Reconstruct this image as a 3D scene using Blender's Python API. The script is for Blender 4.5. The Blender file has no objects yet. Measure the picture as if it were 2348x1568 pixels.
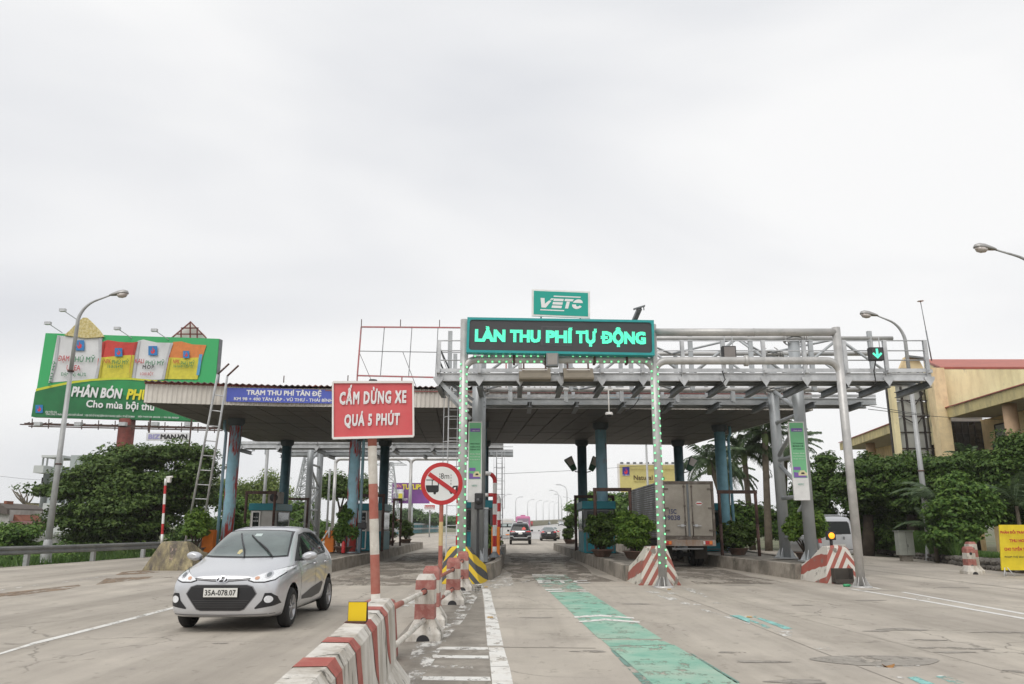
import bpy, bmesh, math, random
import numpy as np
from mathutils import Vector, Matrix, noise
from mathutils.bvhtree import BVHTree
R = math.radians
rnd = random.Random(7)
SC = bpy.context.scene
COL = SC.collection
# ---------------------------------------------------------------- camera
H, TH = 1.5, math.atan(422 / 1780)
cam_d = bpy.data.cameras.new('camera'); cam = bpy.data.objects.new('camera', cam_d); COL.objects.link(cam)
cam.location = (0, 0, H); cam.rotation_euler = (math.pi / 2 + TH, 0, 0)
cam_d.sensor_width = 36; cam_d.lens = 1780 / 2347 * 36; cam_d.clip_end = 6000; cam_d.clip_start = .05
SC.camera = cam
# ---------------------------------------------------------------- sky, sun, exposure
SUN_EL, SUN_AZ = R(50), R(205)
w = bpy.data.worlds.new('World'); SC.world = w; w.use_nodes = True
nt = w.node_tree; nt.nodes.clear()
def wn(t, **k):
    n = nt.nodes.new(t)
    for a, b in k.items(): setattr(n, a, b)
    return n
sky = wn('ShaderNodeTexSky', sky_type='NISHITA', sun_disc=False, sun_elevation=SUN_EL, sun_rotation=SUN_AZ, dust_density=4.0)
tc = wn('ShaderNodeTexCoord'); mp = wn('ShaderNodeMapping'); mp.inputs['Scale'].default_value = (1.0, 1.0, 3.2)
n1 = wn('ShaderNodeTexNoise'); n1.inputs['Scale'].default_value = 1.1; n1.inputs['Detail'].default_value = 4; n1.inputs['Roughness'].default_value = .42
n1.inputs['Distortion'].default_value = .5
cr = wn('ShaderNodeValToRGB'); cr.color_ramp.elements[0].position = .36; cr.color_ramp.elements[1].position = .62
cr.color_ramp.elements[0].color = (.71, .725, .76, 1); cr.color_ramp.elements[1].color = (.93, .93, .93, 1)
mx = wn('ShaderNodeMixRGB'); mx.inputs[0].default_value = .97
sc_ = wn('ShaderNodeVectorMath', operation='SCALE'); sc_.inputs['Scale'].default_value = .12
bg = wn('ShaderNodeBackground'); bg.inputs['Strength'].default_value = 1.0
out = wn('ShaderNodeOutputWorld')
L = nt.links.new
L(tc.outputs['Generated'], mp.inputs['Vector']); L(mp.outputs[0], n1.inputs['Vector']); L(n1.outputs[0], cr.inputs[0])
L(sky.outputs[0], sc_.inputs[0]); L(sc_.outputs[0], mx.inputs[1]); L(cr.outputs[0], mx.inputs[2])
L(mx.outputs[0], bg.inputs[0]); L(bg.outputs[0], out.inputs[0])
sd = bpy.data.lights.new('sun', 'SUN'); sun = bpy.data.objects.new('sun', sd); COL.objects.link(sun)
sd.energy = 1.5; sd.angle = R(40); sd.color = (1, .97, .93)
sun.rotation_euler = Vector((math.sin(SUN_AZ) * math.cos(SUN_EL), math.cos(SUN_AZ) * math.cos(SUN_EL), math.sin(SUN_EL))).to_track_quat('Z', 'Y').to_euler()
sun.location = (0, 0, 60)
SC.view_settings.view_transform = 'Standard'; SC.view_settings.look = 'None'
SC.view_settings.exposure = 0.08; SC.view_settings.gamma = 1; SC.view_settings.use_curve_mapping = False
SC.cycles.max_bounces = 6; SC.cycles.volume_bounces = 2; SC.cycles.transparent_max_bounces = 12; SC.cycles.use_denoising = True
SC.cycles.caustics_reflective = False; SC.cycles.caustics_refractive = False
# ---------------------------------------------------------------- survey helpers (photo measurement -> metres)
def _ray(x, y):
    u, v = x - 1173.5, 784 - y
    return u, 1780 * math.cos(TH) - v * math.sin(TH), 1780 * math.sin(TH) + v * math.cos(TH)
def P(x, y, Y):
    r = _ray(x, y); return Vector((r[0] / r[1] * Y, Y, H + r[2] / r[1] * Y))
def G(x, y, z=0.0):
    r = _ray(x, y); t = (z - H) / r[2]; return Vector((r[0] * t, r[1] * t, z))
# ---------------------------------------------------------------- materials
MATS = {}
def mat(name, col, rough=.6, metal=0., var=.08, vscale=3., dirt=None, damt=.45, dscale=1.2, dsoft=.12, streak=1., bump=.0, bscale=30.,
        rust=None, ramt=.3, rscale=2., spec=.5, coat=0., emit=0., emit_col=None, isl=0., trans=0., wear=None, coord='Object'):
    m = bpy.data.materials.new(name); m.use_nodes = True; MATS[name] = m
    t = m.node_tree; b = t.nodes['Principled BSDF']; K = t.links.new
    b.inputs['Roughness'].default_value = rough; b.inputs['Metallic'].default_value = metal
    b.inputs['Specular IOR Level'].default_value = spec; b.inputs['Coat Weight'].default_value = coat
    b.inputs['Base Color'].default_value = (*col, 1)
    co = t.nodes.new('ShaderNodeTexCoord'); ma = t.nodes.new('ShaderNodeMapping'); K(co.outputs[coord], ma.inputs[0])
    src = ma.outputs[0]
    def nz(scale, detail=5, vec=None, rough_=.6):
        n = t.nodes.new('ShaderNodeTexNoise'); n.inputs['Scale'].default_value = scale; n.inputs['Detail'].default_value = detail
        n.inputs['Roughness'].default_value = rough_; K(vec or src, n.inputs['Vector']); return n.outputs['Fac']
    def rng(x, a, c_, lo=0., hi=1.):
        n = t.nodes.new('ShaderNodeMapRange'); n.inputs[1].default_value = a; n.inputs[2].default_value = c_
        n.inputs[3].default_value = lo; n.inputs[4].default_value = hi; K(x, n.inputs[0]); return n.outputs[0]
    def mix(f, a, c_, mode='MIX'):
        n = t.nodes.new('ShaderNodeMixRGB'); n.blend_type = mode
        for s, v in zip(n.inputs, (f, a, c_)):
            if hasattr(v, 'links'): K(v, s)
            elif isinstance(v, tuple): s.default_value = (*v, 1)
            else: s.default_value = v
        return n.outputs[0]
    cur = tuple(col)
    if var:
        lo = tuple(c * (1 - var * 1.6) for c in col); hi = tuple(min(1, c * (1 + var * 1.3)) for c in col)
        cur = mix(rng(nz(vscale), .3, .7), lo, hi)
    if isl:
        g = t.nodes.new('ShaderNodeNewGeometry')
        hs = t.nodes.new('ShaderNodeHueSaturation')
        K(cur, hs.inputs['Color']) if hasattr(cur, 'links') else None
        K(rng(g.outputs['Random Per Island'], 0, 1, 1 - isl, 1 + isl), hs.inputs['Value'])
        K(rng(g.outputs['Random Per Island'], 0, 1, .52, .485), hs.inputs['Hue'])
        cur = hs.outputs[0]
    sm = t.nodes.new('ShaderNodeMapping'); sm.inputs['Scale'].default_value = (1, 1, 1 / streak); K(co.outputs[coord], sm.inputs[0])
    if dirt: cur = mix(rng(nz(dscale, 8, sm.outputs[0], .68), 1 - damt - dsoft, 1 - damt + dsoft), cur, tuple(dirt))
    if rust: cur = mix(rng(nz(rscale, 9, sm.outputs[0], .72), 1 - ramt - .03, 1 - ramt + .03), cur, tuple(rust))
    if hasattr(cur, 'links'): K(cur, b.inputs['Base Color'])
    if bump:
        bn = t.nodes.new('ShaderNodeBump'); bn.inputs['Strength'].default_value = bump; bn.inputs['Distance'].default_value = .02
        K(nz(bscale, 8), bn.inputs['Height']); K(bn.outputs[0], b.inputs['Normal'])
    if emit:
        b.inputs['Emission Color'].default_value = (*(emit_col or col), 1); b.inputs['Emission Strength'].default_value = emit
    if trans: b.inputs['Subsurface Weight'].default_value = 0; b.inputs['Transmission Weight'].default_value = trans
    if wear:   # paint worn off the ground: holes show what lies below
        tr = t.nodes.new('ShaderNodeBsdfTransparent'); ms = t.nodes.new('ShaderNodeMixShader')
        wm = t.nodes.new('ShaderNodeMapping'); wm.inputs['Scale'].default_value = (1, .55, 1); K(co.outputs[coord], wm.inputs[0])
        a = nz(wear[1], 10, wm.outputs[0], .78)
        K(rng(a, wear[0] - .03, wear[0] + .04), ms.inputs[0]); K(tr.outputs[0], ms.inputs[1]); K(b.outputs[0], ms.inputs[2])
        K(ms.outputs[0], t.nodes['Material Output'].inputs[0])
    return m
def leafmat(name, col, isl=.35):
    m = mat(name, col, rough=.55, var=.12, vscale=.5, isl=isl, spec=.35)
    t = m.node_tree; b = t.nodes['Principled BSDF']; o = t.nodes['Material Output']
    tl = t.nodes.new('ShaderNodeBsdfTranslucent'); ms = t.nodes.new('ShaderNodeMixShader'); ms.inputs[0].default_value = .25
    s = b.inputs['Base Color'].links[0].from_socket
    t.links.new(s, tl.inputs[0]); t.links.new(b.outputs[0], ms.inputs[1]); t.links.new(tl.outputs[0], ms.inputs[2]); t.links.new(ms.outputs[0], o.inputs[0])
    return m
def stripemat(name, c1, c2, freq, slope, cx=0., dirt=(.2, .18, .15), wear=.30, axis='X', ridge=True, zfade=0., duty=.5, wscale=7):
    """painted chevron stripes (flat paint) running down both ways from a ridge line at cx"""
    m = mat(name, c1, rough=.75, var=0, bump=.25, bscale=25); t = m.node_tree; K = t.links.new; b = t.nodes['Principled BSDF']
    co = t.nodes.new('ShaderNodeTexCoord'); sx = t.nodes.new('ShaderNodeSeparateXYZ'); K(co.outputs['Object'], sx.inputs[0])
    def mth(op, a, b_=None):
        n = t.nodes.new('ShaderNodeMath'); n.operation = op
        for s, v in zip(n.inputs, (a, b_)):
            if v is None: continue
            if hasattr(v, 'links'): K(v, s)
            else: s.default_value = v
        return n.outputs[0]
    d = mth('SUBTRACT', sx.outputs[axis], cx)
    if ridge: d = mth('ABSOLUTE', d)
    d = mth('ADD', mth('MULTIPLY', d, slope), sx.outputs['Z'])
    f = mth('FRACT', mth('MULTIPLY', d, freq)); k = mth('GREATER_THAN', f, duty)
    def mixc(f_, a, c_):
        n = t.nodes.new('ShaderNodeMixRGB')
        for s, v in zip(n.inputs, (f_, a, c_)):
            if hasattr(v, 'links'): K(v, s)
            elif isinstance(v, tuple): s.default_value = (*v, 1)
            else: s.default_value = v
        return n.outputs[0]
    col = mixc(k, c1, c2)
    n = t.nodes.new('ShaderNodeTexNoise'); n.inputs['Scale'].default_value = wscale; n.inputs['Detail'].default_value = 9; n.inputs['Roughness'].default_value = .72
    K(co.outputs['Object'], n.inputs['Vector'])
    r_ = t.nodes.new('ShaderNodeMapRange'); r_.inputs[1].default_value = 1 - wear - .04; r_.inputs[2].default_value = 1 - wear + .04; K(n.outputs[0], r_.inputs[0])
    col = mixc(r_.outputs[0], col, dirt)
    K(col, b.inputs['Base Color']); return m
# ---------------------------------------------------------------- objects
def props(o, label=None, cat=None, group=None, kind=None):
    if label: o['label'] = label
    if cat: o['category'] = cat
    if group: o['group'] = group
    if kind: o['kind'] = kind
    return o
def thing(name, label, cat, loc=(0, 0, 0), group=None, rotz=0.):
    o = bpy.data.objects.new(name, None); COL.objects.link(o); o.location = loc; o.rotation_euler = (0, 0, rotz)
    o.empty_display_size = .2
    return props(o, label, cat, group)
def wloc(o):
    v = Vector((0, 0, 0))
    while o is not None: v += Vector(o.location); o = o.parent
    return v
def link_mesh(name, me, parent=None, label=None, kind=None):
    o = bpy.data.objects.new(name, me); COL.objects.link(o); o.parent = parent
    return props(o, label, kind=kind)
def copy_tree(o, parent=None):
    c = o.copy(); COL.objects.link(c); c.parent = parent
    for ch in list(o.children): copy_tree(ch, c)
    return c
def orth(d, up=Vector((0, 0, 1))):
    d = d.normalized()
    if abs(d.dot(up)) > .995: up = Vector((0, 1, 0))
    s = d.cross(up).normalized(); return s, s.cross(d).normalized()
class MB:
    def __init__(s): s.v = []; s.f = []; s.m = []; s.sm = []
    def add(s, vs, fs, mi=0, smooth=False):
        b = len(s.v); s.v += [tuple(x) for x in vs]
        for f in fs: s.f.append(tuple(b + i for i in f)); s.m.append(mi); s.sm.append(smooth)
        return s
    def hexa(s, p, mi=0):   # 8 points: bottom ring 0-3, top ring 4-7
        return s.add(p, [(3, 2, 1, 0), (4, 5, 6, 7), (0, 1, 5, 4), (1, 2, 6, 5), (2, 3, 7, 6), (3, 0, 4, 7)], mi)
    def box(s, c, sz, rz=0., mi=0, rot=None):
        c = Vector(c); x, y, z = sz[0] / 2, sz[1] / 2, sz[2] / 2
        M = rot or Matrix.Rotation(rz, 3, 'Z')
        return s.hexa([c + M @ Vector(p) for p in ((-x, -y, -z), (x, -y, -z), (x, y, -z), (-x, y, -z), (-x, -y, z), (x, -y, z), (x, y, z), (-x, y, z))], mi)
    def bx(s, a, b, mi=0):
        return s.box([(a[i] + b[i]) / 2 for i in range(3)], [abs(b[i] - a[i]) for i in range(3)], mi=mi)
    def bar(s, a, b, w_, h_, mi=0, up=Vector((0, 0, 1))):
        a, b = Vector(a), Vector(b); x, z = orth(b - a, up); x = x * w_ / 2; z = z * h_ / 2
        return s.hexa([a - x - z, a + x - z, b + x - z, b - x - z, a - x + z, a + x + z, b + x + z, b - x + z], mi)
    def tube(s, pts, r, n=10, mi=0, caps=True, smooth=True):
        pts = [Vector(p) for p in pts]; rs = r if isinstance(r, (list, tuple)) else [r] * len(pts)
        vs = []; ref = None
        for i, p in enumerate(pts):
            d = (pts[min(i + 1, len(pts) - 1)] - pts[max(i - 1, 0)])
            if ref is None: x, z = orth(d)
            else:
                z = (ref - d.normalized() * ref.dot(d.normalized())).normalized(); x = d.normalized().cross(z)
            ref = z
            for k in range(n):
                a = 2 * math.pi * k / n; vs.append(p + (x * math.cos(a) + z * math.sin(a)) * rs[i])
        fs = [(i * n + k, i * n + (k + 1) % n, (i + 1) * n + (k + 1) % n, (i + 1) * n + k) for i in range(len(pts) - 1) for k in range(n)]
        s.add(vs, fs, mi, smooth)
        if caps:
            b = len(s.v) - len(vs)
            s.f.append(tuple(b + k for k in reversed(range(n)))); s.m.append(mi); s.sm.append(False)
            s.f.append(tuple(b + (len(pts) - 1) * n + k for k in range(n))); s.m.append(mi); s.sm.append(False)
        return s
    def banded(s, a, b, r, cuts, n=12, mis=(0, 1), r2=None):   # striped pole: cuts are fractions
        a, b = Vector(a), Vector(b); r2 = r2 or r
        ts = [0] + list(cuts) + [1]
        for i in range(len(ts) - 1):
            s.tube([a.lerp(b, ts[i]), a.lerp(b, ts[i + 1])], [r + (r2 - r) * ts[i], r + (r2 - r) * ts[i + 1]], n, mis[i % len(mis)], caps=(i in (0, len(ts) - 2)))
        return s
    def extr(s, poly, vec, mi=0):
        poly = [Vector(p) for p in poly]; vec = Vector(vec); n = len(poly)
        return s.add(poly + [p + vec for p in poly], [tuple(range(n)), tuple(reversed(range(n, 2 * n)))] + [(i, n + i, n + (i + 1) % n, (i + 1) % n) for i in range(n)], mi)
    def lathe(s, prof, c, n=16, mi=0, smooth=True, ax='Z'):
        c = Vector(c); vs = []
        for r, z in prof:
            for k in range(n):
                a = 2 * math.pi * k / n; q = Vector((r * math.cos(a), r * math.sin(a), z))
                if ax == 'Y': q = Vector((q.x, q.z, q.y))
                if ax == 'X': q = Vector((q.z, q.x, q.y))
                vs.append(c + q)
        return s.add(vs, [(i * n + k, i * n + (k + 1) % n, (i + 1) * n + (k + 1) % n, (i + 1) * n + k) for i in range(len(prof) - 1) for k in range(n)], mi, smooth)
    def loft(s, rings, mi=0, smooth=False, closed=True, caps=True):
        n = len(rings[0]); vs = [p for r in rings for p in r]; kk = n if closed else n - 1
        s.add(vs, [(i * n + k, i * n + (k + 1) % n, (i + 1) * n + (k + 1) % n, (i + 1) * n + k) for i in range(len(rings) - 1) for k in range(kk)], mi, smooth)
        if caps and closed: s.add(rings[0], [tuple(reversed(range(n)))], mi); s.add(rings[-1], [tuple(range(n))], mi)
        return s
    def poly(s, pts, mi=0): return s.add(pts, [tuple(range(len(pts)))], mi)
    def build(s, name, mats, parent=None, local=False, label=None, kind=None, bevel=0., origin=None, sub=0, seg=2):
        off = Vector((0, 0, 0)) if (local or parent is None) else wloc(parent)
        if origin is not None: off = Vector(origin)
        me = bpy.data.meshes.new(name)
        me.from_pydata([(x - off.x, y - off.y, z - off.z) for x, y, z in s.v], [], s.f)
        for m in (mats if isinstance(mats, (list, tuple)) else [mats]): me.materials.append(m)
        me.polygons.foreach_set('material_index', s.m); me.polygons.foreach_set('use_smooth', s.sm); me.update()
        bm = bmesh.new(); bm.from_mesh(me); bmesh.ops.recalc_face_normals(bm, faces=bm.faces); bm.to_mesh(me); bm.free()
        o = bpy.data.objects.new(name, me); COL.objects.link(o)
        if parent is not None: o.parent = parent
        elif origin is not None: o.location = off
        if bevel:
            md = o.modifiers.new('bevel', 'BEVEL'); md.width = bevel; md.segments = seg; md.limit_method = 'ANGLE'; md.angle_limit = R(40)
        if sub:
            md = o.modifiers.new('sub', 'SUBSURF'); md.levels = sub; md.render_levels = sub
        return props(o, label, kind=kind)
# ---------------------------------------------------------------- lettering
_tc = {}
def glyphs(s, bold=0., shear=0., spacing=1.):
    key = (s, bold, shear, spacing)
    if key in _tc: return _tc[key]
    s0 = s; s = s.replace('Đ', 'D'); cu = bpy.data.curves.new('t', 'FONT'); cu.body = s; cu.align_x = 'LEFT'; cu.offset = bold; cu.shear = shear; cu.space_character = spacing; cu.resolution_u = 2
    o = bpy.data.objects.new('t', cu); COL.objects.link(o); bpy.context.view_layer.update()
    me = bpy.data.meshes.new_from_object(o.evaluated_get(bpy.context.evaluated_depsgraph_get()))
    V = [tuple(v.co) for v in me.vertices]; F = [tuple(p.vertices) for p in me.polygons]
    for i, ch in enumerate(s0):   # the stroke of the barred D, laid over a plain D
        if ch == 'Đ':
            d = glyphs('D', 0, shear); xr = glyphs(s[:i + 1], 0, shear, spacing)[3]; xl = xr - (d[3] - d[2]); k = len(V); ym = (d[4] + d[5]) / 2; th = .04
            V += [(xl - .10, ym - th, 0), (xl + .30, ym - th, 0), (xl + .30, ym + th, 0), (xl - .10, ym + th, 0)]; F.append((k, k + 1, k + 2, k + 3))
    bpy.data.objects.remove(o); bpy.data.curves.remove(cu); bpy.data.meshes.remove(me)
    par = list(range(len(V)))
    def fd(i):
        while par[i] != i: par[i] = par[par[i]]; i = par[i]
        return i
    for f in F:
        for i in f[1:]: par[fd(i)] = fd(f[0])
    ids = {}; V = [(v[0], v[1], ids.setdefault(fd(i), len(ids)) % 3) for i, v in enumerate(V)]
    xs = [v[0] for v in V]; ys = [v[1] for v in V]
    _tc[key] = (V, F, min(xs), max(xs), min(ys), max(ys)); return _tc[key]
def lettering(s, c, right, up, wd, ht, m, parent, bold=.02, shear=0., spacing=1., name='lettering', lift=.004, local=False, mb=None, mi=0, cap=False):
    """text filling a wd x ht box centred on c, in the plane right/up; ht is that of the whole bounding box"""
    V, F, x0, x1, y0, y1 = glyphs(s, 0., shear, spacing)
    c, right, up = Vector(c), Vector(right).normalized(), Vector(up).normalized(); n = right.cross(up)
    e = bold * .8 if bold > .008 else 0; x0 -= e; x1 += e
    if cap: y0, y1 = glyphs('H')[4:6]
    else: y0 -= e; y1 += e
    kx, ky = wd / (x1 - x0), ht / (y1 - y0)
    b = mb or MB()
    for i, (ex, ey) in enumerate(((0, 0), (-e, -e), (e, -e), (-e, e), (e, e)) if e else ((0, 0),)):   # heavier strokes: shifted copies, each a little prouder
        b.add([c + right * ((v[0] + ex - (x0 + x1) / 2) * kx) + up * ((v[1] + ey - (y0 + y1) / 2) * ky) + n * (lift * (1 + .2 * i) + .0009 * i + .0003 * v[2]) for v in V], F, mi)
    if mb: return None
    return b.build(name, m, parent, local=local)
# ---------------------------------------------------------------- foliage
def leaf_mesh(name, pos, nrm, size, m, parent=None, seed=0, aspect=1.7, kind=None, label=None, origin=None, local=False):
    g = np.random.default_rng(seed); n = len(pos)
    nrm = nrm / (np.linalg.norm(nrm, axis=1, keepdims=True) + 1e-9)
    a = g.normal(size=(n, 3)); a -= nrm * (a * nrm).sum(1, keepdims=True); a /= np.linalg.norm(a, axis=1, keepdims=True) + 1e-9
    b = np.cross(nrm, a); sz = (size * g.uniform(.6, 1.35, n))[:, None]
    a = a * sz * .5 * aspect; b = b * sz * .5
    bend = nrm * sz * .18
    vs = np.stack([pos - a - bend, pos + b * .9 + bend * .3, pos + a - bend, pos - b * .9 + bend * .3], 1).reshape(-1, 3)
    off = Vector((0, 0, 0)) if (local or parent is None) else wloc(parent)
    if origin is not None: off = Vector(origin)
    vs = vs - np.array(off)[None]
    me = bpy.data.meshes.new(name); me.vertices.add(4 * n); me.vertices.foreach_set('co', vs.astype(np.float32).ravel())
    me.loops.add(4 * n); me.loops.foreach_set('vertex_index', np.arange(4 * n, dtype=np.int32))
    me.polygons.add(n); me.polygons.foreach_set('loop_start', np.arange(0, 4 * n, 4, dtype=np.int32))
    me.update(calc_edges=True); me.materials.append(m)
    o = bpy.data.objects.new(name, me); COL.objects.link(o)
    if parent is not None: o.parent = parent
    elif origin is not None: o.location = off
    return props(o, label, kind=kind)
def crown_pts(blobs, clumps, per, cr, seed, up=.8, flat=.55, inner=.5):
    g = np.random.default_rng(seed); P_, N_ = [], []
    vol = np.array([max(.01, b[1][0] * b[1][1] + b[1][0] * b[1][2]) for b in blobs]); vol /= vol.sum()
    for (c, r), fr in zip(blobs, vol):
        k = max(3, int(clumps * fr)); c = np.array(c); r = np.array(r)
        d = g.normal(size=(k, 3)); d /= np.linalg.norm(d, axis=1, keepdims=True)
        cc = c + d * r * np.where(g.random((k, 1)) < .14, g.uniform(1.0, 1.22, (k, 1)), g.uniform(inner, 1.0, (k, 1)))
        rad = cr * g.uniform(.6, 1.4, k)
        q = g.normal(size=(k, per, 3)); q /= np.linalg.norm(q, axis=2, keepdims=True)
        q *= g.uniform(.35, 1, (k, per, 1)) ** .6; q[:, :, 2] *= flat
        pos = cc[:, None] + q * rad[:, None, None]
        nn = q * .8 + d[:, None] * .35 + np.array([0, 0, up]) + g.normal(size=(k, per, 3)) * .45
        P_.append(pos.reshape(-1, 3)); N_.append(nn.reshape(-1, 3))
    return np.concatenate(P_), np.concatenate(N_)
# ---------------------------------------------------------------- the materials
road_m = mat('road_concrete', (.525, .475, .40), rough=.8, var=.10, vscale=.55, dirt=(.375, .335, .29), damt=.47, dscale=.35, dsoft=.2, rust=(.27, .25, .23), ramt=.335, rscale=1.6, bump=.35, bscale=60)
def road_wear(m, tint, amt):   # dark wheel tracks along the lanes and small spots of tar
    t = m.node_tree; b = t.nodes['Principled BSDF']; src = b.inputs['Base Color'].links[0].from_socket; co = t.nodes.new('ShaderNodeTexCoord')
    for scl, sc, lo, hi, k in (((.75, .03, 1), 1.0, .44, .64, amt), ((1, .6, 1), 5.0, .60, .65, .45), ((1, .45, 1), 1.1, .54, .66, .30), ((1, 1, 1), 26., .60, .68, .35), ((.3, .12, 1), 1., .45, .6, .2)):
        mp_ = t.nodes.new('ShaderNodeMapping'); mp_.inputs['Scale'].default_value = scl; n = t.nodes.new('ShaderNodeTexNoise'); n.inputs['Scale'].default_value = sc; n.inputs['Detail'].default_value = 6; n.inputs['Roughness'].default_value = .62
        r_ = t.nodes.new('ShaderNodeMapRange'); r_.inputs[1].default_value = lo; r_.inputs[2].default_value = hi; r_.inputs[4].default_value = k; x = t.nodes.new('ShaderNodeMixRGB'); x.inputs[2].default_value = (*tint, 1)
        t.links.new(co.outputs['Object'], mp_.inputs[0]); t.links.new(mp_.outputs[0], n.inputs['Vector']); t.links.new(n.outputs[0], r_.inputs[0]); t.links.new(r_.outputs[0], x.inputs[0]); t.links.new(src, x.inputs[1]); src = x.outputs[0]
    # fine wandering cracks
    nz_ = t.nodes.new('ShaderNodeTexNoise'); nz_.inputs['Scale'].default_value = 1.6; nz_.inputs['Detail'].default_value = 5; ad = t.nodes.new('ShaderNodeMixRGB'); ad.blend_type = 'ADD'; ad.inputs[0].default_value = .55
    vo = t.nodes.new('ShaderNodeTexVoronoi'); vo.feature = 'DISTANCE_TO_EDGE'; vo.inputs['Scale'].default_value = .33; r_ = t.nodes.new('ShaderNodeMapRange'); r_.inputs[1].default_value = .0025; r_.inputs[2].default_value = .006; r_.inputs[3].default_value = 1; r_.inputs[4].default_value = 0
    mk = t.nodes.new('ShaderNodeTexNoise'); mk.inputs['Scale'].default_value = .22; m2 = t.nodes.new('ShaderNodeMapRange'); m2.inputs[1].default_value = .48; m2.inputs[2].default_value = .56; m2.inputs[4].default_value = .75; mu = t.nodes.new('ShaderNodeMath'); mu.operation = 'MULTIPLY'; x = t.nodes.new('ShaderNodeMixRGB'); x.inputs[2].default_value = (.20, .18, .15, 1)
    N = t.links.new; N(co.outputs['Object'], nz_.inputs['Vector']); N(co.outputs['Object'], ad.inputs[1]); N(nz_.outputs['Color'], ad.inputs[2]); N(ad.outputs[0], vo.inputs['Vector']); N(vo.outputs['Distance'], r_.inputs[0]); N(co.outputs['Object'], mk.inputs['Vector']); N(mk.outputs[0], m2.inputs[0]); N(r_.outputs[0], mu.inputs[0]); N(m2.outputs[0], mu.inputs[1]); N(mu.outputs[0], x.inputs[0]); N(src, x.inputs[1]); src = x.outputs[0]
    t.links.new(src, b.inputs['Base Color'])
road_wear(road_m, (.205, .18, .148), .50)
gore_m = mat('gore_concrete', (.34, .31, .265), rough=.9, var=.15, vscale=2, dirt=(.22, .195, .165), damt=.46, dscale=3, dsoft=.15, bump=.5, bscale=50); road_wear(gore_m, (.14, .125, .10), .3)
island_m = mat('island_concrete', (.33, .30, .255), rough=.9, var=.15, dirt=(.10, .09, .075), damt=.5, dscale=1.6, streak=.6, bump=.5, bscale=22)
kerb_m = mat('kerb_concrete', (.37, .33, .28), rough=.9, var=.2, vscale=1.2, dirt=(.15, .135, .11), damt=.45, dscale=1.5, streak=1.1, rust=(.06, .06, .05), ramt=.34, rscale=2.2, bump=.5, bscale=22)
mossy_m = mat('mossy_concrete', (.40, .34, .19), rough=.95, var=.3, vscale=2.5, dirt=(.11, .095, .085), damt=.50, dscale=4, dsoft=.14, streak=6, rust=(.50, .36, .30), ramt=.36, rscale=7, bump=.7, bscale=14)
joint_m = mat('joint_tar', (.31, .28, .24), rough=.9)
patch_m = mat('patched_concrete', (.30, .275, .24), rough=.9, var=.15, vscale=8, bump=.3, wear=(.435, 3.0))
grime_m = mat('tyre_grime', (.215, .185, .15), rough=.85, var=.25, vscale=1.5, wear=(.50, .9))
white_pt = mat('white_road_paint', (.74, .73, .69), rough=.7, dirt=(.45, .41, .36), damt=.4, dscale=3, wear=(.42, 4.5))
white_worn = mat('worn_white_road_paint', (.74, .73, .69), rough=.7, dirt=(.45, .41, .36), damt=.45, dscale=3, wear=(.515, 3.2))
teal_pt = mat('teal_road_paint', (.19, .46, .345), rough=.7, var=.14, vscale=2, dirt=(.42, .44, .36), damt=.45, dscale=1.0, dsoft=.22, wear=(.415, 3.4))
teal_worn = mat('worn_teal_road_paint', (.22, .46, .36), rough=.7, var=.14, vscale=2, dirt=(.42, .43, .36), damt=.48, dscale=1.6, dsoft=.2, wear=(.50, 2.2))
cyan_pt = mat('cyan_road_paint', (.24, .50, .46), rough=.7, var=.15, wear=(.455, 3))
litter_m = mat('roadside_dirt', (.26, .19, .13), rough=1, var=.3, vscale=4, wear=(.47, 2.0))
ground_m = mat('ground_earth', (.10, .115, .055), rough=1, var=.35, vscale=.35, dirt=(.16, .14, .09), damt=.45, dscale=.15, bump=.6, bscale=5)
grey = mat('galvanised_steel', (.50, .52, .53), rough=.45, metal=.15, var=.12, vscale=2.2, dirt=(.34, .36, .37), damt=.42, dscale=1.6, dsoft=.2, bump=.05)
grey_l = mat('light_galvanised_steel', (.62, .63, .64), rough=.45, metal=.25, var=.1, vscale=2.5, dirt=(.36, .37, .38), damt=.42, dscale=2, dsoft=.2)
grey_p = mat('portal_tube_steel', (.46, .455, .44), rough=.42, metal=.3, var=.12, vscale=1.6, dirt=(.62, .60, .58), damt=.42, dscale=1.7, dsoft=.12, rust=(.30, .17, .10), ramt=.24, rscale=4)
grey_d = mat('dark_steel', (.19, .205, .215), rough=.5, metal=.3, var=.15)
lamp_m = mat('lamp_post_paint', (.46, .47, .47), rough=.5, metal=.2, dirt=(.30, .30, .29), damt=.45, dscale=1.5, streak=5)
alu = mat('lamp_housing', (.38, .37, .36), rough=.4, metal=.4)
lens_m = mat('lamp_lens', (.62, .56, .52), rough=.2, spec=.7)
teal_c = mat('column_blue_paint', (.30, .56, .68), rough=.55, var=.12, vscale=1.5, dirt=(.40, .50, .60), damt=.45, dscale=.9, dsoft=.2, streak=3, rust=(.40, .085, .065), ramt=.40, rscale=1.9)
teal_c2 = mat('column_blue_paint_sound', (.22, .46, .57), rough=.55, var=.12, dirt=(.16, .27, .33), damt=.42, dscale=.9, streak=3, rust=(.33, .11, .09), ramt=.25, rscale=1.5)
teal_c1 = mat('column_blue_paint_peeling', (.34, .60, .72), rough=.55, var=.1, dirt=(.42, .60, .70), damt=.45, dscale=1.6, streak=5, rust=(.46, .06, .05), ramt=.49, rscale=2.0)
dark_b = mat('dark_iron', (.03, .03, .032), rough=.6)
rusty = mat('rusty_pipe', (.075, .042, .036), rough=.8, var=.3, vscale=3, dirt=(.16, .085, .06), damt=.40, dscale=4, rust=(.45, .42, .40), ramt=.3, rscale=2.5, bump=.3)
red_st = mat('red_primer_steel', (.22, .055, .045), rough=.7, var=.25)
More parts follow.
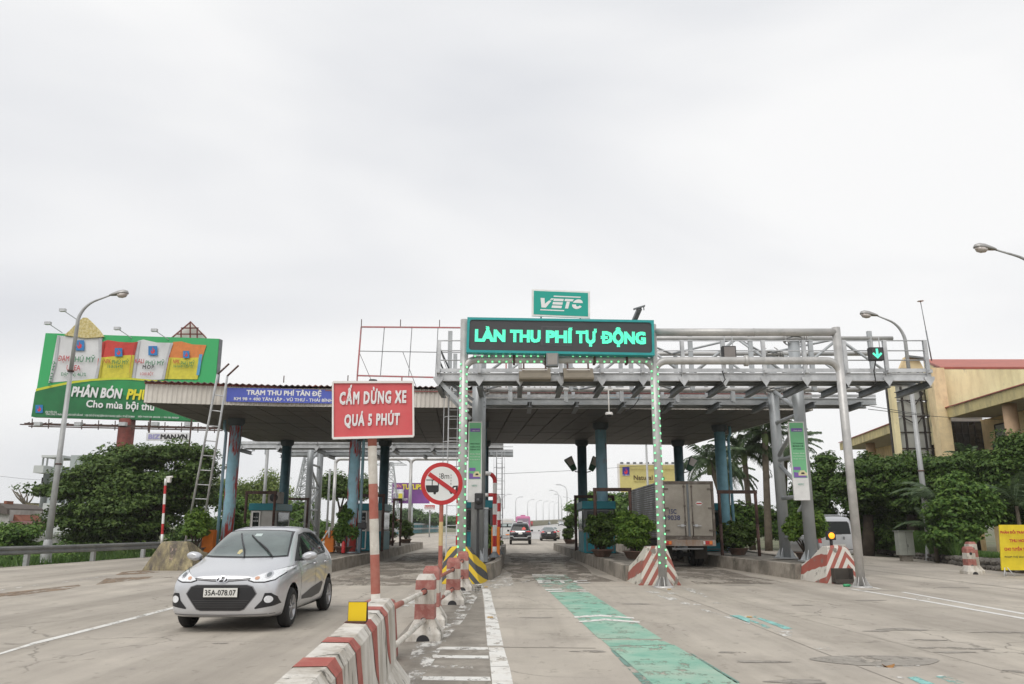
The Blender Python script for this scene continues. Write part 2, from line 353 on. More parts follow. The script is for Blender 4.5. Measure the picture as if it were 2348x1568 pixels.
red_fr = mat('faded_red_frame', (.50, .17, .17), rough=.6, dirt=(.35, .33, .33), damt=.4, dscale=2)
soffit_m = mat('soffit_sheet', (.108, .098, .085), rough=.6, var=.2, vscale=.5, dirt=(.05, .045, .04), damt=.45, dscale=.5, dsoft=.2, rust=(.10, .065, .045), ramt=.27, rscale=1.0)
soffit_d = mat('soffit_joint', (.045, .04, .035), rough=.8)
fascia_m = mat('white_cladding', (.72, .68, .62), rough=.6, var=.06, dirt=(.45, .42, .37), damt=.42, dscale=1.1, streak=6, dsoft=.25)
fascia_b = mat('pale_blue_cladding', (.30, .50, .60), rough=.6, var=.1)
roof_m = mat('corrugated_roof_rust', (.22, .13, .11), rough=.8, dirt=(.10, .09, .085), damt=.5, dscale=2, rust=(.42, .12, .07), ramt=.4, rscale=1.1)
blue_s = mat('blue_sign', (.085, .12, .50), rough=.45, var=.03)
white_l = mat('white_letters', (.80, .80, .80), rough=.5, var=.02)
red_sign = mat('red_sign_sheet', (.60, .062, .075), rough=.4, var=.05, dirt=(.66, .14, .14), damt=.5, dscale=1.6, dsoft=.25)
white_fr = mat('white_frame', (.78, .76, .73), rough=.5, var=.04)
red_pt = mat('faded_red_paint', (.36, .105, .075), rough=.75, var=.1, dirt=(.42, .17, .13), damt=.48, dscale=4, rust=(.17, .09, .06), ramt=.31, rscale=5, bump=.3)
wht_pt = mat('faded_white_paint', (.66, .63, .57), rough=.75, var=.08, dirt=(.46, .42, .36), damt=.45, dscale=4, rust=(.22, .13, .08), ramt=.27, rscale=5, bump=.3)
ylw_pt = mat('yellowed_paint', (.60, .47, .22), rough=.75, dirt=(.5, .35, .2), damt=.45, dscale=4)
red_c = mat('barrier_red_paint', (.35, .125, .105), rough=.85, var=.12, dirt=(.46, .26, .22), damt=.42, dscale=7, rust=(.56, .38, .33), ramt=.27, rscale=9, bump=.4, bscale=40)
wht_c = mat('barrier_white_paint', (.66, .63, .575), rough=.9, var=.08, dirt=(.36, .32, .26), damt=.44, dscale=4, streak=6, rust=(.12, .11, .09), ramt=.385, rscale=6, bump=.6, bscale=28)
redb = mat('fresh_red_paint', (.48, .025, .028), rough=.45)
whtb = mat('fresh_white_paint', (.78, .78, .76), rough=.45)
yblk = stripemat('yellow_black_chevrons', (.68, .47, .03), (.075, .077, .08), 3.0, 1.1, cx=0., wear=.22, wscale=5)
rwD = stripemat('red_white_chevrons_one', (.31, .10, .075), (.56, .53, .46), 3.0, 1.5, cx=.22, wear=.43, wscale=4)
rwE = stripemat('red_white_chevrons_two', (.34, .095, .07), (.60, .57, .51), 3.0, 1.5, cx=.18, wear=.41, wscale=4)
yellow_r = mat('yellow_reflector', (.80, .56, .01), rough=.35, var=.03)
black_pl = mat('black_plastic', (.018, .018, .02), rough=.4)
led_panel = mat('led_panel_black', (.052, .052, .056), rough=.45, var=.05, vscale=2)
led_teal = mat('teal_frame', (.02, .33, .33), rough=.45)
vetc_g = mat('teal_sign_sheet', (.006, .35, .28), rough=.4, var=.02)
led_on = mat('green_led', (.3, .9, .5), rough=.5, emit=.95, emit_col=(.40, 1., .58), var=0)
led_base = mat('led_module', (.10, .62, .22), rough=.5, emit=.12, emit_col=(.08, .9, .2), var=0)
amber = mat('amber_lamp', (.9, .3, .02), rough=.4, emit=1.6, emit_col=(1., .33, .01), var=0)
head_on = mat('lit_headlamp', (1, .95, .85), emit=2.5, emit_col=(1, .95, .8), var=0)
wall_y = mat('yellow_stucco', (.86, .77, .47), rough=.9, var=.06, vscale=1, dirt=(.62, .52, .30), damt=.45, dscale=.8, streak=4, rust=(.30, .27, .22), ramt=.405, rscale=1.1, bump=.2)
wall_o = mat('orange_stucco', (.82, .66, .40), rough=.9, var=.06, dirt=(.50, .36, .2), damt=.42, dscale=.8, streak=3)
trim_y = mat('ochre_fascia', (.62, .53, .27), rough=.9, dirt=(.34, .30, .18), damt=.42, dscale=1.5, streak=3)
soff_g = mat('grey_soffit', (.42, .39, .35), rough=.9)
roof_r = mat('red_sheet_roof', (.42, .12, .085), rough=.6, var=.08, dirt=(.30, .09, .07), damt=.4, dscale=.6)
wglass = mat('window_glass', (.10, .12, .12), rough=.08, spec=.9, var=.2, vscale=.6)
tglass = mat('tower_glass', (.45, .46, .43), rough=.3, spec=.6, var=.2, vscale=.25)
wframe = mat('dark_window_frame', (.035, .03, .028), rough=.6)
bark = mat('bark', (.055, .042, .03), rough=.95, var=.3, bump=.6, bscale=12)
palmbark = mat('palm_bark', (.14, .115, .085), rough=.95, var=.2, vscale=3, bump=.5)
leaf_d = leafmat('dark_leaf', (.088, .145, .030))
leaf_m = leafmat('mid_leaf', (.11, .20, .036))
leaf_l = leafmat('light_leaf', (.155, .26, .04))
leaf_y = leafmat('bamboo_leaf', (.23, .30, .085))
leaf_h = leafmat('hedge_leaf', (.072, .132, .022))
leaf_f = leafmat('far_leaf', (.10, .17, .06))
leaf_p = leafmat('palm_leaf', (.085, .13, .06))
grass_m = leafmat('grass_blade', (.09, .17, .035))
pot_m = mat('pot_ceramic', (.17, .10, .075), rough=.75, var=.2, dirt=(.09, .07, .055), damt=.45, dscale=5)
teal_b = mat('booth_teal', (.012, .21, .26), rough=.5, var=.06, dirt=(.03, .15, .18), damt=.4)
booth_w = mat('booth_white_panel', (.50, .49, .46), rough=.6, dirt=(.38, .36, .33), damt=.4)
booth_g = mat('booth_grey_panel', (.13, .135, .14), rough=.5)
orange_m = mat('orange_cabinet', (.75, .20, .015), rough=.5, var=.05)
stone_m = mat('rubble_stone', (.13, .12, .105), rough=.95, var=.25, isl=.4, bump=.5, bscale=8)
car_sil = mat('silver_paint', (.59, .60, .62), rough=.28, metal=.5, var=0, coat=.6)
car_blk = mat('black_paint', (.014, .014, .018), rough=.2, var=0, coat=.8)
car_wht = mat('white_paint', (.60, .60, .59), rough=.35, var=0, coat=.4)
car_gld = mat('beige_paint', (.50, .47, .42), rough=.3, metal=.3, var=0, coat=.4)
car_pnk = mat('pink_paint', (.55, .17, .33), rough=.4, var=0)
car_glass = mat('car_glass', (.018, .022, .022), rough=.05, spec=.3, var=0)
wscreen = mat('windscreen_glass', (.085, .115, .108), rough=.05, spec=.8, var=.25, vscale=1.6, coat=.6)
tyre_m = mat('tyre_rubber', (.018, .018, .018), rough=.85, var=.1)
rim_m = mat('alloy_rim', (.42, .42, .43), rough=.3, metal=.7, var=0)
chrome = mat('chrome', (.72, .72, .74), rough=.12, metal=1., var=0)
lampg = mat('headlamp_glass', (.80, .82, .84), rough=.07, spec=.6, var=.08, vscale=30, coat=1.)
tail_r = mat('tail_lamp', (.55, .03, .03), rough=.2, var=0, coat=.6)
tail_o = mat('indicator_lamp', (.85, .25, .04), rough=.3, var=0)
plate_m = mat('number_plate', (.74, .74, .70), rough=.4, var=0)
ink = mat('black_lettering', (.02, .02, .02), rough=.6, var=0)
seat_m = mat('seat_cloth', (.30, .28, .26), rough=.9)
# ================================================================ ground, road, paint, islands
b = MB(); b.poly([(-2500, -300, -.06), (2500, -300, -.06), (2500, 4000, -.06), (-2500, 4000, -.06)])
b.build('ground', ground_m, kind='structure')
b = MB()
rows = [(-12, -21, 24), (0, -21, 24), (10, -20.5, 24), (20, -20, 22), (30, -18.9, 21), (40, -18.2, 18.6), (55, -18.4, 16), (80, -19, 15), (110, -19, 14), (160, -18, 13), (200, -17, 15)]
b.v = [(x, y, 0) for y, xa, xb in rows for x in np.linspace(xa, xb, 9)]
for i in range(len(rows) - 1):
    for k in range(8): b.f.append((i * 9 + k, i * 9 + k + 1, (i + 1) * 9 + k + 1, (i + 1) * 9 + k)); b.m.append(0); b.sm.append(False)
b.build('road', road_m, kind='structure')
# the road climbing to the bridge
def spline(pts, n):
    pts = [Vector(p) for p in pts]; pts = [pts[0] * 2 - pts[1]] + pts + [pts[-1] * 2 - pts[-2]]; o = []
    for i in range(1, len(pts) - 2):
        for k in range(n):
            t = k / n; p0, p1, p2, p3 = pts[i - 1:i + 3]
            o.append(.5 * ((2 * p1) + (p2 - p0) * t + (2 * p0 - 5 * p1 + 4 * p2 - p3) * t * t + (3 * p1 - p0 - 3 * p2 + p3) * t ** 3))
    return o + [pts[-2]]
LE = spline([(-8, 95, .02), (-4.5, 150, .45), (3.0, 215, 1.2), (12, 280, 1.9), (29, 380, 3.3), (56, 500, 5.8), (90, 640, 8.6)], 5)
RE = []
for i, p in enumerate(LE):
    d = (LE[min(i + 1, len(LE) - 1)] - LE[max(0, i - 1)]); d.z = 0; RE.append(p + Vector((d.y, -d.x, 0)).normalized() * 17)
b = MB(); b.loft([[a, c] for a, c in zip(LE, RE)], closed=False, smooth=True)
b.build('bridge_road', mat('far_road_concrete', (.43, .42, .40), rough=.7, var=.05, vscale=.08), kind='structure')
t = thing('bridge_parapet', 'long tan concrete parapet climbing on the left side of the far bridge road', 'bridge parapet', LE[0])
b = MB(); b.loft([[p + Vector((-.9, 0, -1.5)), p + Vector((-.45, 0, -1.5)), p + Vector((-.45, 0, 1.5)), p + Vector((-.9, 0, 1.5))] for p in LE[8:]])
b.build('wall', mat('parapet_concrete', (.30, .28, .19), rough=.9), t)
b = MB(); b.loft([[p + Vector((-1.0, 0, 1.5)), p + Vector((-.35, 0, 1.5)), p + Vector((-.35, 0, 1.7)), p + Vector((-1.0, 0, 1.7))] for p in LE[8:]])
b.build('coping', mat('coping_concrete', (.5, .48, .40), rough=.9), t)
t = thing('bridge_railing', 'grey double rail guard on the right side of the road up to the bridge', 'guard rail', RE[0])
for k, z in enumerate((.45, .85)):
    b = MB(); b.loft([[p + Vector((0, 0, z - .12)), p + Vector((.08, 0, z - .12)), p + Vector((.08, 0, z + .12)), p + Vector((0, 0, z + .12))] for p in RE])
    b.build('rail', grey, t)
for p in RE[::2]:
    b = MB(); b.box(p + Vector((.15, 0, .45)), (.12, .12, 1.1)); b.build('post', grey, t)
def cA(x, y): return (x / 4.098, 1203.4 + y / 4.098)
def cB(x, y): return (573 + x / 4.098, 1203.4 + y / 4.098)
def cC(x, y): return (1088.8 + x / 3.725, 1203.4 + y / 3.725)
def cD(x, y): return (1716.9 + x / 3.725, 1203.4 + y / 3.725)
def gp(f, pts, z=.004): return [G(*f(*p), z=z) for p in pts]
paint_n = [0]
def paint(polys, m, label, cat='road marking', name='road_marking', z=.004):
    b = MB()
    for p in polys: b.poly(p)
    o = b.build(name, m, kind='structure'); o['label'] = label; return o
def strip(f, a, c, w0, w1, z=.004):
    """painted line between two measured points, widths in metres"""
    p, q = G(*f(*a), z=z), G(*f(*c), z=z); d = (q - p).normalized(); s = Vector((d.y, -d.x, 0))
    return [p - s * w0 / 2, p + s * w0 / 2, q + s * w1 / 2, q - s * w1 / 2]
paint([gp(cC, [(640, 575), (965, 570), (1600, 975), (1055, 968)]), gp(cC, [(1075, 975), (1590, 982), (1680, 1020), (1150, 1040)]), gp(cC, [(1150, 1045), (1700, 1022), (2420, 1450), (1630, 1450)])], teal_pt, 'long teal painted band along the middle lane', name='lane_band')
paint([gp(cC, [(480, 425), (770, 425), (950, 560), (610, 560)])], teal_worn, 'worn teal band at its far end', name='lane_band')
sh = mat('band_edge_paint', (.17, .29, .245), rough=.8, wear=(.47, 5))  # darker green paint along the edges of the teal band
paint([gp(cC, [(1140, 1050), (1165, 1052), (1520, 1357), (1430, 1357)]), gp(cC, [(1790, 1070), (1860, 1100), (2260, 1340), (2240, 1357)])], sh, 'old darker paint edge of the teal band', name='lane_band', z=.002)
Z2 = .008
def pol(f, *pp): return [gp(f, p, Z2) for p in pp]
paint(pol(cC, [(845, 778), (1062, 764), (1355, 788), (1362, 800), (1062, 780), (850, 793)], [(882, 820), (1108, 798), (1400, 822), (1410, 835), (1108, 814), (892, 832)],
          [(595, 546), (740, 543), (740, 552), (600, 555)], [(620, 564), (765, 559), (765, 569), (626, 572)], [(865, 549), (940, 552), (948, 560), (870, 557)], [(890, 566), (968, 569), (978, 576), (900, 573)],
          [(485, 421), (750, 424), (765, 431), (490, 428)], [(485, 432), (600, 434), (606, 439), (490, 438)], [(700, 432), (760, 433), (765, 438), (705, 437)]), white_pt, 'white chevrons across the teal band', name='chevron_marking', z=Z2)
for ch, xa, xb in (('V', 350, 480), ('E', 540, 665), ('T', 690, 820), ('C', 850, 990)):
    p, q = G(*cC(xa, 497), z=.011), G(*cC(xb, 497), z=.011); r = G(*cC((xa + xb) / 2, 471), z=.011)
    mb = MB(); lettering(ch, Vector(((p.x + q.x) / 2, (p.y + r.y) / 2, .011)), (1, 0, 0), (0, 1, 0), (q.x - p.x), r.y - p.y, None, None, mb=mb, bold=.03, lift=0)
    o = mb.build('road_letter', white_pt if ch != 'V' else white_worn, kind='structure'); o['label'] = 'white letter %s painted on the middle lane' % ch
paint([gp(cC, [(60, 545), (128, 545), (150, 650), (78, 650)]), gp(cC, [(78, 652), (150, 652), (200, 830), (90, 830)]), gp(cC, [(90, 832), (200, 832), (242, 1030), (105, 1030)]), gp(cC, [(115, 1042), (244, 1042), (292, 1205), (132, 1205)]), gp(cC, [(132, 1208), (294, 1208), (352, 1480), (158, 1480)])], white_pt, 'broad white line left of the middle lane', name='edge_line')
paint([gp(cB, [(1790, 1143), (2235, 1146), (2240, 1172), (1745, 1168)]), gp(cB, [(1712, 1222), (2240, 1226), (2242, 1254), (1718, 1248)]), gp(cB, [(1625, 1420), (2255, 1426), (2262, 1464), (1612, 1456)]), gp(cB, [(1560, 1530), (2280, 1536), (2290, 1580), (1550, 1574)])], white_pt, 'white hatch bars between barrier and lane', name='hatch_marking')
paint([gp(cB, [(1680, 1318), (2110, 1318), (2100, 1346), (1660, 1342)]), gp(cB, [(2080, 640), (2175, 610), (2000, 900), (1880, 1030), (1690, 1330), (1560, 1500), (1430, 1500), (1540, 1120), (1690, 1085)]),
       gp(cB, [(1490, 645), (1575, 645), (1545, 765), (1405, 765)]), gp(cB, [(1960, 605), (2190, 560), (2180, 600), (1990, 700)]), gp(cC, [(0, 470), (60, 470), (50, 560), (0, 600)]), gp(cC, [(130, 440), (300, 400), (330, 520), (120, 560)])], white_worn, 'worn white patches beside the concrete posts', name='hatch_marking', z=.006)
dl = [strip(cD, (870, 545), (1500, 648), .12, .14), strip(cD, (1500, 648), (2348, 798), .14, .14), strip(cD, (1310, 572), (2348, 758), .12, .14), strip(cD, (1010, 522), (1120, 545), .1, .1), strip(cD, (2348, 758), (2700, 822), .14, .14), strip(cD, (2348, 798), (2700, 862), .14, .14)]
paint(dl, mat('sound_white_paint', (.72, .71, .68), rough=.7, dirt=(.5, .47, .42), damt=.4, dscale=3, wear=(.33, 2.5)), 'white double line right of the red and white nose', name='double_line')
paint([gp(cC, [(1440, 560), (1520, 556), (1830, 665), (1840, 688), (1700, 655)]), gp(cC, [(1740, 530), (1830, 530), (2000, 608), (1960, 615)]), gp(cC, [(1640, 575), (1740, 580), (1760, 590), (1650, 590)]), gp(cC, [(1870, 668), (1940, 672), (1930, 684), (1860, 682)]), gp(cC, [(2020, 660), (2100, 660), (2110, 675), (2030, 675)]),
       gp(cC, [(1890, 712), (1960, 720), (2348, 835), (2348, 850), (2100, 775), (1990, 745)]), gp(cD, [(545, 1035), (700, 1040), (735, 1058), (560, 1062)]), gp(cD, [(730, 1112), (930, 1118), (945, 1142), (760, 1136)]), gp(cD, [(1040, 1188), (1150, 1190), (1145, 1218), (1030, 1212)]), gp(cD, [(1250, 1184), (1470, 1190), (1440, 1212), (1270, 1210)]), gp(cD, [(1200, 1285), (1330, 1300), (1320, 1320), (1210, 1312)]), gp(cD, [(1600, 1283), (1755, 1280), (1750, 1292), (1605, 1292)]), gp(cD, [(200, 900), (370, 905), (380, 955), (290, 945)]), gp(cD, [(1420, 612), (1550, 622), (1540, 640), (1430, 640)])], white_worn, 'broken white paint remains between the right lanes', name='faded_marking', z=.006)
paint([gp(cD, [(-10, 768), (55, 772), (375, 885), (300, 888)]), gp(cC, [(2170, 772), (2260, 770), (2348, 800), (2348, 838), (2280, 812)]), gp(cD, [(0, 812), (30, 812), (215, 882), (150, 884)]), gp(cD, [(1335, 1295), (1430, 1293), (1620, 1370), (1500, 1370)]), gp(cD, [(1590, 1292), (1690, 1290), (1910, 1370), (1790, 1370)])], cyan_pt, 'short cyan bars between the right lanes', name='cyan_marking', z=.009)
paint([strip(cA, (-200, 1270), (330, 1108), .05, .10), strip(cA, (330, 1108), (1000, 940), .13, .14), strip(cA, (1000, 940), (2000, 680), .14, .14)], white_pt, 'white lane line running under the silver hatchback', name='lane_line')
paint([strip(cA, (-200, 640), (450, 548), .10, .10), strip(cA, (450, 548), (740, 520), .08, .08), strip(cA, (740, 520), (1000, 476), .12, .12), strip(cA, (1000, 478), (1650, 452), .10, .08)], white_worn, 'faint white edge line near the mossy nose', name='edge_line')
paint([gp(cA, [(-200, 660), (380, 600), (740, 560), (760, 575), (620, 606), (390, 632), (200, 660), (-200, 690)]), gp(cA, [(1000, 500), (1440, 482), (1400, 500), (900, 560)]), gp(cA, [(1150, 440), (1330, 425), (1520, 448), (1300, 462), (1080, 470)])], litter_m, 'brown dirt and leaf litter along the road edge', name='dirt_strip', z=.007)
b = MB()
e0 = G(*cD(1090, 1155), z=.005)
g_ = MB(); q_ = gp(cC, [(60, 545), (105, 1030), (115, 1042), (170, 1480)], .0015); g_.poly(q_ + [Vector((q_[3].x + .1, 2.5, .0015)), Vector((-1.25, 2.5, .0015)), Vector((-1.5, 8, .0015)), Vector((-1.62, 13, .0015)), Vector((-1.55, 20, .0015))]); g_.build('gore_area', gore_m, kind='structure')
b.poly([e0 + Vector((math.cos(a) * .72 * (1 + .1 * math.sin(3 * a)), math.sin(a) * .36, 0)) for a in np.linspace(0, 2 * math.pi, 22)[:-1]])
for (f, x, y, rx, ry) in ((cC, 980, 1077, .22, .07), (cC, 1280, 1027, .09, .05), (cD, 1300, 890, .35, .14), (cD, 90, 1165, .3, .1), (cD, 2300, 1250, .2, .1), (cA, 2070, 1110, .1, .04), (cC, 540, 790, .3, .05), (cC, 2180, 1085, .16, .08), (cD, 1100, 905, .2, .07), (cD, 1520, 980, .25, .07), (cD, 1600, 1045, .3, .07), (cD, 1930, 1055, .25, .05), (cD, 1750, 1085, .25, .06), (cD, 1020, 643, .35, .12), (cD, 450, 683, .2, .08), (cD, 1720, 533, .4, .1), (cC, 1385, 672, .3, .1), (cC, 2250, 515, .4, .1), (cD, 2200, 915, .5, .08), (cD, 420, 1335, .3, .1), (cD, 1080, 560, .5, .1)):
    c0 = G(*f(x, y), z=.005); ph = x * .37
    b.poly([c0 + Vector((math.cos(a) * rx * (1 + .25 * math.sin(3 * a + ph)), math.sin(a) * ry * (1 + .3 * math.sin(2 * a + ph)), 0)) for a in np.linspace(0, 2 * math.pi, 16)[:-1]])
o = b.build('road_patch', patch_m, kind='structure')
paint([strip(cD, (-900, 500), (-330, 700), .014, .014), strip(cD, (-330, 700), (520, 1045), .016, .016), strip(cD, (520, 1045), (1320, 1357), .016, .016), strip(cC, (-300, 712), (1000, 716), .03, .03), strip(cC, (120, 1040), (1030, 1050), .03, .03), strip(cB, (1080, 490), (1610, 492), .04, .04), strip(cB, (780, 762), (1600, 768), .03, .03), strip(cC, (0, 520), (1400, 528), .03, .03), strip(cD, (900, 370), (2348, 552), .06, .06), strip(cD, (-300, 600), (2348, 1290), .01, .01)], joint_m, 'dark joints between the concrete road slabs', name='slab_joint', z=.003)
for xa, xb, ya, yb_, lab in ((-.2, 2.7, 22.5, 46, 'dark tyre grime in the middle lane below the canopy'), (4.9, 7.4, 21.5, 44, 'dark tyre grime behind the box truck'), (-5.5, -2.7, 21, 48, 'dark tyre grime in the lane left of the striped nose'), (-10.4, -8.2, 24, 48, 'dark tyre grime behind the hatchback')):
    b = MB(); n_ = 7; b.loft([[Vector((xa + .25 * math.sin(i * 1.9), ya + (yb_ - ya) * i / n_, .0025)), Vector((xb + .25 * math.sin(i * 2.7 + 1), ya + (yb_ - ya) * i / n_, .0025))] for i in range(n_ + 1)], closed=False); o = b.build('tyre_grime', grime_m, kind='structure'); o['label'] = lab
# road studs and litter
for (f, x, y, lab) in ((cC, 130, 793, 'amber road stud on the broad white line nearest the camera'), (cC, 95, 533, 'amber road stud at the far end of the broad white line'), (cC, 1655, 553, 'amber road stud in front of the lit right portal leg'), (cC, 2335, 790, 'amber road stud beside the cyan bars')):
    p = G(*f(x, y)); t = thing('road_stud', lab, 'road stud', p, 'amber road studs')
    b = MB(); b.hexa([p + Vector(q) for q in ((-.06, -.05, .004), (.06, -.05, .004), (.06, .05, .004), (-.06, .05, .004), (-.045, -.02, .025), (.045, -.02, .025), (.045, .02, .025), (-.045, .02, .025))]); b.build('body', wht_pt, t)
    b = MB(); b.hexa([p + Vector(q) for q in ((-.05, -.053, .008), (.05, -.053, .008), (.05, -.045, .008), (-.05, -.045, .008), (-.04, -.03, .024), (.04, -.03, .024), (.04, -.026, .026), (-.04, -.026, .026))]); b.build('reflector', MATS.get('stud_ochre') or mat('stud_ochre', (.42, .27, .10), rough=.5), t)
p = G(*cD(1190, 1212)); b = MB(); g = [p + Vector((math.cos(a) * .07 * (1 + .4 * math.sin(5 * a)), math.sin(a) * .05, .015 + .02 * math.cos(2 * a))) for a in np.linspace(0, 6.28, 11)[:-1]]
b.poly(g); o = b.build('fallen_leaf', mat('dead_leaf', (.34, .16, .04)), origin=p); props(o, 'curled brown fallen leaf on the road in the right lanes', 'leaf')
p = G(*cD(840, 528)); b = MB(); b.tube([p + Vector((-.1, 0, .035)), p + Vector((.05, 0, .035)), p + Vector((.1, 0, .035))], [.035, .035, .012], 8); o = b.build('plastic_bottle', mat('green_plastic', (.05, .35, .15), rough=.2), origin=p); props(o, 'crushed green plastic bottle at the foot of the right portal leg', 'bottle')

# ---------------------------------------------------------------- toll islands
ZI = .42
def island(label, yf, L_, R_, yb, nose, nose_m, nh=.97):
    """L_/R_: functions y -> x of the kerb faces"""
    t = thing('toll_island', label, 'traffic island', ((L_(yf) + R_(yf)) / 2, yf, 0), 'raised concrete toll islands')
    y = yf + nose
    ys = [y]
    while ys[-1] < yb - 2.6: ys.append(ys[-1] + 2.6)
    ys.append(yb)
    for i in range(len(ys) - 1):
        a, c = ys[i] + .012, ys[i + 1] - .012; dz = rnd.uniform(-.02, .02)
        for sgn, X in ((-1, L_), (1, R_)):
            b = MB(); q = []
            for yy in (a, c):
                x = X(yy); q.append([(x + sgn * .03, yy, -.03), (x, yy, ZI + dz), (x - sgn * .2, yy, ZI + dz), (x - sgn * .22, yy, -.03)])
            b.loft(q); b.build('kerb_block', kerb_m, t, bevel=.015)
    b = MB(); b.loft([[(L_(yy) + .22, yy, 0), (R_(yy) - .22, yy, 0), (R_(yy) - .22, yy, ZI - .04), (L_(yy) + .22, yy, ZI - .04)] for yy in (y + .05, (y + yb) / 2, yb - .02)])
    b.build('paving', island_m, t)
    b = MB(); x0, x1 = L_(yb), R_(yb); b.hexa([(x0, yb, -.03), (x1, yb, -.03), (x1 - .3, yb + .6, -.03), (x0 + .3, yb + .6, -.03), (x0, yb, ZI), (x1, yb, ZI), (x1 - .3, yb + .5, ZI), (x0 + .3, yb + .5, ZI)]); b.build('kerb_block', kerb_m, t)
    if nose:
        cx, wb = (L_(yf) + R_(yf)) / 2, (R_(yf) - L_(yf)) / 2; b = MB(); rg = []
        for dy, h, kt, kb in ((0, .03, .8, .86), (.02, .12, .78, .86), (.30, nh * .93, .44, .9), (.42, nh, .40, .93), (.78, nh * .98, .40, .99), (1.0, nh * .84, .5, 1.0), (1.25, nh * .62, .68, 1.0), (nose, ZI + .01, .9, 1.02)):
            xx = (L_(yf + dy) + R_(yf + dy)) / 2
            rg.append([(xx - wb * kb, yf + dy, -.03), (xx - wb * kt, yf + dy, h), (xx - wb * kt * .3, yf + dy, h + .015), (xx + wb * kt * .3, yf + dy, h + .015), (xx + wb * kt, yf + dy, h), (xx + wb * kb, yf + dy, -.03)])
        b.loft(rg); b.build('nose', nose_m, t, bevel=.03)
    return t
def lin(y0, x0, y1, x1): return lambda y: x0 + (x1 - x0) * (y - y0) / (y1 - y0)
isl_a = island('leftmost toll island with the mossy stained nose and striped pole', 28.0, lin(28, -13.0, 51, -13.2), lin(28, -10.85, 51, -11.1), 51, 2.2, mossy_m)
isl_b = island('toll island behind the silver hatchback with white booth and ladder', 24.5, lin(24.5, -7.75, 56, -8.0), lambda y: -5.95 - .0125 * max(0, y - 34) - .03 * max(0, 34 - y) * .5, 56, 1.6, mossy_m)
isl_c = island('toll island with the yellow and black striped nose', 21.6, lin(21.6, -2.15, 50, -2.5), lambda y: -.74 + min(1, (y - 21.6) / 4.4) * .36, 50, 1.6, yblk, .95)
isl_d = island('toll island with worn red and white nose behind the lit right portal leg', 21.1, lin(21.1, 3.22, 46, 2.80), lin(21.1, 4.5, 46, 4.75), 52, 1.5, rwD)
isl_e = island('rightmost toll island with red and white nose carrying the amber lamp', 21.8, lin(21.8, 8.33, 32, 7.62), lin(21.8, 9.6, 32, 10.4), 50, 1.6, rwE)
# ================================================================ canopy
ZS = 6.0          # soffit height
def PZ(x, y, z):  # point seen at (x, y) lying at height z
    r = _ray(x, y); t = (z - H) / r[2]; return Vector((r[0] * t, r[1] * t, z))
FL, FM, FR, BL, BR = PZ(330, 920, ZS), PZ(640, 929, ZS), PZ(1862, 938, ZS), PZ(588, 1010, ZS), PZ(1580, 1018, ZS)
can = thing('toll_canopy', 'wide flat toll canopy with white corrugated fascia and dark soffit on blue columns', 'toll canopy', ((FL + BR) / 2).xy.to_3d())
b = MB(); b.poly([FL, FM, FR, BR, BL][::-1])
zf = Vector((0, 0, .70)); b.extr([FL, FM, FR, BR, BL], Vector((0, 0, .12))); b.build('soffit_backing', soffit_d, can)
NU, NV = 26, 10
def front(u):   # point on the front edge
    k = .19
    return FL.lerp(FM, u / k) if u < k else FM.lerp(FR, (u - k) / (1 - k))
for i in range(NU):
    for j in range(NV):
        q = []
        for u, v in ((i + .02, j + .02), (i + .98, j + .02), (i + .98, j + .98), (i + .02, j + .98)):
            u /= NU; v /= NV; q.append(front(u).lerp(BL.lerp(BR, u), v))
        dz = rnd.uniform(-.006, .006)
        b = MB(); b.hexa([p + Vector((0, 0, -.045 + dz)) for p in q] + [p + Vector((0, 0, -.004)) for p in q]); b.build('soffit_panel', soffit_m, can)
def corr(a, c, z0, z1, pitch, dep, m, name, parent):
    a, c = Vector(a), Vector(c); Lh = (c - a).length; d = (c - a) / Lh; n = Vector((d.y, -d.x, 0)); k = int(Lh / pitch) * 4
    b = MB(); vs = []
    for i in range(k + 1):
        o = (0, 1, 1, 0)[i % 4] * dep; p = a + d * (Lh * i / k) + n * (o + .02)
        vs += [(p.x, p.y, z0), (p.x, p.y, z1)]
    b.add(vs, [(2 * i, 2 * i + 2, 2 * i + 3, 2 * i + 1) for i in range(k)]); return b.build(name, m, parent)
SEG = [(FL, FM), (FM, FR.lerp(FM, .5)), (FR.lerp(FM, .5), FR), (FR, BR), (BR, BL), (BL, FL)]
for a, c in SEG: corr(a, c, ZS - .05, ZS + .66, .17, .03, fascia_m, 'fascia', can)
b = MB()
for a, c in SEG[:1] + SEG[-1:]:
    n = (c - a).normalized(); b.bar(a + Vector((0, -.06, .69)), c + Vector((0, -.06, .69)), .06, .06)
b.build('edge_trim', red_st, can)
b = MB(); b.bar(SEG[1][0] + Vector((0, -.08, .57)), FR + Vector((0, -.08, .57)), .05, .04); b.build('edge_trim', mat('dull_red_trim', (.34, .13, .12)), can)
# corrugated roof, edge seen as a ragged brown line
for (a, c) in ((FL, FM), (FM, FR)):
    Lh = (c - a).length; k = int(Lh / .22) * 4; vs = []
    for i in range(k + 1):
        p = a.lerp(c, i / k); o = .03 * math.sin(i * math.pi / 2); bk = BL.lerp(BR, ((p.x - FL.x) / (FR.x - FL.x)))
        m_ = p.lerp(bk, .5); vs += [(p.x, p.y - .22, ZS + .74 + o), (m_.x, m_.y, ZS + 1.1 + o), (bk.x, bk.y + .2, ZS + .74 + o)]
    b = MB(); b.add(vs, [(3 * i + h, 3 * i + 3 + h, 3 * i + 4 + h, 3 * i + 1 + h) for i in range(k) for h in (0, 1)])
    o = b.build('roof_sheet', roof_m, can); md = o.modifiers.new('thick', 'SOLIDIFY'); md.thickness = .02
for x, y in ((650, 877), (797, 876)):
    p = PZ(x, y, ZS + .72); b = MB(); b.bar(p, p + Vector((0, 0, .26)), .03, .03); b.build('roof_spike', rusty, can)
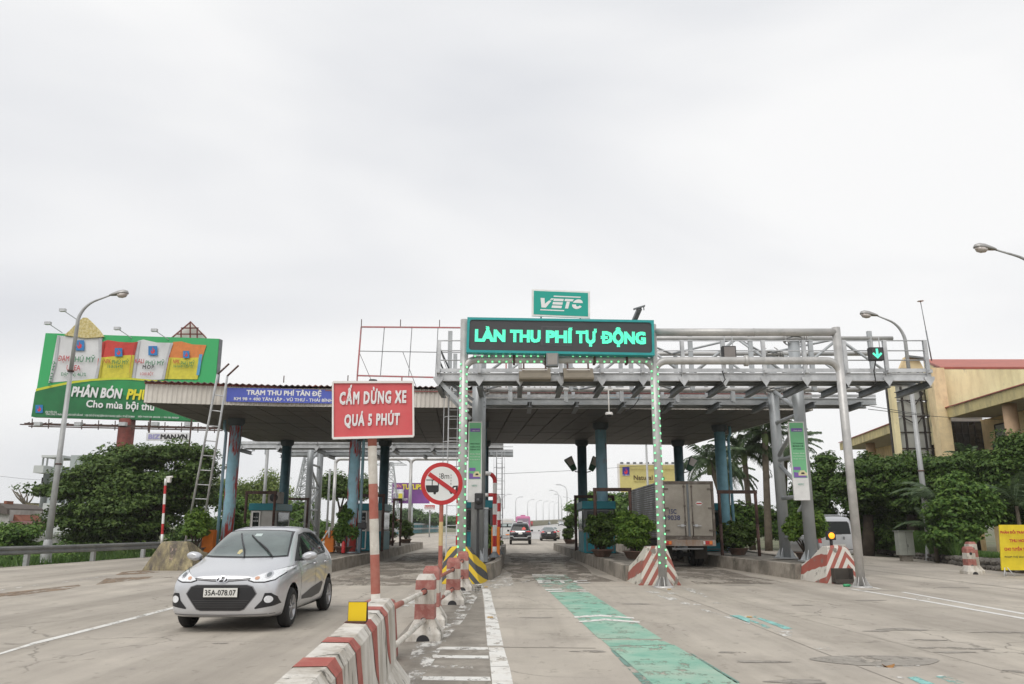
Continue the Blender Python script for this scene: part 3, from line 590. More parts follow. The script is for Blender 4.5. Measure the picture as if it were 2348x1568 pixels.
# blue banner on the fascia
def sign_on(a, c, z0, z1, off, th=.03):
    a, c = Vector(a), Vector(c); d = (c - a).normalized(); n = Vector((d.y, -d.x, 0)); b = MB(); p, q = a + n * off, c + n * off
    b.hexa([(p.x, p.y, z0), (q.x, q.y, z0), (q.x - n.x * th, q.y - n.y * th, z0), (p.x - n.x * th, p.y - n.y * th, z0), (p.x, p.y, z1), (q.x, q.y, z1), (q.x - n.x * th, q.y - n.y * th, z1), (p.x - n.x * th, p.y - n.y * th, z1)])
    return b, (p + q) / 2 + Vector((0, 0, (z0 + z1) / 2 - p.z)), d, n
def along(x):   # point of the front edge at picture x
    lo, hi = 0., 1.
    for _ in range(40):
        mid = (lo + hi) / 2; f = front(mid); px = 1173.5 + 1780 * f.x / (f.y * math.cos(TH) + (f.z - H) * math.sin(TH))
        if px < x: lo = mid
        else: hi = mid
    return front(lo)
sa, sb = along(519), along(765)
t = thing('station_name_sign', 'long blue toll station name board on the white canopy fascia', 'sign', ((sa + sb) / 2).xy.to_3d() + Vector((0, 0, ZS)))
b, c, d, n = sign_on(sa, sb, ZS + .07, ZS + .60, .08); b.build('board', blue_s, t)
w_ = (sb - sa).length
lettering('TRẠM THU PHÍ TÂN ĐỆ', c + Vector((0, 0, .10)) + d * w_ * .03, d, (0, 0, 1), w_ * .70, .17, white_l, t, bold=.045, cap=True)
lettering('KM 98 + 400 TÂN LẬP - VŨ THƯ - THÁI BÌNH', c + Vector((0, 0, -.15)) + d * w_ * .03, d, (0, 0, 1), w_ * .92, .11, white_l, t, bold=.03, cap=True)
for xa, xb, txt, lab in ((1392, 1470, 'XE Ô TÔ', 'faded pale blue lane board on the fascia above the middle lane'), (1674, 1770, 'XE Ô TÔ', 'faded pale blue lane board on the fascia above the truck lane')):
    sa, sb = along(xa), along(xb); t = thing('lane_sign', lab, 'sign', ((sa + sb) / 2), 'pale lane boards on the fascia')
    b, c, d, n = sign_on(sa, sb, ZS + .02, ZS + .52, .08); b.build('board', fascia_b, t)
    lettering(txt, c, d, (0, 0, 1), (sb - sa).length * .6, .2, mat('faded_letter', (.42, .50, .52)), t, bold=.02)
# ---------------------------------------------------------------- columns
pipe_m = mat('pale_blue_pipe', (.22, .42, .50), rough=.5, dirt=(.36, .40, .50), damt=.42, dscale=2, streak=5)
def column(x, y, r, m, label, bands=False, pipe=0):
    t = thing('canopy_column', label, 'column', (x, y, ZI), 'round blue canopy columns'); b = MB()
    b.tube([(x, y, ZI - .05), (x, y, ZS - .05)], r, 20); b.build('shaft', m, t)
    b = MB(); b.lathe([(r + .002, ZS - .36), (r + .10, ZS - .26), (r + .11, ZS - .05)], (x, y, 0), 20); b.build('capital', mat('dark_capital', (.045, .06, .07)) if 'dark_capital' not in MATS else MATS['dark_capital'], t)
    b = MB(); b.lathe([(r + .1, ZI - .02), (r + .1, ZI + .04), (r + .002, ZI + .05)], (x, y, 0), 16); b.build('base_plate', grey_d, t)
    if pipe:
        px = x + pipe * (r + .12)
        b = MB(); b.tube([(px + pipe * .1, y - .05, ZS - .1), (px + pipe * .1, y - .05, ZS - .45), (px, y - .08, ZS - .65), (px, y - .08, ZI)], .065, 10); b.build('downpipe', teal_c2 if m is not teal_c1 else pipe_m, t)
    return t
ROWF = [(-11.75, 33.0, teal_c1, 'blue canopy column with long red peeling patches behind the ladder', -1), (-6.75, 33.6, teal_c1, 'blue canopy column with red peeling paint just left of the striped sign pole', 1), (-1.35, 34.0, teal_c2, 'blue canopy column hidden behind the green banner column', 0), (3.93, 34.4, teal_c, 'blue canopy column with small red spots beside the middle lane booth', 0), (9.40, 35.2, teal_c2, 'blue canopy column with side pipe right behind the box truck', 1)]
ROWB = [(-12.0, 41.6, 'dark blue rear canopy column left, above the white booth', -1), (-6.8, 41.8, 'dark blue rear canopy column right of the striped sign pole', 0), (-1.5, 42.0, 'rear canopy column hidden behind the left portal leg', 0), (3.72, 41.6, 'dark rear canopy column carrying two green floodlights', 0), (8.9, 41.8, 'dark rear canopy column above the truck with one green floodlight', 1)]
for x, y, m, lab, pp in ROWF: column(x, y, .245, m, lab, pipe=pp)
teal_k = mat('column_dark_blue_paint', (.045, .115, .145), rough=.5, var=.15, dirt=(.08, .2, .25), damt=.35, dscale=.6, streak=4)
for x, y, lab, pp in ROWB: column(x, y, .25, teal_k, lab)
gcol = mat('green_floodlight_paint', (.02, .10, .04), rough=.5)
def flood(x, y, z, s, lab):
    t = thing('floodlight', lab, 'floodlight', (x, y, z), 'green floodlights on the canopy columns')
    M = Matrix.Rotation(s * R(28), 3, 'Y') @ Matrix.Rotation(R(-10), 3, 'X'); c = Vector((x, y, z)) + M @ Vector((0, 0, .35))
    b = MB(); q = [(-.14, -.08, -.35), (.14, -.08, -.35), (.14, .1, -.35), (-.14, .1, -.35), (-.24, -.14, .4), (.24, -.14, .4), (.24, .12, .4), (-.24, .12, .4)]
    b.hexa([c + M @ Vector(p) for p in q]); b.build('housing', gcol, t, bevel=.04)
    b = MB(); b.hexa([c + M @ Vector(p) for p in ((-.13, -.135, -.05), (.13, -.135, -.05), (.13, -.10, -.05), (-.13, -.10, -.05), (-.19, -.165, .34), (.19, -.165, .34), (.19, -.13, .34), (-.19, -.13, .34))]); b.build('glass', lens_m, t)
    b = MB(); b.bar((x, y, z - .05), (x - s * .25, y, z - .1), .05, .05); b.build('bracket', dark_iron if False else dark_b, t)
flood(3.72 - .42, 41.3, 4.35, -1, 'green floodlight left side of the dark column beside the middle lane')
flood(3.72 + .42, 41.3, 4.35, 1, 'green floodlight right side of the dark column beside the middle lane')
flood(8.9 + .42, 41.5, 4.35, 1, 'green floodlight on the dark column above the box truck')
flood(-6.75 - .38, 33.3, 5.15, -1, 'green floodlight peeking out below the left end of the red sign')
flood(-6.75 + .38, 33.3, 5.15, 1, 'green floodlight under the middle of the red sign')
# ---------------------------------------------------------------- booths
def booth(x0, x1, y, h, dep, white, lab, side=1):
    t = thing('toll_booth', lab, 'toll booth', ((x0 + x1) / 2, y + dep / 2, ZI), 'teal roofed toll booths')
    z0, z1 = ZI, ZI + h; fm = booth_w if white else booth_g
    b = MB(); b.bx((x0, y, z0), (x1, y + dep, z0 + .85)); b.build('lower_panel', teal_b, t, bevel=.01)
    b = MB(); b.bx((x0 + .03, y + .03, z0 + .851), (x1 - .03, y + dep - .03, z1 - .32)); b.build('upper_wall', fm, t)
    b = MB(); b.bx((x0 - .05, y - .05, z1 - .319), (x1 + .05, y + dep + .05, z1)); b.build('roof', teal_b, t, bevel=.02)
    xd = x0 + (x1 - x0) * .48 if white else x1
    b = MB(); wf = [(x0 + .1, xd - .06)]
    for a, c in wf:
        for p, q in (((a, y - .0, z0 + .08), (a + .05, y + .02, z1 - .36)), ((c - .05, y - .0, z0 + .08), (c, y + .02, z1 - .36)), ((a, y - .001, z1 - .41), (c, y + .021, z1 - .36)), ((a, y - .001, z0 + .86), (c, y + .021, z0 + .92)), ((a, y - .001, z0 + .06), (c, y + .021, z0 + .10))):
            b.bx((p[0], p[1] - .02, p[2]), (q[0], q[1], q[2]))
    b.build('door_frame', white_fr if white else booth_g, t)
    a, c = wf[0]; b = MB(); b.bx((a + .05, y + .0, z0 + .92), (c - .05, y + .025, z1 - .41)); b.build('door_glass', car_glass, t)
    if white:
        m_ = (a + c) / 2
        lettering('RA VÀO', (m_, y - .002, z1 - .62), (1, 0, 0), (0, 0, 1), (c - a) * .5, .06, white_l, t, bold=.02)
        lettering('ĐÓNG CỬA', (m_, y - .002, z1 - .78), (1, 0, 0), (0, 0, 1), (c - a) * .6, .08, white_l, t, bold=.03)
    for s, X in ((-1, x0), (1, x1)):
        b = MB(); b.bx((X - .02 if s < 0 else X - .01, y + .5, z0 + .95), (X + .01 if s < 0 else X + .02, y + dep - .4, z1 - .4)); b.build('side_window', wglass, t)
        b = MB(); b.bx((X - .03 if s < 0 else X + .0, y + .48, z0 + .9), (X if s < 0 else X + .03, y + dep - .38, z0 + .95)); b.build('window_sill', grey, t)
    return t
booth(-12.0, -10.85, 36.4, 2.1, 2.6, True, 'white toll booth with teal roof on the leftmost island')
booth(-7.15, -5.98, 36.5, 2.1, 2.6, True, 'white and teal toll booth with fire extinguisher beside the striped pole')
booth(-2.05, -.80, 33.6, 2.15, 2.6, False, 'dark toll booth with teal roof behind the right striped pipe')
booth(2.98, 4.28, 33.2, 2.1, 2.6, False, 'teal roofed toll booth behind the middle lane bush')
booth(8.45, 9.75, 36.0, 2.1, 2.6, False, 'teal roofed booth mostly hidden behind the box truck')
def frame(x0, x1, y, z, lab, m=rusty, slope=0.):
    t = thing('steel_barrier', lab, 'steel frame', ((x0 + x1) / 2, y, ZI), 'rusty goalpost frames on the islands')
    b = MB(); b.banded((x0, y, ZI - .02), (x0, y, z), .062, [.5], mis=(0, 0)); b.build('post', m, t)
    b = MB(); b.banded((x1, y, ZI - .02), (x1, y, z), .062, [.5], mis=(0, 0)); b.build('post', m, t)
    b = MB(); b.bar((x0 - .062, y, z + slope), (x1 + .062, y, z), .124, .13, up=Vector((0, 0, 1))); b.build('crossbar', m, t)
frame(3.16, 4.50, 30.2, 2.86, 'rusty goalpost frame in front of the middle lane booth')
frame(2.96, 4.72, 37.0, 2.84, 'dark goalpost frame behind the middle lane booth')
frame(7.95, 9.35, 30.4, 2.78, 'dark red goalpost frame right of the box truck')
frame(-12.0, -10.72, 35.8, 2.98, 'rusty goalpost frame in front of the leftmost white booth')
frame(-12.7, -11.2, 43.5, 2.95, 'black goalpost frame behind the leftmost white booth')
frame(-7.35, -5.85, 36.1, 2.86, 'rusty goalpost frame around the booth with the fire extinguisher')
frame(-6.85, -6.42, 46.0, 3.0, 'narrow dark frame between the striped pole and far bush')
# air conditioners
def aircon(x, y, z, lab):
    t = thing('air_conditioner', lab, 'air conditioner', (x, y, z), 'air conditioner units on booths'); b = MB(); b.bx((x - .27, y - .35, z), (x + .27, y + .35, z + .52)); b.build('case', mat('aircon_case', (.33, .30, .27)) if 'aircon_case' not in MATS else MATS['aircon_case'], t, bevel=.02)
    b = MB(); b.lathe([(.0, -.012), (.18, -.012), (.19, 0)], (x, y - .352, z + .26), 16, ax='Y'); b.build('fan_grille', dark_b, t)
aircon(-11.0, 36.9, ZI + 2.1, 'grey air conditioner on the roof of the leftmost booth')
aircon(7.3 + .95, 35.2, 2.25, 'dark air conditioner unit right of the truck box')
# fire extinguishers
def exting(p, lab):
    t = thing('fire_extinguisher', lab, 'fire extinguisher', p, 'fire extinguishers'); b = MB(); p = Vector(p)
    b.lathe([(.0, 0), (.075, 0), (.08, .03), (.08, .38), (.05, .46), (.02, .48), (0, .48)], p, 14); b.build('cylinder', redb, t)
    b = MB(); b.box(p + Vector((.02, 0, .52)), (.14, .03, .06)); b.tube([p + Vector((.05, 0, .5)), p + Vector((.12, 0, .4)), p + Vector((.1, 0, .2))], .012, 6); b.build('valve', dark_b, t)
exting((-6.15, 36.2, ZI + .25), 'red fire extinguisher on the wall of the booth beside the striped pole')
exting((-6.95, 33.1, ZI), 'red fire extinguisher standing at the foot of the peeling blue column')
# black card reader post
p = P(772 + 52, 1264, 33.5); p = Vector((-6.35, 33.6, ZI)); t = thing('card_reader', 'black card reader on a short post beside the white and teal booth', 'card reader', p)
b = MB(); b.bar(p, p + Vector((0, 0, 1.0)), .08, .08); b.build('post', dark_b, t); b = MB(); b.box(p + Vector((.05, -.05, 1.1)), (.36, .2, .26)); b.build('reader', black_pl, t, bevel=.02)
# orange barrier cabinets
def cabinet(x, y, w_, h, lab, arm=0):
    t = thing('barrier_cabinet', lab, 'barrier machine', (x, y, ZI), 'orange barrier machines'); b = MB(); b.bx((x - w_ / 2, y - .2, ZI), (x + w_ / 2, y + .2, ZI + h)); b.build('housing', orange_m, t, bevel=.025)
    b = MB(); b.bx((x - w_ / 2 + .05, y - .206, ZI + .15), (x + w_ / 2 - .05, y - .201, ZI + h * .7)); b.build('door', orange_m, t)
    if arm:
        b = MB(); b.banded((x - .02, y - .26, ZI + h + .02), (x - .50, y - .28, ZI + h - .75), .035, [.3, .45, .6], mis=(0, 0, 1, 0)); b.tube([(x, y - .26, ZI + h - .3), (x, y - .26, ZI + h + .15)], .045, 8, 0); b.build('arm', [whtb, orange_m], t)
cabinet(-12.25, 32.4, .46, .93, 'orange barrier machine behind the leftmost leaning ladder')
cabinet(-7.78, 34.3, .40, .90, 'orange barrier machine with white folded arm right of the hatchback roof', 1)
cabinet(-.62, 30.5, .32, 1.05, 'orange cabinet behind the grey banner column')
# striped bumper pipes of island c
def spipe(pts, cuts, lab, r=.075, g='red and white bent bumper pipes'):
    t = thing('bumper_pipe', lab, 'bumper pipe', pts[0], g); pts = [Vector(p) for p in pts]; b = MB()
    L_ = [0]
    for i in range(1, len(pts)): L_.append(L_[-1] + (pts[i] - pts[i - 1]).length)
    def at(s):
        for i in range(1, len(pts)):
            if s <= L_[i] + 1e-6: return pts[i - 1].lerp(pts[i], (s - L_[i - 1]) / (L_[i] - L_[i - 1]))
        return pts[-1]
    s = 0; k = 0
    while s < L_[-1] - .01:
        e = min(L_[-1], s + cuts); q = [at(s)] + [p for p, l in zip(pts, L_) if s + .01 < l < e - .01] + [at(e)]
        b.tube(q, r, 12, k % 2, caps=(s == 0 or e == L_[-1])); s = e; k += 1
    b.build('pipe', [whtb, redb], t)
    b = MB(); b.lathe([(r + .14, pts[0].z), (r + .02, pts[0].z + .16), (r, pts[0].z + .2)], (pts[0].x, pts[0].y, 0), 12); b.build('footing', grey_d, t)
def arc(x, y, z, r, dx, dy, n=6): return [(x + dx * r * (1 - math.cos(a)), y + dy * r * (1 - math.cos(a)), z - r + r * math.sin(a)) for a in np.linspace(0, math.pi / 2, n)]
xr = -.62
spipe([(xr, 28.6, ZI)] + arc(xr, 28.6, 3.37, .28, -1, 0) + [(xr - .95, 28.6, 3.37)], .372, 'thick red and white bent pipe right of the green banner')
spipe([(xr + .10, 31.8, ZI)] + arc(xr + .10, 31.8, 2.72, .2, -1, 0) + [(xr - .5, 31.8, 2.72)], .33, 'thinner red and white bent pipe further back in the middle lane')
spipe([(-1.96, 29.0, ZI), (-1.96, 29.0, 3.0)], .38, 'straight red and white pipe left of the lit left portal leg', g='red and white bumper pipes')
# traffic light on column c and grey slab post
p = Vector((-1.03, 24.6, 2.25)); t = thing('lane_signal', 'black unlit round signal lamp on a post beside the left portal leg', 'signal lamp', (p.x, p.y, ZI))
b = MB(); b.box(p, (.26, .18, .5)); b.build('housing', dark_b, t, bevel=.03); b = MB(); b.lathe([(0, -.12), (.1, -.11), (.11, -.09)], p + Vector((0, -.0, 0)), 16, ax='Y'); b.build('lens', black_pl, t); b = MB(); b.bar((p.x - .02, p.y, ZI), (p.x - .02, p.y, 2.0), .08, .08); b.build('post', dark_b, t)
t = thing('grey_bollard', 'tall dark grey box post behind the yellow and black nose', 'post', (-.8, 24.75, ZI)); b = MB(); b.bx((-.86, 24.6, ZI), (-.74, 24.9, ZI + 1.6)); b.build('body', grey_d, t, bevel=.02); b = MB(); b.bx((-.87, 24.59, ZI + 1.601), (-.73, 24.91, ZI + 1.64)); b.build('cap', grey, t)
# ================================================================ truss gantries with walkways
def gantry(lab, x0, x1, dx0, dx1, yA, step, cols, flip=1, zt=7.62, zb=6.3, zd=5.86, grp='steel truss gantries'):
    """yA: depth of the near walkway edge; the far edge is 5.7 m behind; x0..x1 deck, dx0..dx1 chords"""
    t = thing('truss_gantry', lab, 'gantry', ((x0 + x1) / 2, yA + 2.8, 0), grp)
    yB, yC, yD = yA + 1.8, yA + 4.2, yA + 5.7
    for (y, z, r, a, c) in ((yB, zt, .075, dx0, dx1), (yC, zt, .075, dx0, dx1 + .3), (yB, zb, .085, dx0, dx1), (yC, zb, .085, dx0, dx1 + .4)):
        b = MB(); b.tube([(a, y, z), (c, y, z)], r, 12)
        q = a + 4.6
        while q < c - 1: b.tube([(q - .02, y, z), (q + .02, y, z)], r + .045, 12); b.tube([(q + .04, y, z), (q + .08, y, z)], r + .045, 12); q += 6.3
        b.build('chord', grey_p, t)
    n = int((dx1 - dx0) / 1.55); xs = np.linspace(dx0 + .1, dx1 - .1, n + 1)
    for i in range(n):
        for y in (yB, yC):
            b = MB(); b.tube([(xs[i], y, zt if i % 2 else zb), (xs[i + 1], y, zb if i % 2 else zt)], .045, 8); b.build('brace', grey, t)
        b = MB(); b.tube([(xs[i], yB, zb), (xs[i + 1], yC, zb)] if i % 2 else [(xs[i], yC, zb), (xs[i + 1], yB, zb)], .04, 8); b.build('brace', grey, t)
        b = MB(); b.tube([(xs[i], yB, zt), (xs[i + 1], yC, zt)] if i % 2 else [(xs[i], yC, zt), (xs[i + 1], yB, zt)], .04, 8); b.build('brace', grey, t)
    # deck edge beams, walkway plates and rails
    for (ya, yb_, xx0, xx1, front_) in ((yA, yA + .85, x0, x1, True), (yD - .85, yD, x0 + 1.2, x1 + .57, False)):
        for y in (ya, yb_):
            b = MB(); b.bx((xx0, y - .03, zd), (xx1, y + .03, zd + .2)); b.bx((xx0, y - .07, zd + .2), (xx1, y + .07, zd + .225)); b.bx((xx0, y - .07, zd - .025), (xx1, y + .07, zd)); b.build('deck_beam', grey_l if y == yA else grey, t)
        b = MB(); b.bx((xx0, ya + .08, zd + .226), (xx1, yb_ - .08, zd + .25)); b.build('deck_plate', grey_d, t)
        for k_ in range(3):
            b = MB(); yy = ya + .2 + .22 * k_; b.bx((xx0, yy - .05, zd + .04), (xx1, yy + .05, zd + .12)); b.build('stringer', grey_d, t)
        b = MB(); b.bx((xx0, ya - .06, zd + .251), (xx1, ya - .03, zd + .36)); b.build('toe_board', grey_l, t)
        yr = ya - .06 if front_ else yb_ + .02
        for z in (zd + .62, zd + .92, zd + 1.24):
            b = MB(); b.tube([(xx0, yr, z), (xx1, yr, z)], .02, 6); b.build('handrail', grey_l, t)
        x = xx0 + .04
        while x < xx1 + .02:
            b = MB(); b.bx((x - .06, yr - .02, zd - .02), (x + .06, yr + .04, zd + 1.26)); b.bx((x - .06, yr - .04, zd - .02), (x - .045, yr + .06, zd + 1.26)); b.build('rail_post', grey_l, t)
            if front_:
                b = MB(); b.extr([(x - .15, yr - .035, zd + .1), (x - .15, yr - .035, zd + .02), (x, yr - .035, zd - .2), (x + .15, yr - .035, zd + .02), (x + .15, yr - .035, zd + .1)], (0, .02, 0)); b.build('gusset', grey_l, t)
                b = MB(); b.bx((x - .05, ya - .22, zd + .2), (x + .05, ya, zd + .3)); b.build('stub', grey_l, t)
            b = MB(); ye = (ya - .02, yB + .25) if front_ else (yC - .2, yb_ + .02)
            b.bx((x - .08, ye[0], zd - .22), (x + .08, ye[1], zd - .2)); b.bx((x - .015, ye[0], zd - .2), (x + .015, ye[1], zd - .045)); b.bx((x - .08, ye[0], zd - .045), (x + .08, ye[1], zd - .027)); b.build('cross_beam', grey_d, t)
            x += step if front_ else step * 1.35
    x = x0 + .25; k = 0
    while x < x1:
        for y in (yB, yC):
            b = MB(); b.bx((x - .05, y - .05, zd - .027), (x + .05, y + .05, zt + (.25 if y == yB and flip > 0 else .0))); b.bx((x - .09, y - .06, zd), (x - .05, y + .06, zt + (.25 if y == yB and flip > 0 else .0))); b.build('hanger', grey, t)
        x += step * 1.6; k += 1
    for x, z0 in cols:
        for y in (yB, yC):
            b = MB(); b.tube([(x, y, z0), (x, y, zt + .12)], .185, 20); b.build('column', mat('column_galvanised', (.38, .40, .41), rough=.45, metal=.25, var=.1, vscale=1.2, dirt=(.52, .55, .56), damt=.36, dscale=.8, streak=5, dsoft=.1) if 'column_galvanised' not in MATS else MATS['column_galvanised'], t)
            for z in (zb, zt):
                b = MB()
                for sx in (-1, 1):
                    b.lathe([(.0, sx * .30), (.16, sx * .30), (.16, sx * .27), (.10, sx * .26), (.10, sx * .0)], (x, y, z), 14, ax='X')
                    for a in range(0, 360, 45): b.bar((x + sx * .29, y + math.cos(R(a)) * .15, z + math.sin(R(a)) * .15), (x + sx * .17, y + math.cos(R(a)) * .25, z + math.sin(R(a)) * .25), .015, .03)
                b.lathe([(.18, z - .1), (.27, z - .06), (.27, z - .03), (.18, z - .02)], (x, y, 0), 18); b.lathe([(.18, z + .02), (.27, z + .03), (.27, z + .06), (.18, z + .1)], (x, y, 0), 18)
                b.build('flange', grey_p, t)
            b = MB(); b.bx((x - .33, y - .33, z0), (x + .33, y + .33, z0 + .04))
            for a in range(4):
                M = Matrix.Rotation(a * math.pi / 2 + math.pi / 4, 3, 'Z'); b.extr([Vector((x, y, z0 + .04)) + M @ Vector(q) for q in ((.17, -.01, 0), (.38, -.01, 0), (.17, -.01, .34))], M @ Vector((0, .02, 0)))
            b.build('base_plate', grey, t)
        zz = z0 + .7; s = 0
        while zz < zb - .9:
            b = MB(); b.tube([(x, yB, zz), (x, yC, zz)], .07, 8); b.build('tie', grey_d if False else grey, t)
            b = MB(); b.tube([(x, yB, zz + (.1 if s % 2 else 1.2)), (x, yC, zz + (1.2 if s % 2 else .1))], .07, 8); b.build('tie', grey, t); zz += 1.32; s += 1
    return t
ga = gantry('large grey truss gantry with walkway crossing the lanes in front of the canopy', -2.3, 12.83, -1.1, 12.75, 23.5, 1.255, [(-1.12, ZI), (9.42, ZI)])
gb = gantry('second grey truss gantry seen under the canopy beyond the left lanes', -15.6, -.5, -15.2, -1.2, 44.6, 2.2, [(-11.95, ZI), (-1.75, ZI)], flip=0)
# knee braces at the left end
for y in (23.6, 25.2):
    b = MB(); b.bar((-2.2, y, 5.8), (-1.35, y, 4.9), .12, .12); b.build('knee_brace', grey, ga)
    b = MB(); b.bar((-1.9, y + .2, 5.8), (-1.2, y + .2, 5.3), .05, .09); b.build('knee_brace', grey_d, ga)
b = MB(); b.bar((-2.3, 23.45, 7.05), (-2.3, 24.3, 7.05), .03, .03); b.bar((-2.3, 23.5, 7.0), (-1.9, 24.2, 6.15), .05, .02); b.bar((-2.3, 23.5, 6.6), (-2.1, 24.2, 6.15), .05, .02); b.build('end_rail', grey_d, ga)
def caged(xc, y, z0, z1, lab):
    t = thing('caged_ladder', lab, 'ladder', (xc, y, z0), 'caged ladders on the gantries')
    b = MB(); b.bx((xc - .2, y - .02, z0), (xc - .16, y + .02, z1)); b.build('rail', grey_l, t)
    b = MB(); b.bx((xc + .16, y - .02, z0), (xc + .2, y + .02, z1)); b.build('rail', grey_l, t)
    z = z0 + .2; 
    while z < z1: b = MB(); b.tube([(xc - .16, y, z), (xc + .16, y, z)], .013, 6, caps=False); b.build('rung', grey_l, t); z += .3
    z = z0 + 2.1
    while z < z1: b = MB(); b.tube([(xc + .33 * math.cos(a), y - .33 * math.sin(a) * 1.3, z) for a in np.linspace(0, math.pi, 9)], .014, 5); b.build('hoop', grey_l, t); z += .78
    for a in np.linspace(.3, math.pi - .3, 4): b = MB(); b.tube([(xc + .33 * math.cos(a), y - .43 * math.sin(a), z0 + 2.1), (xc + .33 * math.cos(a), y - .43 * math.sin(a), z1)], .012, 5); b.build('cage_bar', grey_l, t)
caged(-1.85, 24.7, ZI, 5.9, 'caged steel ladder behind the lit left portal leg')
caged(-.75, 46.5, ZI, 5.8, 'far caged ladder right of the green banner')
# ================================================================ tube portals
def portal_leg(t, x, y, z1, m, leds=0, r=.11):
    b = MB(); b.tube([(x, y, .02), (x, y, z1)], r, 20); b.build('leg', m, t)
    b = MB(); b.lathe([(.26, 0), (.26, .03), (.12, .035)], (x, y, 0), 16)
    for k in range(8):
        M = Matrix.Rotation(k * math.pi / 4, 3, 'Z'); b.extr([Vector((x, y, .03)) + M @ Vector(q) for q in ((.10, -.008, 0), (.23, -.008, 0), (.10, -.008, .24))], M @ Vector((0, .016, 0)))
    b.build('foot', m, t)
def bent(t, xa, xb, y, z, r, m, R_=.35, thin=.105):
    q = [(xa, y, z - R_)] + [(xa + R_ * (1 - math.cos(a)), y, z - R_ + R_ * math.sin(a)) for a in np.linspace(.15, math.pi / 2, 7)]
    q2 = [(xb - R_ * (1 - math.cos(a)), y, z - R_ + R_ * math.sin(a)) for a in np.linspace(math.pi / 2, .15, 7)] + [(xb, y, z - R_)]
    b = MB(); b.tube(q + q2, thin, 16); b.build('lower_beam', m, t); return q + q2
XL, XM, XR, YP = -1.29, 3.81, 8.80, 20.45
por = thing('lit_portal', 'grey tube portal over the lanes with two legs dotted with green lights', 'portal', ((XL + XR) / 2, YP, 0))
for x, zz in ((XL, 6.97), (XM, 6.83), (XR, 6.75)): portal_leg(por, x, YP, zz, grey_p)
b = MB(); b.tube([(XM, YP, 6.62), (XR, YP, 6.62)], .105, 16); b.tube([(6.55, YP, 6.62), (6.58, YP, 6.62)], .112, 16); b.build('upper_beam', grey_p, por)
b = MB(); b.tube([(XL, YP + .02, 6.55), (XM, YP + .02, 6.55)], .10, 16); b.build('upper_beam', grey_p, por)
bent(por, XL, XM, YP, 5.86, .11, grey_p); bent(por, XM, XR, YP, 5.83, .11, grey_p)
b = MB(); b.lathe([(.105, -.05), (.15, -.045), (.15, .045), (.105, .05)], (6.3, YP, 5.83), 16, ax='X'); b.build('flange', grey_p, por)
# green light modules (shared mesh)
b = MB(); b.bx((-.027, -.012, -.027), (.027, 0, .027)); 
for sx in (-1, 1):
    for sz in (-1, 1): b.bx((sx * .013 - .009, -.02, sz * .013 - .009), (sx * .013 + .009, -.0125, sz * .013 + .009), 1)
led0 = None
def led(p, az=0.):
    """module on a tube; az turns it round the tube"""
    global led0
    if led0 is None: led0 = b.build('led_light', [led_base, led_on], por, local=True); o = led0
    else: o = led0.copy(); COL.objects.link(o); o.parent = por
    o.location = Vector(p) - wloc(por); return o
for x, zt_, n in ((XL, 5.72, 27), (XM, 5.72, 27)):
    for s in (-1, 1):
        for k in range(n):
            z = zt_ - k * .197 - (.08 if s > 0 else 0)
            if z < .16: continue
            o = led((x + s * .075, YP - .082, z)); o.rotation_euler = (0, 0, s * R(38))
for k in range(25):
    xx = XL + .30 + k * (XM - XL - .6) / 24
    if abs(xx - 1.3) < .17: continue
    for s in (-1, 1):
        o = led((xx + (.09 if s < 0 else 0), YP - .085, 5.86 + s * .068)); o.rotation_euler = (s * R(-32), 0, 0)
# portals behind
por2 = thing('far_portal', 'thin grey tube portal beyond the canopy on the left lanes', 'portal', (-7, 54, 0))
for x in (-12.15, -6.95, -1.8): portal_leg(por2, x, 54, 5.9, grey_p)
bent(por2, -12.15, -6.95, 54, 6.0, .11, grey_p); bent(por2, -6.95, -1.8, 54, 6.0, .11, grey_p)
# ---------------------------------------------------------------- LED message board
def face(x, y): return P(x, y, YP - .33)
a0, a1, a2, a3 = face(1069, 808), face(1500.5, 815), face(1498, 735), face(1071.5, 727)
t = thing('message_board', 'wide black message board with glowing green Vietnamese words in a teal frame', 'electronic sign', (a0 + a1) / 2)
ctr = (a0 + a1 + a2 + a3) / 4; rt = (a1 - a0).normalized(); up = (a3 - a0 - rt * (a3 - a0).dot(rt)).normalized(); nn = rt.cross(up)
W_, H_ = (a1 - a0).length, ((a3 - a0).length + (a2 - a1).length) / 2
def rbox(b, w0, w1, h0, h1, d0, d1, mi=0, c=None):
    c = ctr if c is None else c
    b.hexa([c + rt * u + up * v + nn * d for d in (d0, d1) for u, v in ((w0, h0), (w1, h0), (w1, h1), (w0, h1))], mi)
b = MB(); f_ = .065
rbox(b, -W_ / 2, W_ / 2, -H_ / 2, -H_ / 2 + f_, -.25, .03); rbox(b, -W_ / 2, W_ / 2, H_ / 2 - f_, H_ / 2, -.25, .03); rbox(b, -W_ / 2, -W_ / 2 + f_, -H_ / 2 + f_, H_ / 2 - f_, -.25, .03); rbox(b, W_ / 2 - f_, W_ / 2, -H_ / 2 + f_, H_ / 2 - f_, -.25, .03)
for sx in (-1, 1):
    for sy in (-1, 1):
        q = [(sx * (W_ / 2 - f_), sy * (H_ / 2 - f_)), (sx * (W_ / 2 - f_ - .07), sy * (H_ / 2 - f_)), (sx * (W_ / 2 - f_ - .02), sy * (H_ / 2 - f_ - .02)), (sx * (W_ / 2 - f_), sy * (H_ / 2 - f_ - .07))]
        b.extr([ctr + rt * u + up * v + nn * .001 for u, v in q], nn * .025)
b.build('frame', led_teal, t)
b = MB(); rbox(b, -W_ / 2 + f_, W_ / 2 - f_, -H_ / 2 + f_, H_ / 2 - f_, -.24, 0); b.build('panel', led_panel, t)
b = MB(); rbox(b, -.52, .30, -.26, .28, .0005, .006); b.build('service_hatch', mat('hatch_black', (.075, .075, .08), rough=.3), t)
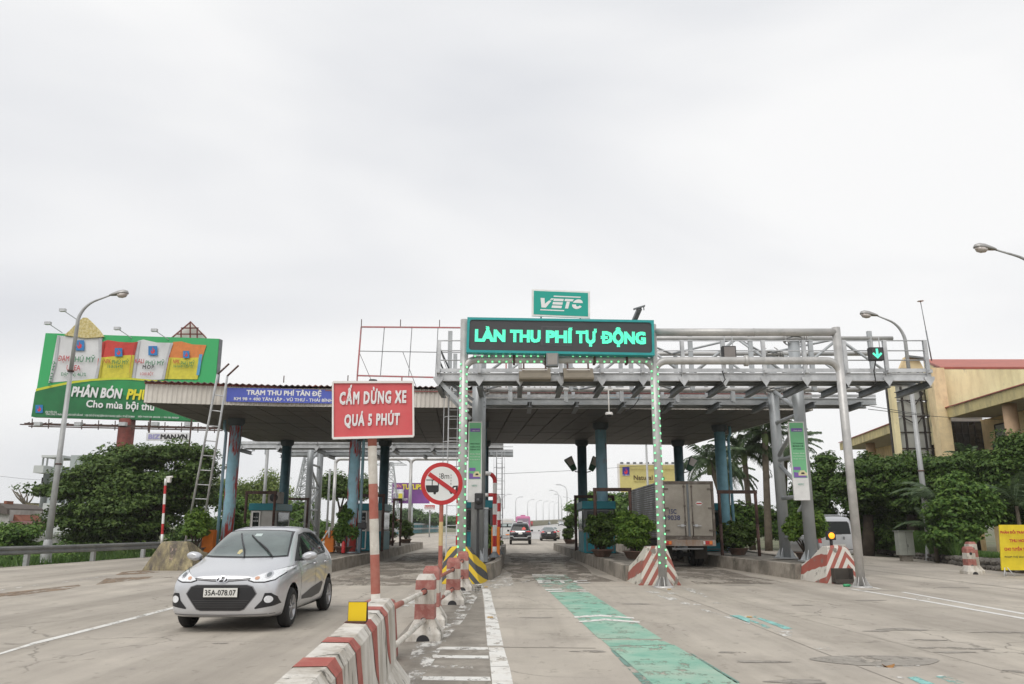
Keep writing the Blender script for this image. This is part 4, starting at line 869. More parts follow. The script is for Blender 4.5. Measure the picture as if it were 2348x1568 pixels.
b = MB(); rbox(b, -.48, .25, -.22, .24, .007, .012); b.build('service_hatch', mat('hatch_black_two', (.06, .06, .065), rough=.25), t)
ledm = mat('led_letters', (.12, .85, .55), emit=1.0, emit_col=(.08, .86, .52), var=0)
tt = ledm.node_tree; bb = tt.nodes['Principled BSDF']; co = tt.nodes.new('ShaderNodeTexCoord'); n_ = tt.nodes.new('ShaderNodeTexVoronoi'); n_.inputs['Scale'].default_value = 45
n_.inputs['Randomness'].default_value = .3; mr = tt.nodes.new('ShaderNodeMapRange'); mr.inputs[1].default_value = .2; mr.inputs[2].default_value = .6; mr.inputs[3].default_value = 1.1; mr.inputs[4].default_value = .3
tt.links.new(co.outputs['Object'], n_.inputs['Vector']); tt.links.new(n_.outputs['Distance'], mr.inputs[0]); tt.links.new(mr.outputs[0], bb.inputs['Emission Strength'])
# words placed one by one as on the board (picture x-range of each word -> metres)
def wx(px): return (px - 1069) / (1500.5 - 1069) * W_ - W_ / 2
for word, xa, xb in (('LÀN', 1087.5, 1158), ('THU', 1168, 1239), ('PHÍ', 1251, 1313), ('TỰ', 1320, 1368), ('ĐỘNG', 1377, 1481)):
    lettering(word, ctr + rt * (wx(xa) + wx(xb)) / 2 - up * .015, rt, up, wx(xb) - wx(xa), .295, ledm, t, bold=.066, lift=.014, cap=True)
# small camera box and clamps under the board
p = P(1265.5, 826, YP - .3); tb = thing('sign_floodlight', 'small grey box lamp hanging at the middle bottom of the message board', 'lamp box', p)
b = MB(); b.box(p, (.33, .22, .36)); b.build('housing', grey_d, tb, bevel=.02); b = MB(); b.box(p + Vector((0, -.113, .01)), (.26, .006, .29)); b.build('screen', mat('lamp_box_face', (.30, .28, .26), rough=.4), tb)
for px in (1178, 1250.5, 1362, 1436):
    p = P(px, 826, YP - .03); b = MB(); b.bx((p.x - .03, YP - .13, 5.73), (p.x + .03, YP + .13, 6.12)); b.build('clamp', rusty, t)
# VETC board
v0, v1, v2, v3 = face(1218, 724), face(1352.5, 729.5), face(1352, 669), face(1219.5, 662)
t = thing('operator_sign', 'white framed teal sign with white VETC letters standing on the message board', 'sign', (v0 + v1) / 2); vc = (v0 + v1 + v2 + v3) / 4; rv = (v1 - v0).normalized(); uv = up; VW, VH = (v1 - v0).length, (v3 - v0).length
def vbox(b, w0, w1, h0, h1, d0, d1): b.hexa([vc + rv * u + uv * v + nn * d for d in (d0, d1) for u, v in ((w0, h0), (w1, h0), (w1, h1), (w0, h1))])
b = MB(); vbox(b, -VW / 2, VW / 2, -VH / 2, VH / 2, -.05, 0); b.build('frame', whtb, t, bevel=.008)
b = MB(); vbox(b, -VW / 2 + .055, VW / 2 - .055, -VH / 2 + .05, VH / 2 - .05, .001, .008); b.build('face', vetc_g, t, bevel=.01)
b = MB(); K_ = Matrix(((1, .22), (0, 1)))
def vq(pts):   # italic strokes on the sign, units: sign width 1 x .45
    q = [(u + .25 * v, v) for u, v in pts]; b.poly([vc + rv * (u * VW) + uv * (v * VW) + nn * .012 for u, v in q])
vq([(-.335, .075), (-.265, .075), (-.235, -.01), (-.17, .075), (-.165, .075), (-.165, .055), (-.165, .055), (-.17, .055), (-.225, -.045), (-.225, -.085), (-.30, -.085), (-.335, .055)])
b.v = []; b.f = []; b.m = []; b.sm = []
def stroke(pts): vq(pts)
stroke([(-.37, .085), (-.30, .085), (-.27, -.02), (-.27, -.085), (-.31, -.085)]); stroke([(-.27, -.085), (-.27, -.015), (-.215, .045), (-.17, .045), (-.235, -.085)]); stroke([(-.205, .06), (-.185, .085), (-.135, .085), (-.155, .06)])
for z in (.062, -.0, -.062): stroke([(-.14, z + .022), (.03, z + .022), (.03, z - .022), (-.14, z - .022)])
stroke([(.05, .085), (.20, .085), (.19, .045), (.05, .045)]); stroke([(.09, .038), (.145, .038), (.145, -.085), (.09, -.085)])
import itertools
ang = np.linspace(R(8), R(172), 9); stroke([(.285 + .085 * math.cos(a), .012 + .075 * math.sin(a)) for a in ang])
oa = [(.285 + .09 * math.cos(a), -.005 + .082 * math.sin(a)) for a in np.linspace(R(182), R(335), 9)]; ia = [(.295 + .035 * math.cos(a), -.005 + .035 * math.sin(a)) for a in np.linspace(R(335), R(182), 9)]
for i in range(8): stroke([oa[i], oa[i + 1], ia[7 - i], ia[8 - i]])
stroke([(-.155, .135), (.31, .135), (.305, .115), (-.155, .115)]); stroke([(-.32, -.115), (.09, -.115), (.085, -.135), (-.32, -.135)])
b.build('lettering', white_l, t)
for px in (1240, 1330): b = MB(); b.bar(P(px, 733, YP - .2), P(px, 722, YP - .2), .04, .04); b.build('bracket', grey_d, t)
# lane signal boxes hung on the walkway rail
def sigbox(px, py, lab, arrow):
    p = P(px, py, 23.2); t = thing('lane_signal_box', lab, 'lane signal', p, 'lane signal boxes on the gantry rail')
    b = MB(); b.box(p, (.42, .2, .40)); b.build('housing', dark_b, t, bevel=.015); b = MB(); b.box(p + Vector((.01, -.103, 0)), (.34, .006, .34)); b.build('screen', mat('signal_face_grey', (.22, .20, .19), rough=.5) if not arrow else mat('signal_face_dark', (.05, .05, .052)), t)
    for s in (-.12, .12): b = MB(); b.bar(p + Vector((s, -.05, .2)), p + Vector((s, -.05, .52)), .025, .025); b.build('hook', grey_l, t)
    if arrow:
        b = MB(); f = lambda *q: [p + Vector((u, -.108, v)) for u, v in q]
        b.poly(f((-.035, .15), (.035, .15), (.035, -.06), (-.035, -.06))); b.poly(f((0, -.16), (.15, -.01), (.11, .035), (0, -.07))); b.poly(f((0, -.16), (0, -.07), (-.11, .035), (-.15, -.01))); b.build('green_arrow', ledm, t)
sigbox(1670, 809, 'switched off grey lane signal box on the gantry rail', False)
sigbox(2007, 812, 'lane signal box with glowing green down arrow on the gantry', True)
def cable(pts, lab):
    t = thing('cable', lab, 'cable', pts[0], 'black cables hanging from the gantry'); b = MB(); b.tube(pts, .018, 6); b.build('cord', dark_b, t)
cable([P(2008, 822, 23.3), P(2003, 850, 23.3), P(2008, 880, 23.4), P(1995, 890, 23.6)], 'black cable below the green arrow box')
cable([P(1655, 850, 23.3), P(1662, 870, 23.3), P(1655, 880, 23.4), P(1645, 885, 23.5)], 'black cable under the walkway right of the lit leg')
cable([P(1466, 895, 27.5), P(1464, 915, 27.5), P(1452, 932, 27.5), P(1432, 945, 27.5)], 'black cable hanging under the rear walkway')
# toll antenna panels
for xa, xb, lab in ((1190, 1263, 'left tan antenna panel tilted under the message board'), (1293, 1362, 'right tan antenna panel tilted under the message board')):
    p, q = P(xa, 869, 23.0), P(xb, 869, 23.0); t = thing('antenna_panel', lab, 'antenna', (p + q) / 2, 'flat toll antennas')
    b = MB(); b.hexa([p, q, q + Vector((0, .42, .0)), p + Vector((.0, .42, .0)), p + Vector((0, 0, .05)), q + Vector((0, 0, .05)), q + Vector((0, .42, .42)), p + Vector((0, .42, .42))]); b.build('panel', mat('antenna_tan', (.20, .17, .125), rough=.6) if 'antenna_tan' not in MATS else MATS['antenna_tan'], t)
    for k in (.15, .85): c = p.lerp(q, k); b = MB(); b.bar(c + Vector((0, .3, .25)), c + Vector((0, .45, .62)), .05, .05); b.build('bracket', rusty, t)
    b = MB(); b.bar(p + Vector((.1, .2, .33)), q + Vector((-.1, .2, .33)), .03, .03); b.build('strut', white_fr, t)
# dome camera
p = P(1396, 951, 23.6); t = thing('dome_camera', 'white dome camera hanging on a thin pole below the gantry', 'camera', p)
b = MB(); b.tube([p + Vector((0, 0, .05)), p + Vector((0, 0, .78))], .022, 8); b.bar(p + Vector((-.12, 0, .78)), p + Vector((.14, 0, .78)), .05, .05); b.build('pole', white_fr, t)
b = MB(); b.lathe([(0, .08), (.1, .08), (.12, .04), (.12, 0)], p, 16); b.build('housing', white_fr, t); b = MB(); b.lathe([(.08, 0), (.07, -.05), (0, -.08)], p, 16); b.build('dome', black_pl, t)
# bracket arm on top of the gantry
t = thing('mast_arm', 'short dark steel arm sticking up beyond the message board', 'bracket arm', P(1445, 735, 24.5)); b = MB(); b.bar(P(1443, 760, 24.5), P(1466, 707, 23.6), .14, .1); b.build('arm', grey_d, t); b = MB(); b.bar(P(1452, 709, 23.6), P(1478, 701, 23.6), .1, .04); b.bar(P(1475, 702, 23.6), P(1476, 711, 23.6), .03, .03); b.build('bracket', grey_d, t)
# green banners on the gantry columns
bgm = mat('banner_green', (.20, .55, .28), rough=.6, var=.1, vscale=.7); bpm = mat('banner_purple', (.22, .12, .42), rough=.6)
def banner(xc, y, z0, z1, w_, lines, lab):
    t = thing('column_banner', lab, 'banner', (xc, y, z0), 'tall white and green column banners'); b = MB(); b.bx((xc - w_ / 2, y - .05, z0), (xc + w_ / 2, y + .02, z1)); b.build('board', whtb, t, bevel=.006)
    h = z1 - z0; zz = lambda f: z1 - h * f
    b = MB(); b.bx((xc - w_ / 2 + .03, y - .056, zz(.72)), (xc + w_ / 2 - .03, y - .051, zz(.015))); b.build('print', bgm, t)
    b = MB(); q = lambda u, f, d=.059: (xc + u * w_, y - d, zz(f)); b.poly([q(-.36, .13), q(.36, .13), q(.36, .085), q(-.36, .085)]); b.build('print', bpm, t); b = MB(); b.poly([q(-.40, .62), q(.05, .62), q(.05, .58), q(-.40, .58)]); b.build('print', bpm, t); b = MB(); b.poly([q(-.40, .715), q(.40, .715), q(.30, .665), q(-.40, .645)]); b.build('print', bpm, t)
    b = MB(); b.poly([q(-.12, .69, .062), q(.44, .69, .062), q(.44, .655, .062), q(.34, .65, .062), q(.28, .625, .062), q(.02, .625, .062), q(-.06, .65, .062), q(-.12, .655, .062)]); b.build('print', mat('banner_cream', (.72, .66, .40)) if 'banner_cream' not in MATS else MATS['banner_cream'], t)
    b = MB(); b.poly([q(.04, .672, .064), q(.28, .672, .064), q(.24, .65, .064), q(.08, .65, .064)]); b.build('print', ink, t)
    lettering('1900 6010', (xc + .05 * w_, y - .06, zz(.115)), (1, 0, 0), (0, 0, 1), w_ * .5, h * .012, white_l, t, bold=.02)
    for k, s in enumerate(lines):
        lettering(s, (xc, y - .058, zz((.28 if k < 3 else .30) + .036 * k)), (1, 0, 0), (0, 0, 1), w_ * (.68 if k < 3 else .74), h * (.02 if k < 3 else .016), mat('banner_ink%d' % (k < 3), (.03, .12, .07) if k < 3 else (.75, .85, .75)), t, bold=.02)
    lettering('VETC', (xc, y - .053, zz(.80)), (1, 0, 0), (0, 0, 1), w_ * .4, h * .022, mat('banner_pale', (.35, .6, .5)) if 'banner_pale' not in MATS else MATS['banner_pale'], t, shear=.2)
banner(-1.18, 24.95, P(1090, 1151, 24.95).z, P(1090, 967, 24.95).z, .44, ['KÍCH HOẠT', 'MIỄN PHÍ', 'DỊCH VỤ', 'THU PHÍ', 'TỰ ĐỘNG', 'TẠI ĐÂY'], 'tall green and white banner on the left gantry column')
banner(9.13, 24.95, P(1812, 1147, 24.95).z, P(1805, 967, 24.95).z, .50, ['TỪ THÁNG', '8/2018', 'ÁP DỤNG', 'THU PHÍ', 'TỰ ĐỘNG', 'TẠI ĐÂY'], 'tall green and white banner on the right gantry column')
# ---------------------------------------------------------------- red no-stopping sign on striped pole
Y9 = 9.5
pb, pt = P(869, 1440, Y9), P(853, 1000, Y9); pt.x = pb.x + .02; pb.z = .0
pb = Vector((P(868, 1379, Y9).x, Y9, .1)); pt = Vector((P(853, 1003, Y9).x, Y9, P(853, 1003, Y9).z))
s0, s1, s2, s3 = P(763.5, 1005, Y9 - .07), P(948, 1000, Y9 - .07), P(947, 876, Y9 - .07), P(763.5, 876.5, Y9 - .07)
t = thing('no_stopping_sign', 'red rectangular sign with white Vietnamese words on a striped red and white pole', 'sign', (pb.x, Y9, 0))
zc = lambda y: (P(866, y, Y9).z - pb.z) / (pt.z + .6 - pb.z)
top = pt + (pt - pb).normalized() * .3
zc = lambda y: (P(862, y, Y9).z - pb.z) / (top.z - pb.z)
b = MB(); b.banded(pb, top, .055, [zc(1361), zc(1271), zc(1189.5), zc(1109.5), zc(1023)], 16, mis=(1, 0)); b.build('pole', [red_pt, wht_pt], t)
b = MB(); fr = .032; rt2 = (s1 - s0).normalized(); c4 = (s0 + s1 + s2 + s3) / 4
b.hexa([s0, s1, s1 + Vector((0, .02, 0)), s0 + Vector((0, .02, 0)), s3, s2, s2 + Vector((0, .02, 0)), s3 + Vector((0, .02, 0))]); b.build('panel', red_sign, t)
b = MB()
for p, q in ((s0, s1), (s1, s2), (s2, s3), (s3, s0)):
    k_ = .003 if abs(p.z - q.z) < .3 else 0; b.bar(p + Vector((0, -.008 - k_, 0)), q + Vector((0, -.008 - k_, 0)), .02, .024 + k_)
b.build('frame', white_fr, t)
uu = Vector((0, 0, 1)); SW = (s1 - s0).length; SH = (s3 - s0).length
def sg(px, py): return P(px, py, Y9 - .075)
for txt, xa, xb, ya, yb_ in (('CẤM DỪNG XE', 778, 932, 898.5, 924.5), ('QUÁ 5 PHÚT', 789, 917, 950, 974.5)):
    a, c = sg(xa, yb_), sg(xb, ya)
    lettering(txt, ((a.x + c.x) / 2, Y9 - .078, (a.z + c.z) / 2), rt2, uu, c.x - a.x, c.z - a.z, white_l, t, bold=.05, cap=True, spacing=1.16)
b = MB(); b.lathe([(.0, .02), (.05, .015), (.055, 0)], (top.x, Y9, s3.z + .03), 12); b.build('pole_cap', dark_b, t)
# base block
p = Vector((pb.x, Y9 + .05, 0)); t = thing('sign_base_block', 'red painted concrete block holding the foot of the striped sign pole', 'concrete block', p)
b = MB(); b.hexa([p + Vector(q) for q in ((-.22, -.2, 0), (.22, -.2, 0), (.22, .2, 0), (-.22, .2, 0), (-.17, -.16, .66), (.17, -.16, .66), (.17, .16, .66), (-.17, .16, .66))]); b.build('block', red_c, t, bevel=.04)
# ---------------------------------------------------------------- round 8 m sign
c8 = P(1012.5, 1108.5, 14.0); t = thing('round_road_sign', 'round red and white no long vehicles sign marked 8m on a striped pole', 'road sign', (c8.x, 14.0, 0)); r8 = .372
b = MB(); b.lathe([(0, .012), (r8, .012), (r8, -.012), (r8 - .075, -.0125)], c8, 48, ax='Y', smooth=False); b.build('rim', redb, t)
b = MB(); b.lathe([(0, -.013), (r8 - .075, -.013)], c8, 48, ax='Y', smooth=False); b.build('face', mat('sign_white', (.72, .73, .71), rough=.4, var=.03), t)
b = MB(); k8 = .3725 / 186.; f8 = lambda *q, d=.015: [c8 + Vector(((u - 1270) * k8, -d, -(v - 525) * k8)) for u, v in q]
b.poly(f8((1128, 540), (1245, 540), (1245, 590), (1235, 602), (1150, 602), (1135, 580))); b.poly(f8((1132, 490), (1240, 490), (1240, 498), (1132, 498))); b.poly(f8((1182, 498), (1190, 498), (1190, 540), (1182, 540))); b.poly(f8((1237, 498), (1245, 498), (1245, 540), (1237, 540)))
b.poly(f8(*[(1210 + 12 * math.cos(a), 608 + 12 * math.sin(a)) for a in np.linspace(0, 6.28, 13)[:-1]]))
b.poly(f8((1352, 570), (1375, 545), (1414, 542), (1412, 590), (1400, 605), (1360, 605), (1336, 600))); b.poly(f8(*[(1356 + 10 * math.cos(a), 606 + 10 * math.sin(a)) for a in np.linspace(0, 6.28, 13)[:-1]]))
for u, v0_, v1_ in ((1252, 436, 450), (1252, 458, 470), (1252, 476, 484), (1352, 446, 458), (1352, 468, 482), (1352, 492, 506), (1352, 518, 534)): b.poly(f8((u - 2.5, v0_), (u + 2.5, v0_), (u + 2.5, v1_), (u - 2.5, v1_)))
b.build('pictogram', ink, t)
b = MB(); b.poly(f8((1378, 560), (1396, 556), (1394, 576), (1380, 576), d=.0165)); b.build('pictogram', whtb, t)
lettering('8m', c8 + Vector(((1298 - 1270) * k8, 0, (525 - 459) * k8)), (1, 0, 0), (0, 0, 1), 76 * k8, 50 * k8, ink, t, bold=.0, lift=.015)
b = MB(); d8 = Vector((.8, 0, -.6)); n8 = Vector((.6, 0, .8)); l8 = r8 - .03
a, c = c8 + Vector((-(1270 - 1155) * k8, -.018, (525 - 440) * k8)), c8 + Vector(((1395 - 1270) * k8, -.018, -(605 - 525) * k8)); n8 = Vector((.56, 0, .83))
b.extr([a - n8 * .038, c - n8 * .038, c + n8 * .038, a + n8 * .038], (0, -.003, 0)); b.build('slash', redb, t)
b = MB(); p0 = Vector((c8.x + .0, 14.03, 0)); b.banded(p0, (c8.x, 14.03, c8.z + .15), .037, [.08, .27, .49, .66, .84], 12, mis=(0, 1, 0, 2, 0, 2)); b.build('pole', [red_pt, wht_pt, ylw_pt], t)
# ================================================================ concrete median barrier
def X_(y): return -.975 - .0685 * (y - 3.75)
t = thing('median_barrier', 'long worn white concrete median barrier with red stripes in the foreground', 'concrete barrier', (X_(5), 5, 0))
ya, yb = 2.2, 8.0; bm_ = MB(); rings = []; bands = [(3.35, 3.62), (4.16, 4.42), (4.98, 5.26), (5.95, 6.20), (6.90, 7.20)]
ys = sorted(set([ya, yb] + [q for p in bands for q in p] + list(np.arange(2.4, 8, .12))))
prof = [(-.30, 0, 0), (-.30, .07, 0), (-.165, .25, 0), (-.125, .76, 1), (-.095, .81, 1), (.07, .81, 1), (.115, .755, 1), (.155, .25, 0), (.29, .07, 0), (.29, 0, 0)]
def bpos(i, y):
    u, z, k = prof[i]; j = noise.noise(Vector((u * 3, y * 6.1, z * 4))) * .010 + noise.noise(Vector((u * 3, y * 23, z * 9))) * .006 * (1 if k else .5)
    return Vector((X_(y) + u + j, y, z + (j if z > .1 else 0)))
def bsurf(i, y, f=0.):   # point on the cast surface between rings, f of the way from profile point i to i + 1
    k = max(q for q in range(len(ys)) if ys[q] <= y + 1e-6); k2 = min(k + 1, len(ys) - 1); w_ = 0 if k2 == k else (y - ys[k]) / (ys[k2] - ys[k])
    a = bpos(i, ys[k]).lerp(bpos(i, ys[k2]), w_); return a.lerp(bpos(i + 1, ys[k]).lerp(bpos(i + 1, ys[k2]), w_), f) if f else a
for y in ys:
    rings.append([bpos(i, y) for i in range(len(prof))])
b = MB(); n = len(prof)
for i in range(len(rings) - 1):
    ym = (ys[i] + ys[i + 1]) / 2
    b.add(rings[i] + rings[i + 1], [(k, k + 1, n + k + 1, n + k) for k in range(n - 1)], 0)
b.add(rings[-1], [tuple(range(n))], 0); b.build('body', wht_c, t)
red_tape = mat('barrier_red_stripe', (.36, .09, .07), rough=.8, var=.08, vscale=8, dirt=(.44, .18, .14), damt=.42, dscale=5, rust=(.45, .28, .06), ramt=.27, rscale=3, bump=.2)
for (p, q) in bands:   # painted stripe over the top, tapering to a point down the lane face
    b = MB(); yy = sorted({p, q} | {v for v in ys if p < v < q}); up_ = {3: (-.004, .001), 4: (-.002, .004), 5: (.001, .004), 6: (.004, .002)}
    g = [[bsurf(i, y) + Vector((up_[i][0], 0, up_[i][1])) for i in (3, 4, 5, 6)] for y in yy]
    b.add([v for r in g for v in r], [(4 * a + k, 4 * a + k + 1, 4 * a + k + 5, 4 * a + k + 4) for a in range(len(yy) - 1) for k in range(3)])
    rows = []
    for t_ in np.linspace(0, 1, 9):
        f = t_ * .86; lo = p + .20 * t_ + (.18 * max(0, t_ - .72) / .28 if t_ > .72 else 0); hi = max(lo + .004, q + .13 * t_); rows.append([bsurf(6, lo + (hi - lo) * k / 3, f) + Vector((.004, 0, 0)) for k in range(4)])
    b.add([v for r in rows for v in r], [(4 * a + k, 4 * a + k + 1, 4 * a + k + 5, 4 * a + k + 4) for a in range(8) for k in range(3)])
    b.build('red_stripe', red_tape, t)
# yellow reflector plate
p = Vector((P(818, 1428, 6.0).x, 6.0, .815)); t = thing('reflector_plate', 'square yellow reflector plate standing on the median barrier top', 'reflector', p)
b = MB(); b.box(p + Vector((0, 0, .075)), (.132, .006, .13)); b.build('plate', yellow_r, t)
b = MB(); b.box(p + Vector((.0, .012, .075)), (.14, .012, .136)); b.box(p + Vector((-.005, -.01, .006)), (.15, .07, .005)); b.bar(p + Vector((.066, .02, .14)), p + Vector((.066, .06, .01)), .006, .02); b.build('bracket', rusty, t)
# ---------------------------------------------------------------- concrete posts with pipes
def cpost(x, y, h, lab, tilt=0., order=(1, 0, 1, 0)):
    t = thing('barrier_post', lab, 'concrete post', (x, y, 0), 'red and white concrete barrier posts'); z = [0, .09, .27, .27 + (h - .27) * .34, .27 + (h - .27) * .66, h - .07, h]
    def ring(zz, wx_, wy_): return [(x - wx_ + zz * tilt, y - wy_, zz), (x + wx_ + zz * tilt, y - wy_, zz), (x + wx_ + zz * tilt, y + wy_, zz), (x - wx_ + zz * tilt, y + wy_, zz)]
    ws = [(.235, .25), (.235, .25), (.135, .15), (.133, .145), (.131, .14), (.128, .135), (.095, .10)]
    def hole(w_): return None
    b = MB(); b.loft([ring(z[i], *ws[i]) for i in (0, 1, 2)], 0, caps=False)
    b.build('base', wht_c, t, bevel=.02)
    b = MB(); b.extr([(x + .09 * math.cos(a), y - .252, .0 + .085 * math.sin(a)) for a in np.linspace(0, math.pi, 9)], (0, .03, 0)); b.build('notch', dark_b, t)
    mats_ = [wht_c, red_c]
    for i in (2, 3, 4):
        b = MB(); b.loft([ring(z[i] + .0005, *ws[i]), ring(z[i + 1], *ws[i + 1])], 0, caps=(i == 4)); b.build('shaft', mats_[order[i - 2]], t)
    b = MB(); b.loft([ring(z[5], *ws[5]), ring(z[6], *ws[6])]); b.build('cap', mats_[order[3]], t, bevel=.012)
    for zz in (h - .22, h - .60):
        b = MB(); b.lathe([(0, 0), (.042, 0), (.046, .004)], (x - .01 + zz * tilt, y - .15 + .0 - .002, zz), 14, ax='Y'); b.build('socket', dark_b, t)
    return t
P1, P2, P3, P4 = (-1.19, 11.25), (-1.27, 12.9), (-1.17, 16.2), (-1.19, 19.6)
cpost(*P1, .85, 'red and white concrete post nearest the camera holding two pipes', order=(1, 0, 1, 0))
cpost(*P2, .88, 'red and white concrete post touching the round sign pole', order=(1, 0, 1, 1), tilt=-.01)
cpost(*P3, .88, 'third red and white concrete post right of the round sign pole', order=(1, 0, 1, 1))
cpost(*P4, .90, 'red and white concrete post in front of the lit left portal leg', order=(1, 0, 1, 1))
def pipe(a, c, cuts, lab, order=(0, 1)):
    t = thing('rail_pipe', lab, 'pipe', a, 'red and white rail pipes between the concrete posts'); b = MB(); b.banded(a, c, .03, cuts, 12, mis=order); b.build('pipe', [red_pt, wht_pt], t)
pipe((-1.22, 8.02, .70), (P1[0], P1[1] - .13, .63), [.30, .84], 'upper striped pipe from the median barrier to the first post')
pipe((-1.20, 8.02, .32), (P1[0], P1[1] - .13, .26), [], 'lower pale pipe from the median barrier to the first post', order=(1,))
pipe((P2[0], P2[1] + .12, .66), (P3[0], P3[1] - .13, .66), [.85], 'upper pipe behind the round sign pole', order=(0, 0))
pipe((P2[0], P2[1] + .12, .28), (P3[0], P3[1] - .13, .28), [.5, .8], 'lower pipe behind the round sign pole', order=(0, 1, 0))
pipe((P3[0], P3[1] + .12, .66), (P4[0], P4[1] - .13, .68), [.45, .7], 'upper pipe reaching the post before the lit leg', order=(0, 1, 0))
pipe((P3[0], P3[1] + .12, .28), (P4[0], P4[1] - .13, .30), [.5, .75], 'lower pipe reaching the post before the lit leg', order=(0, 1, 0))
# pair of concrete posts at the right kerb
g = G(2226, 1316); 
cpost(g.x, g.y, .86, 'stubby red and white concrete post in front at the right verge', order=(1, 0, 1, 1)); cpost(g.x + .30, g.y + .35, 1.0, 'taller red and white concrete post at the right verge', order=(0, 1, 0, 1))
# ---------------------------------------------------------------- guard rail on the left
t = thing('guard_rail', 'long dark grey steel guard rail along the left road edge', 'guard rail', (-18.6, 36, 0))
gr = [(-22.6, 18), (-21.2, 24.5), (-19.2, 32), (-18.45, 35.6), (-18.0, 39.4), (-17.6, 43), (-17.4, 47), (-17.3, 51), (-17.4, 58)]
wv = [(.045, .42), (.0, .45), (.0, .50), (.045, .545), (.045, .585), (.0, .63), (.0, .68), (.045, .73)]
b = MB(); rg = []
for i, (x, y) in enumerate(gr):
    rg.append([Vector((x + .08 - u, y, z)) for u, z in wv] )
b.loft(rg, closed=False); o = b.build('beam', mat('guard_rail_steel', (.19, .195, .195), rough=.55, metal=.2, var=.1, dirt=(.30, .30, .28), damt=.42, dscale=.9), t); md = o.modifiers.new('thick', 'SOLIDIFY'); md.thickness = .012; md.offset = 1
for i, (x, y) in enumerate(gr[1:]):
    b = MB(); b.bx((x - .16, y - .09, -.1), (x, y + .09, .66)); b.build('post', lamp_m, t)
# ---------------------------------------------------------------- street lamps
def lamp(x, y, h, arm, lab, s=1., grp='tall curved street lamps', base=True, m=None):
    t = thing('street_lamp', lab, 'street lamp', (x, y, 0), grp); m = m or lamp_m
    r = 2.6 * abs(arm) / 2.3; sg = 1 if arm > 0 else -1
    pts = [(x, y, 0), (x, y, h * .35), (x, y, h * .70)]; r = 1.2; z0_ = h - r * .951 - .22; rr = [.15 * s, .115 * s, .09 * s]
    for k in range(1, 9):
        a = k / 8 * R(72); pts.append((x + sg * abs(arm) * .85 * (1 - math.cos(a)), y, z0_ + r * math.sin(a))); rr.append((.085 - .005 * k) * s)
    e = Vector(pts[-1]); q = e + Vector((sg * (abs(arm) - abs(e.x - x)), 0, .22)); pts.append(q); rr.append(.035 * s)
    b = MB(); b.tube(pts[:3], rr[:3], 14); b.build('pole', m, t); b = MB(); b.tube(pts[2:], rr[2:], 10); b.build('arm', m, t)
    if base:
        b = MB(); b.lathe([(.27, 0), (.24, .05), (.20, .55), (.16, .9), (.14, .95)], (x, y, 0), 12); b.build('base', m, t)
        for f_ in (.35, .70): b = MB(); b.lathe([(.0, -.03), (.14 * s, -.03), (.14 * s, .03), (0, .03)], (x, y, h * f_), 12); b.build('collar', rusty, t)
    # head: shallow boat housing with bowl lens
    M = Matrix.Rotation(-sg * R(8), 3, 'Y'); c = q
    prof = [(-.02, .06), (.08, .10), (.2, .13), (.45, .19), (.66, .19), (.80, .12), (.84, .02)]
    b = MB(); rg = []
    for u, w_ in prof:
        hh = w_ * .95; rg.append([c + M @ Vector((sg * u, w_ * math.cos(a), (hh * math.sin(a) if math.sin(a) > 0 else .35 * hh * math.sin(a)))) for a in np.linspace(0, 2 * math.pi, 13)[:-1]])
    b.loft(rg, smooth=True); b.build('head', alu, t)
    b = MB(); rg = []
    for u, w_ in ((.30, .04), (.38, .14), (.52, .18), (.68, .16), (.79, .05)):
        rg.append([c + M @ Vector((sg * u, w_ * math.cos(a), -.03 - (w_ * .95) * abs(math.sin(a)) if math.sin(a) < 0 else -.03)) for a in np.linspace(0, 2 * math.pi, 13)[:-1]])
    b.loft(rg, smooth=True); b.build('lens', lens_m, t); return t
lamp(-19.85, 34.3, 11.84, 1.35, 'tall street lamp standing left in front of the big green billboard')
lamp(18.75, 36.0, 11.33, -1.2, 'tall street lamp behind the right end of the gantry')
lamp(20.35, 28.4, 11.9, -1.65, 'street lamp at the right picture edge with only its head in view')
far_lm = mat('far_lamp_haze_grey', (.60, .61, .62), rough=.6)  # paler than the near lamp paint: distance haze put into the colour
FARL = [(1152, 1186, 1166, 1133), (1182, 1188, 1193, 1139), (1209.5, 1189, 1220, 1145), (1229, 1190, 1238, 1147), (1245, 1190, 1253, 1148.5), (1258.6, 1189, 1266, 1150), (1270, 1188, 1277, 1152), (1289, 1186, 1294, 1154)]
for i, (xb, yb_, xt, yt) in enumerate(FARL):
    D = (150, 175, 205, 235, 262, 290, 318, 350)[i]; q = P(xb, yb_ + 6, D); zt = P(xb, yt, D).z; ll = ('nearest left street lamp above the white minibus', 'second left street lamp above the pink bus', 'left street lamp just right of the pink bus', 'fourth lamp of the left row on the far bridge', 'fifth lamp of the left row on the far bridge', 'sixth lamp of the left row on the far bridge', 'seventh lamp of the left row on the far bridge', 'farthest lamp of the left row, nearly at the dark column')[i]
    t = thing('street_lamp', ll, 'street lamp', q, 'street lamps along the far bridge road'); r = .16; a = P(xt, yt, D); px = q.x
    h = zt - q.z; pts = [q, (px, D, q.z + h * .78)] + [(px + (a.x - px) * .55 * (1 - math.cos(w_)), D, q.z + h * .78 + h * .19 * math.sin(w_)) for w_ in np.linspace(.3, 1.5, 5)] + [a]
    b = MB(); b.tube(pts, [.10, .07] + [.06] * 5 + [.04], 8); b.build('pole', far_lm, t); b = MB(); b.box(a + Vector((.15, 0, 0)), (.8, .3, .16)); b.build('head', far_lm, t)
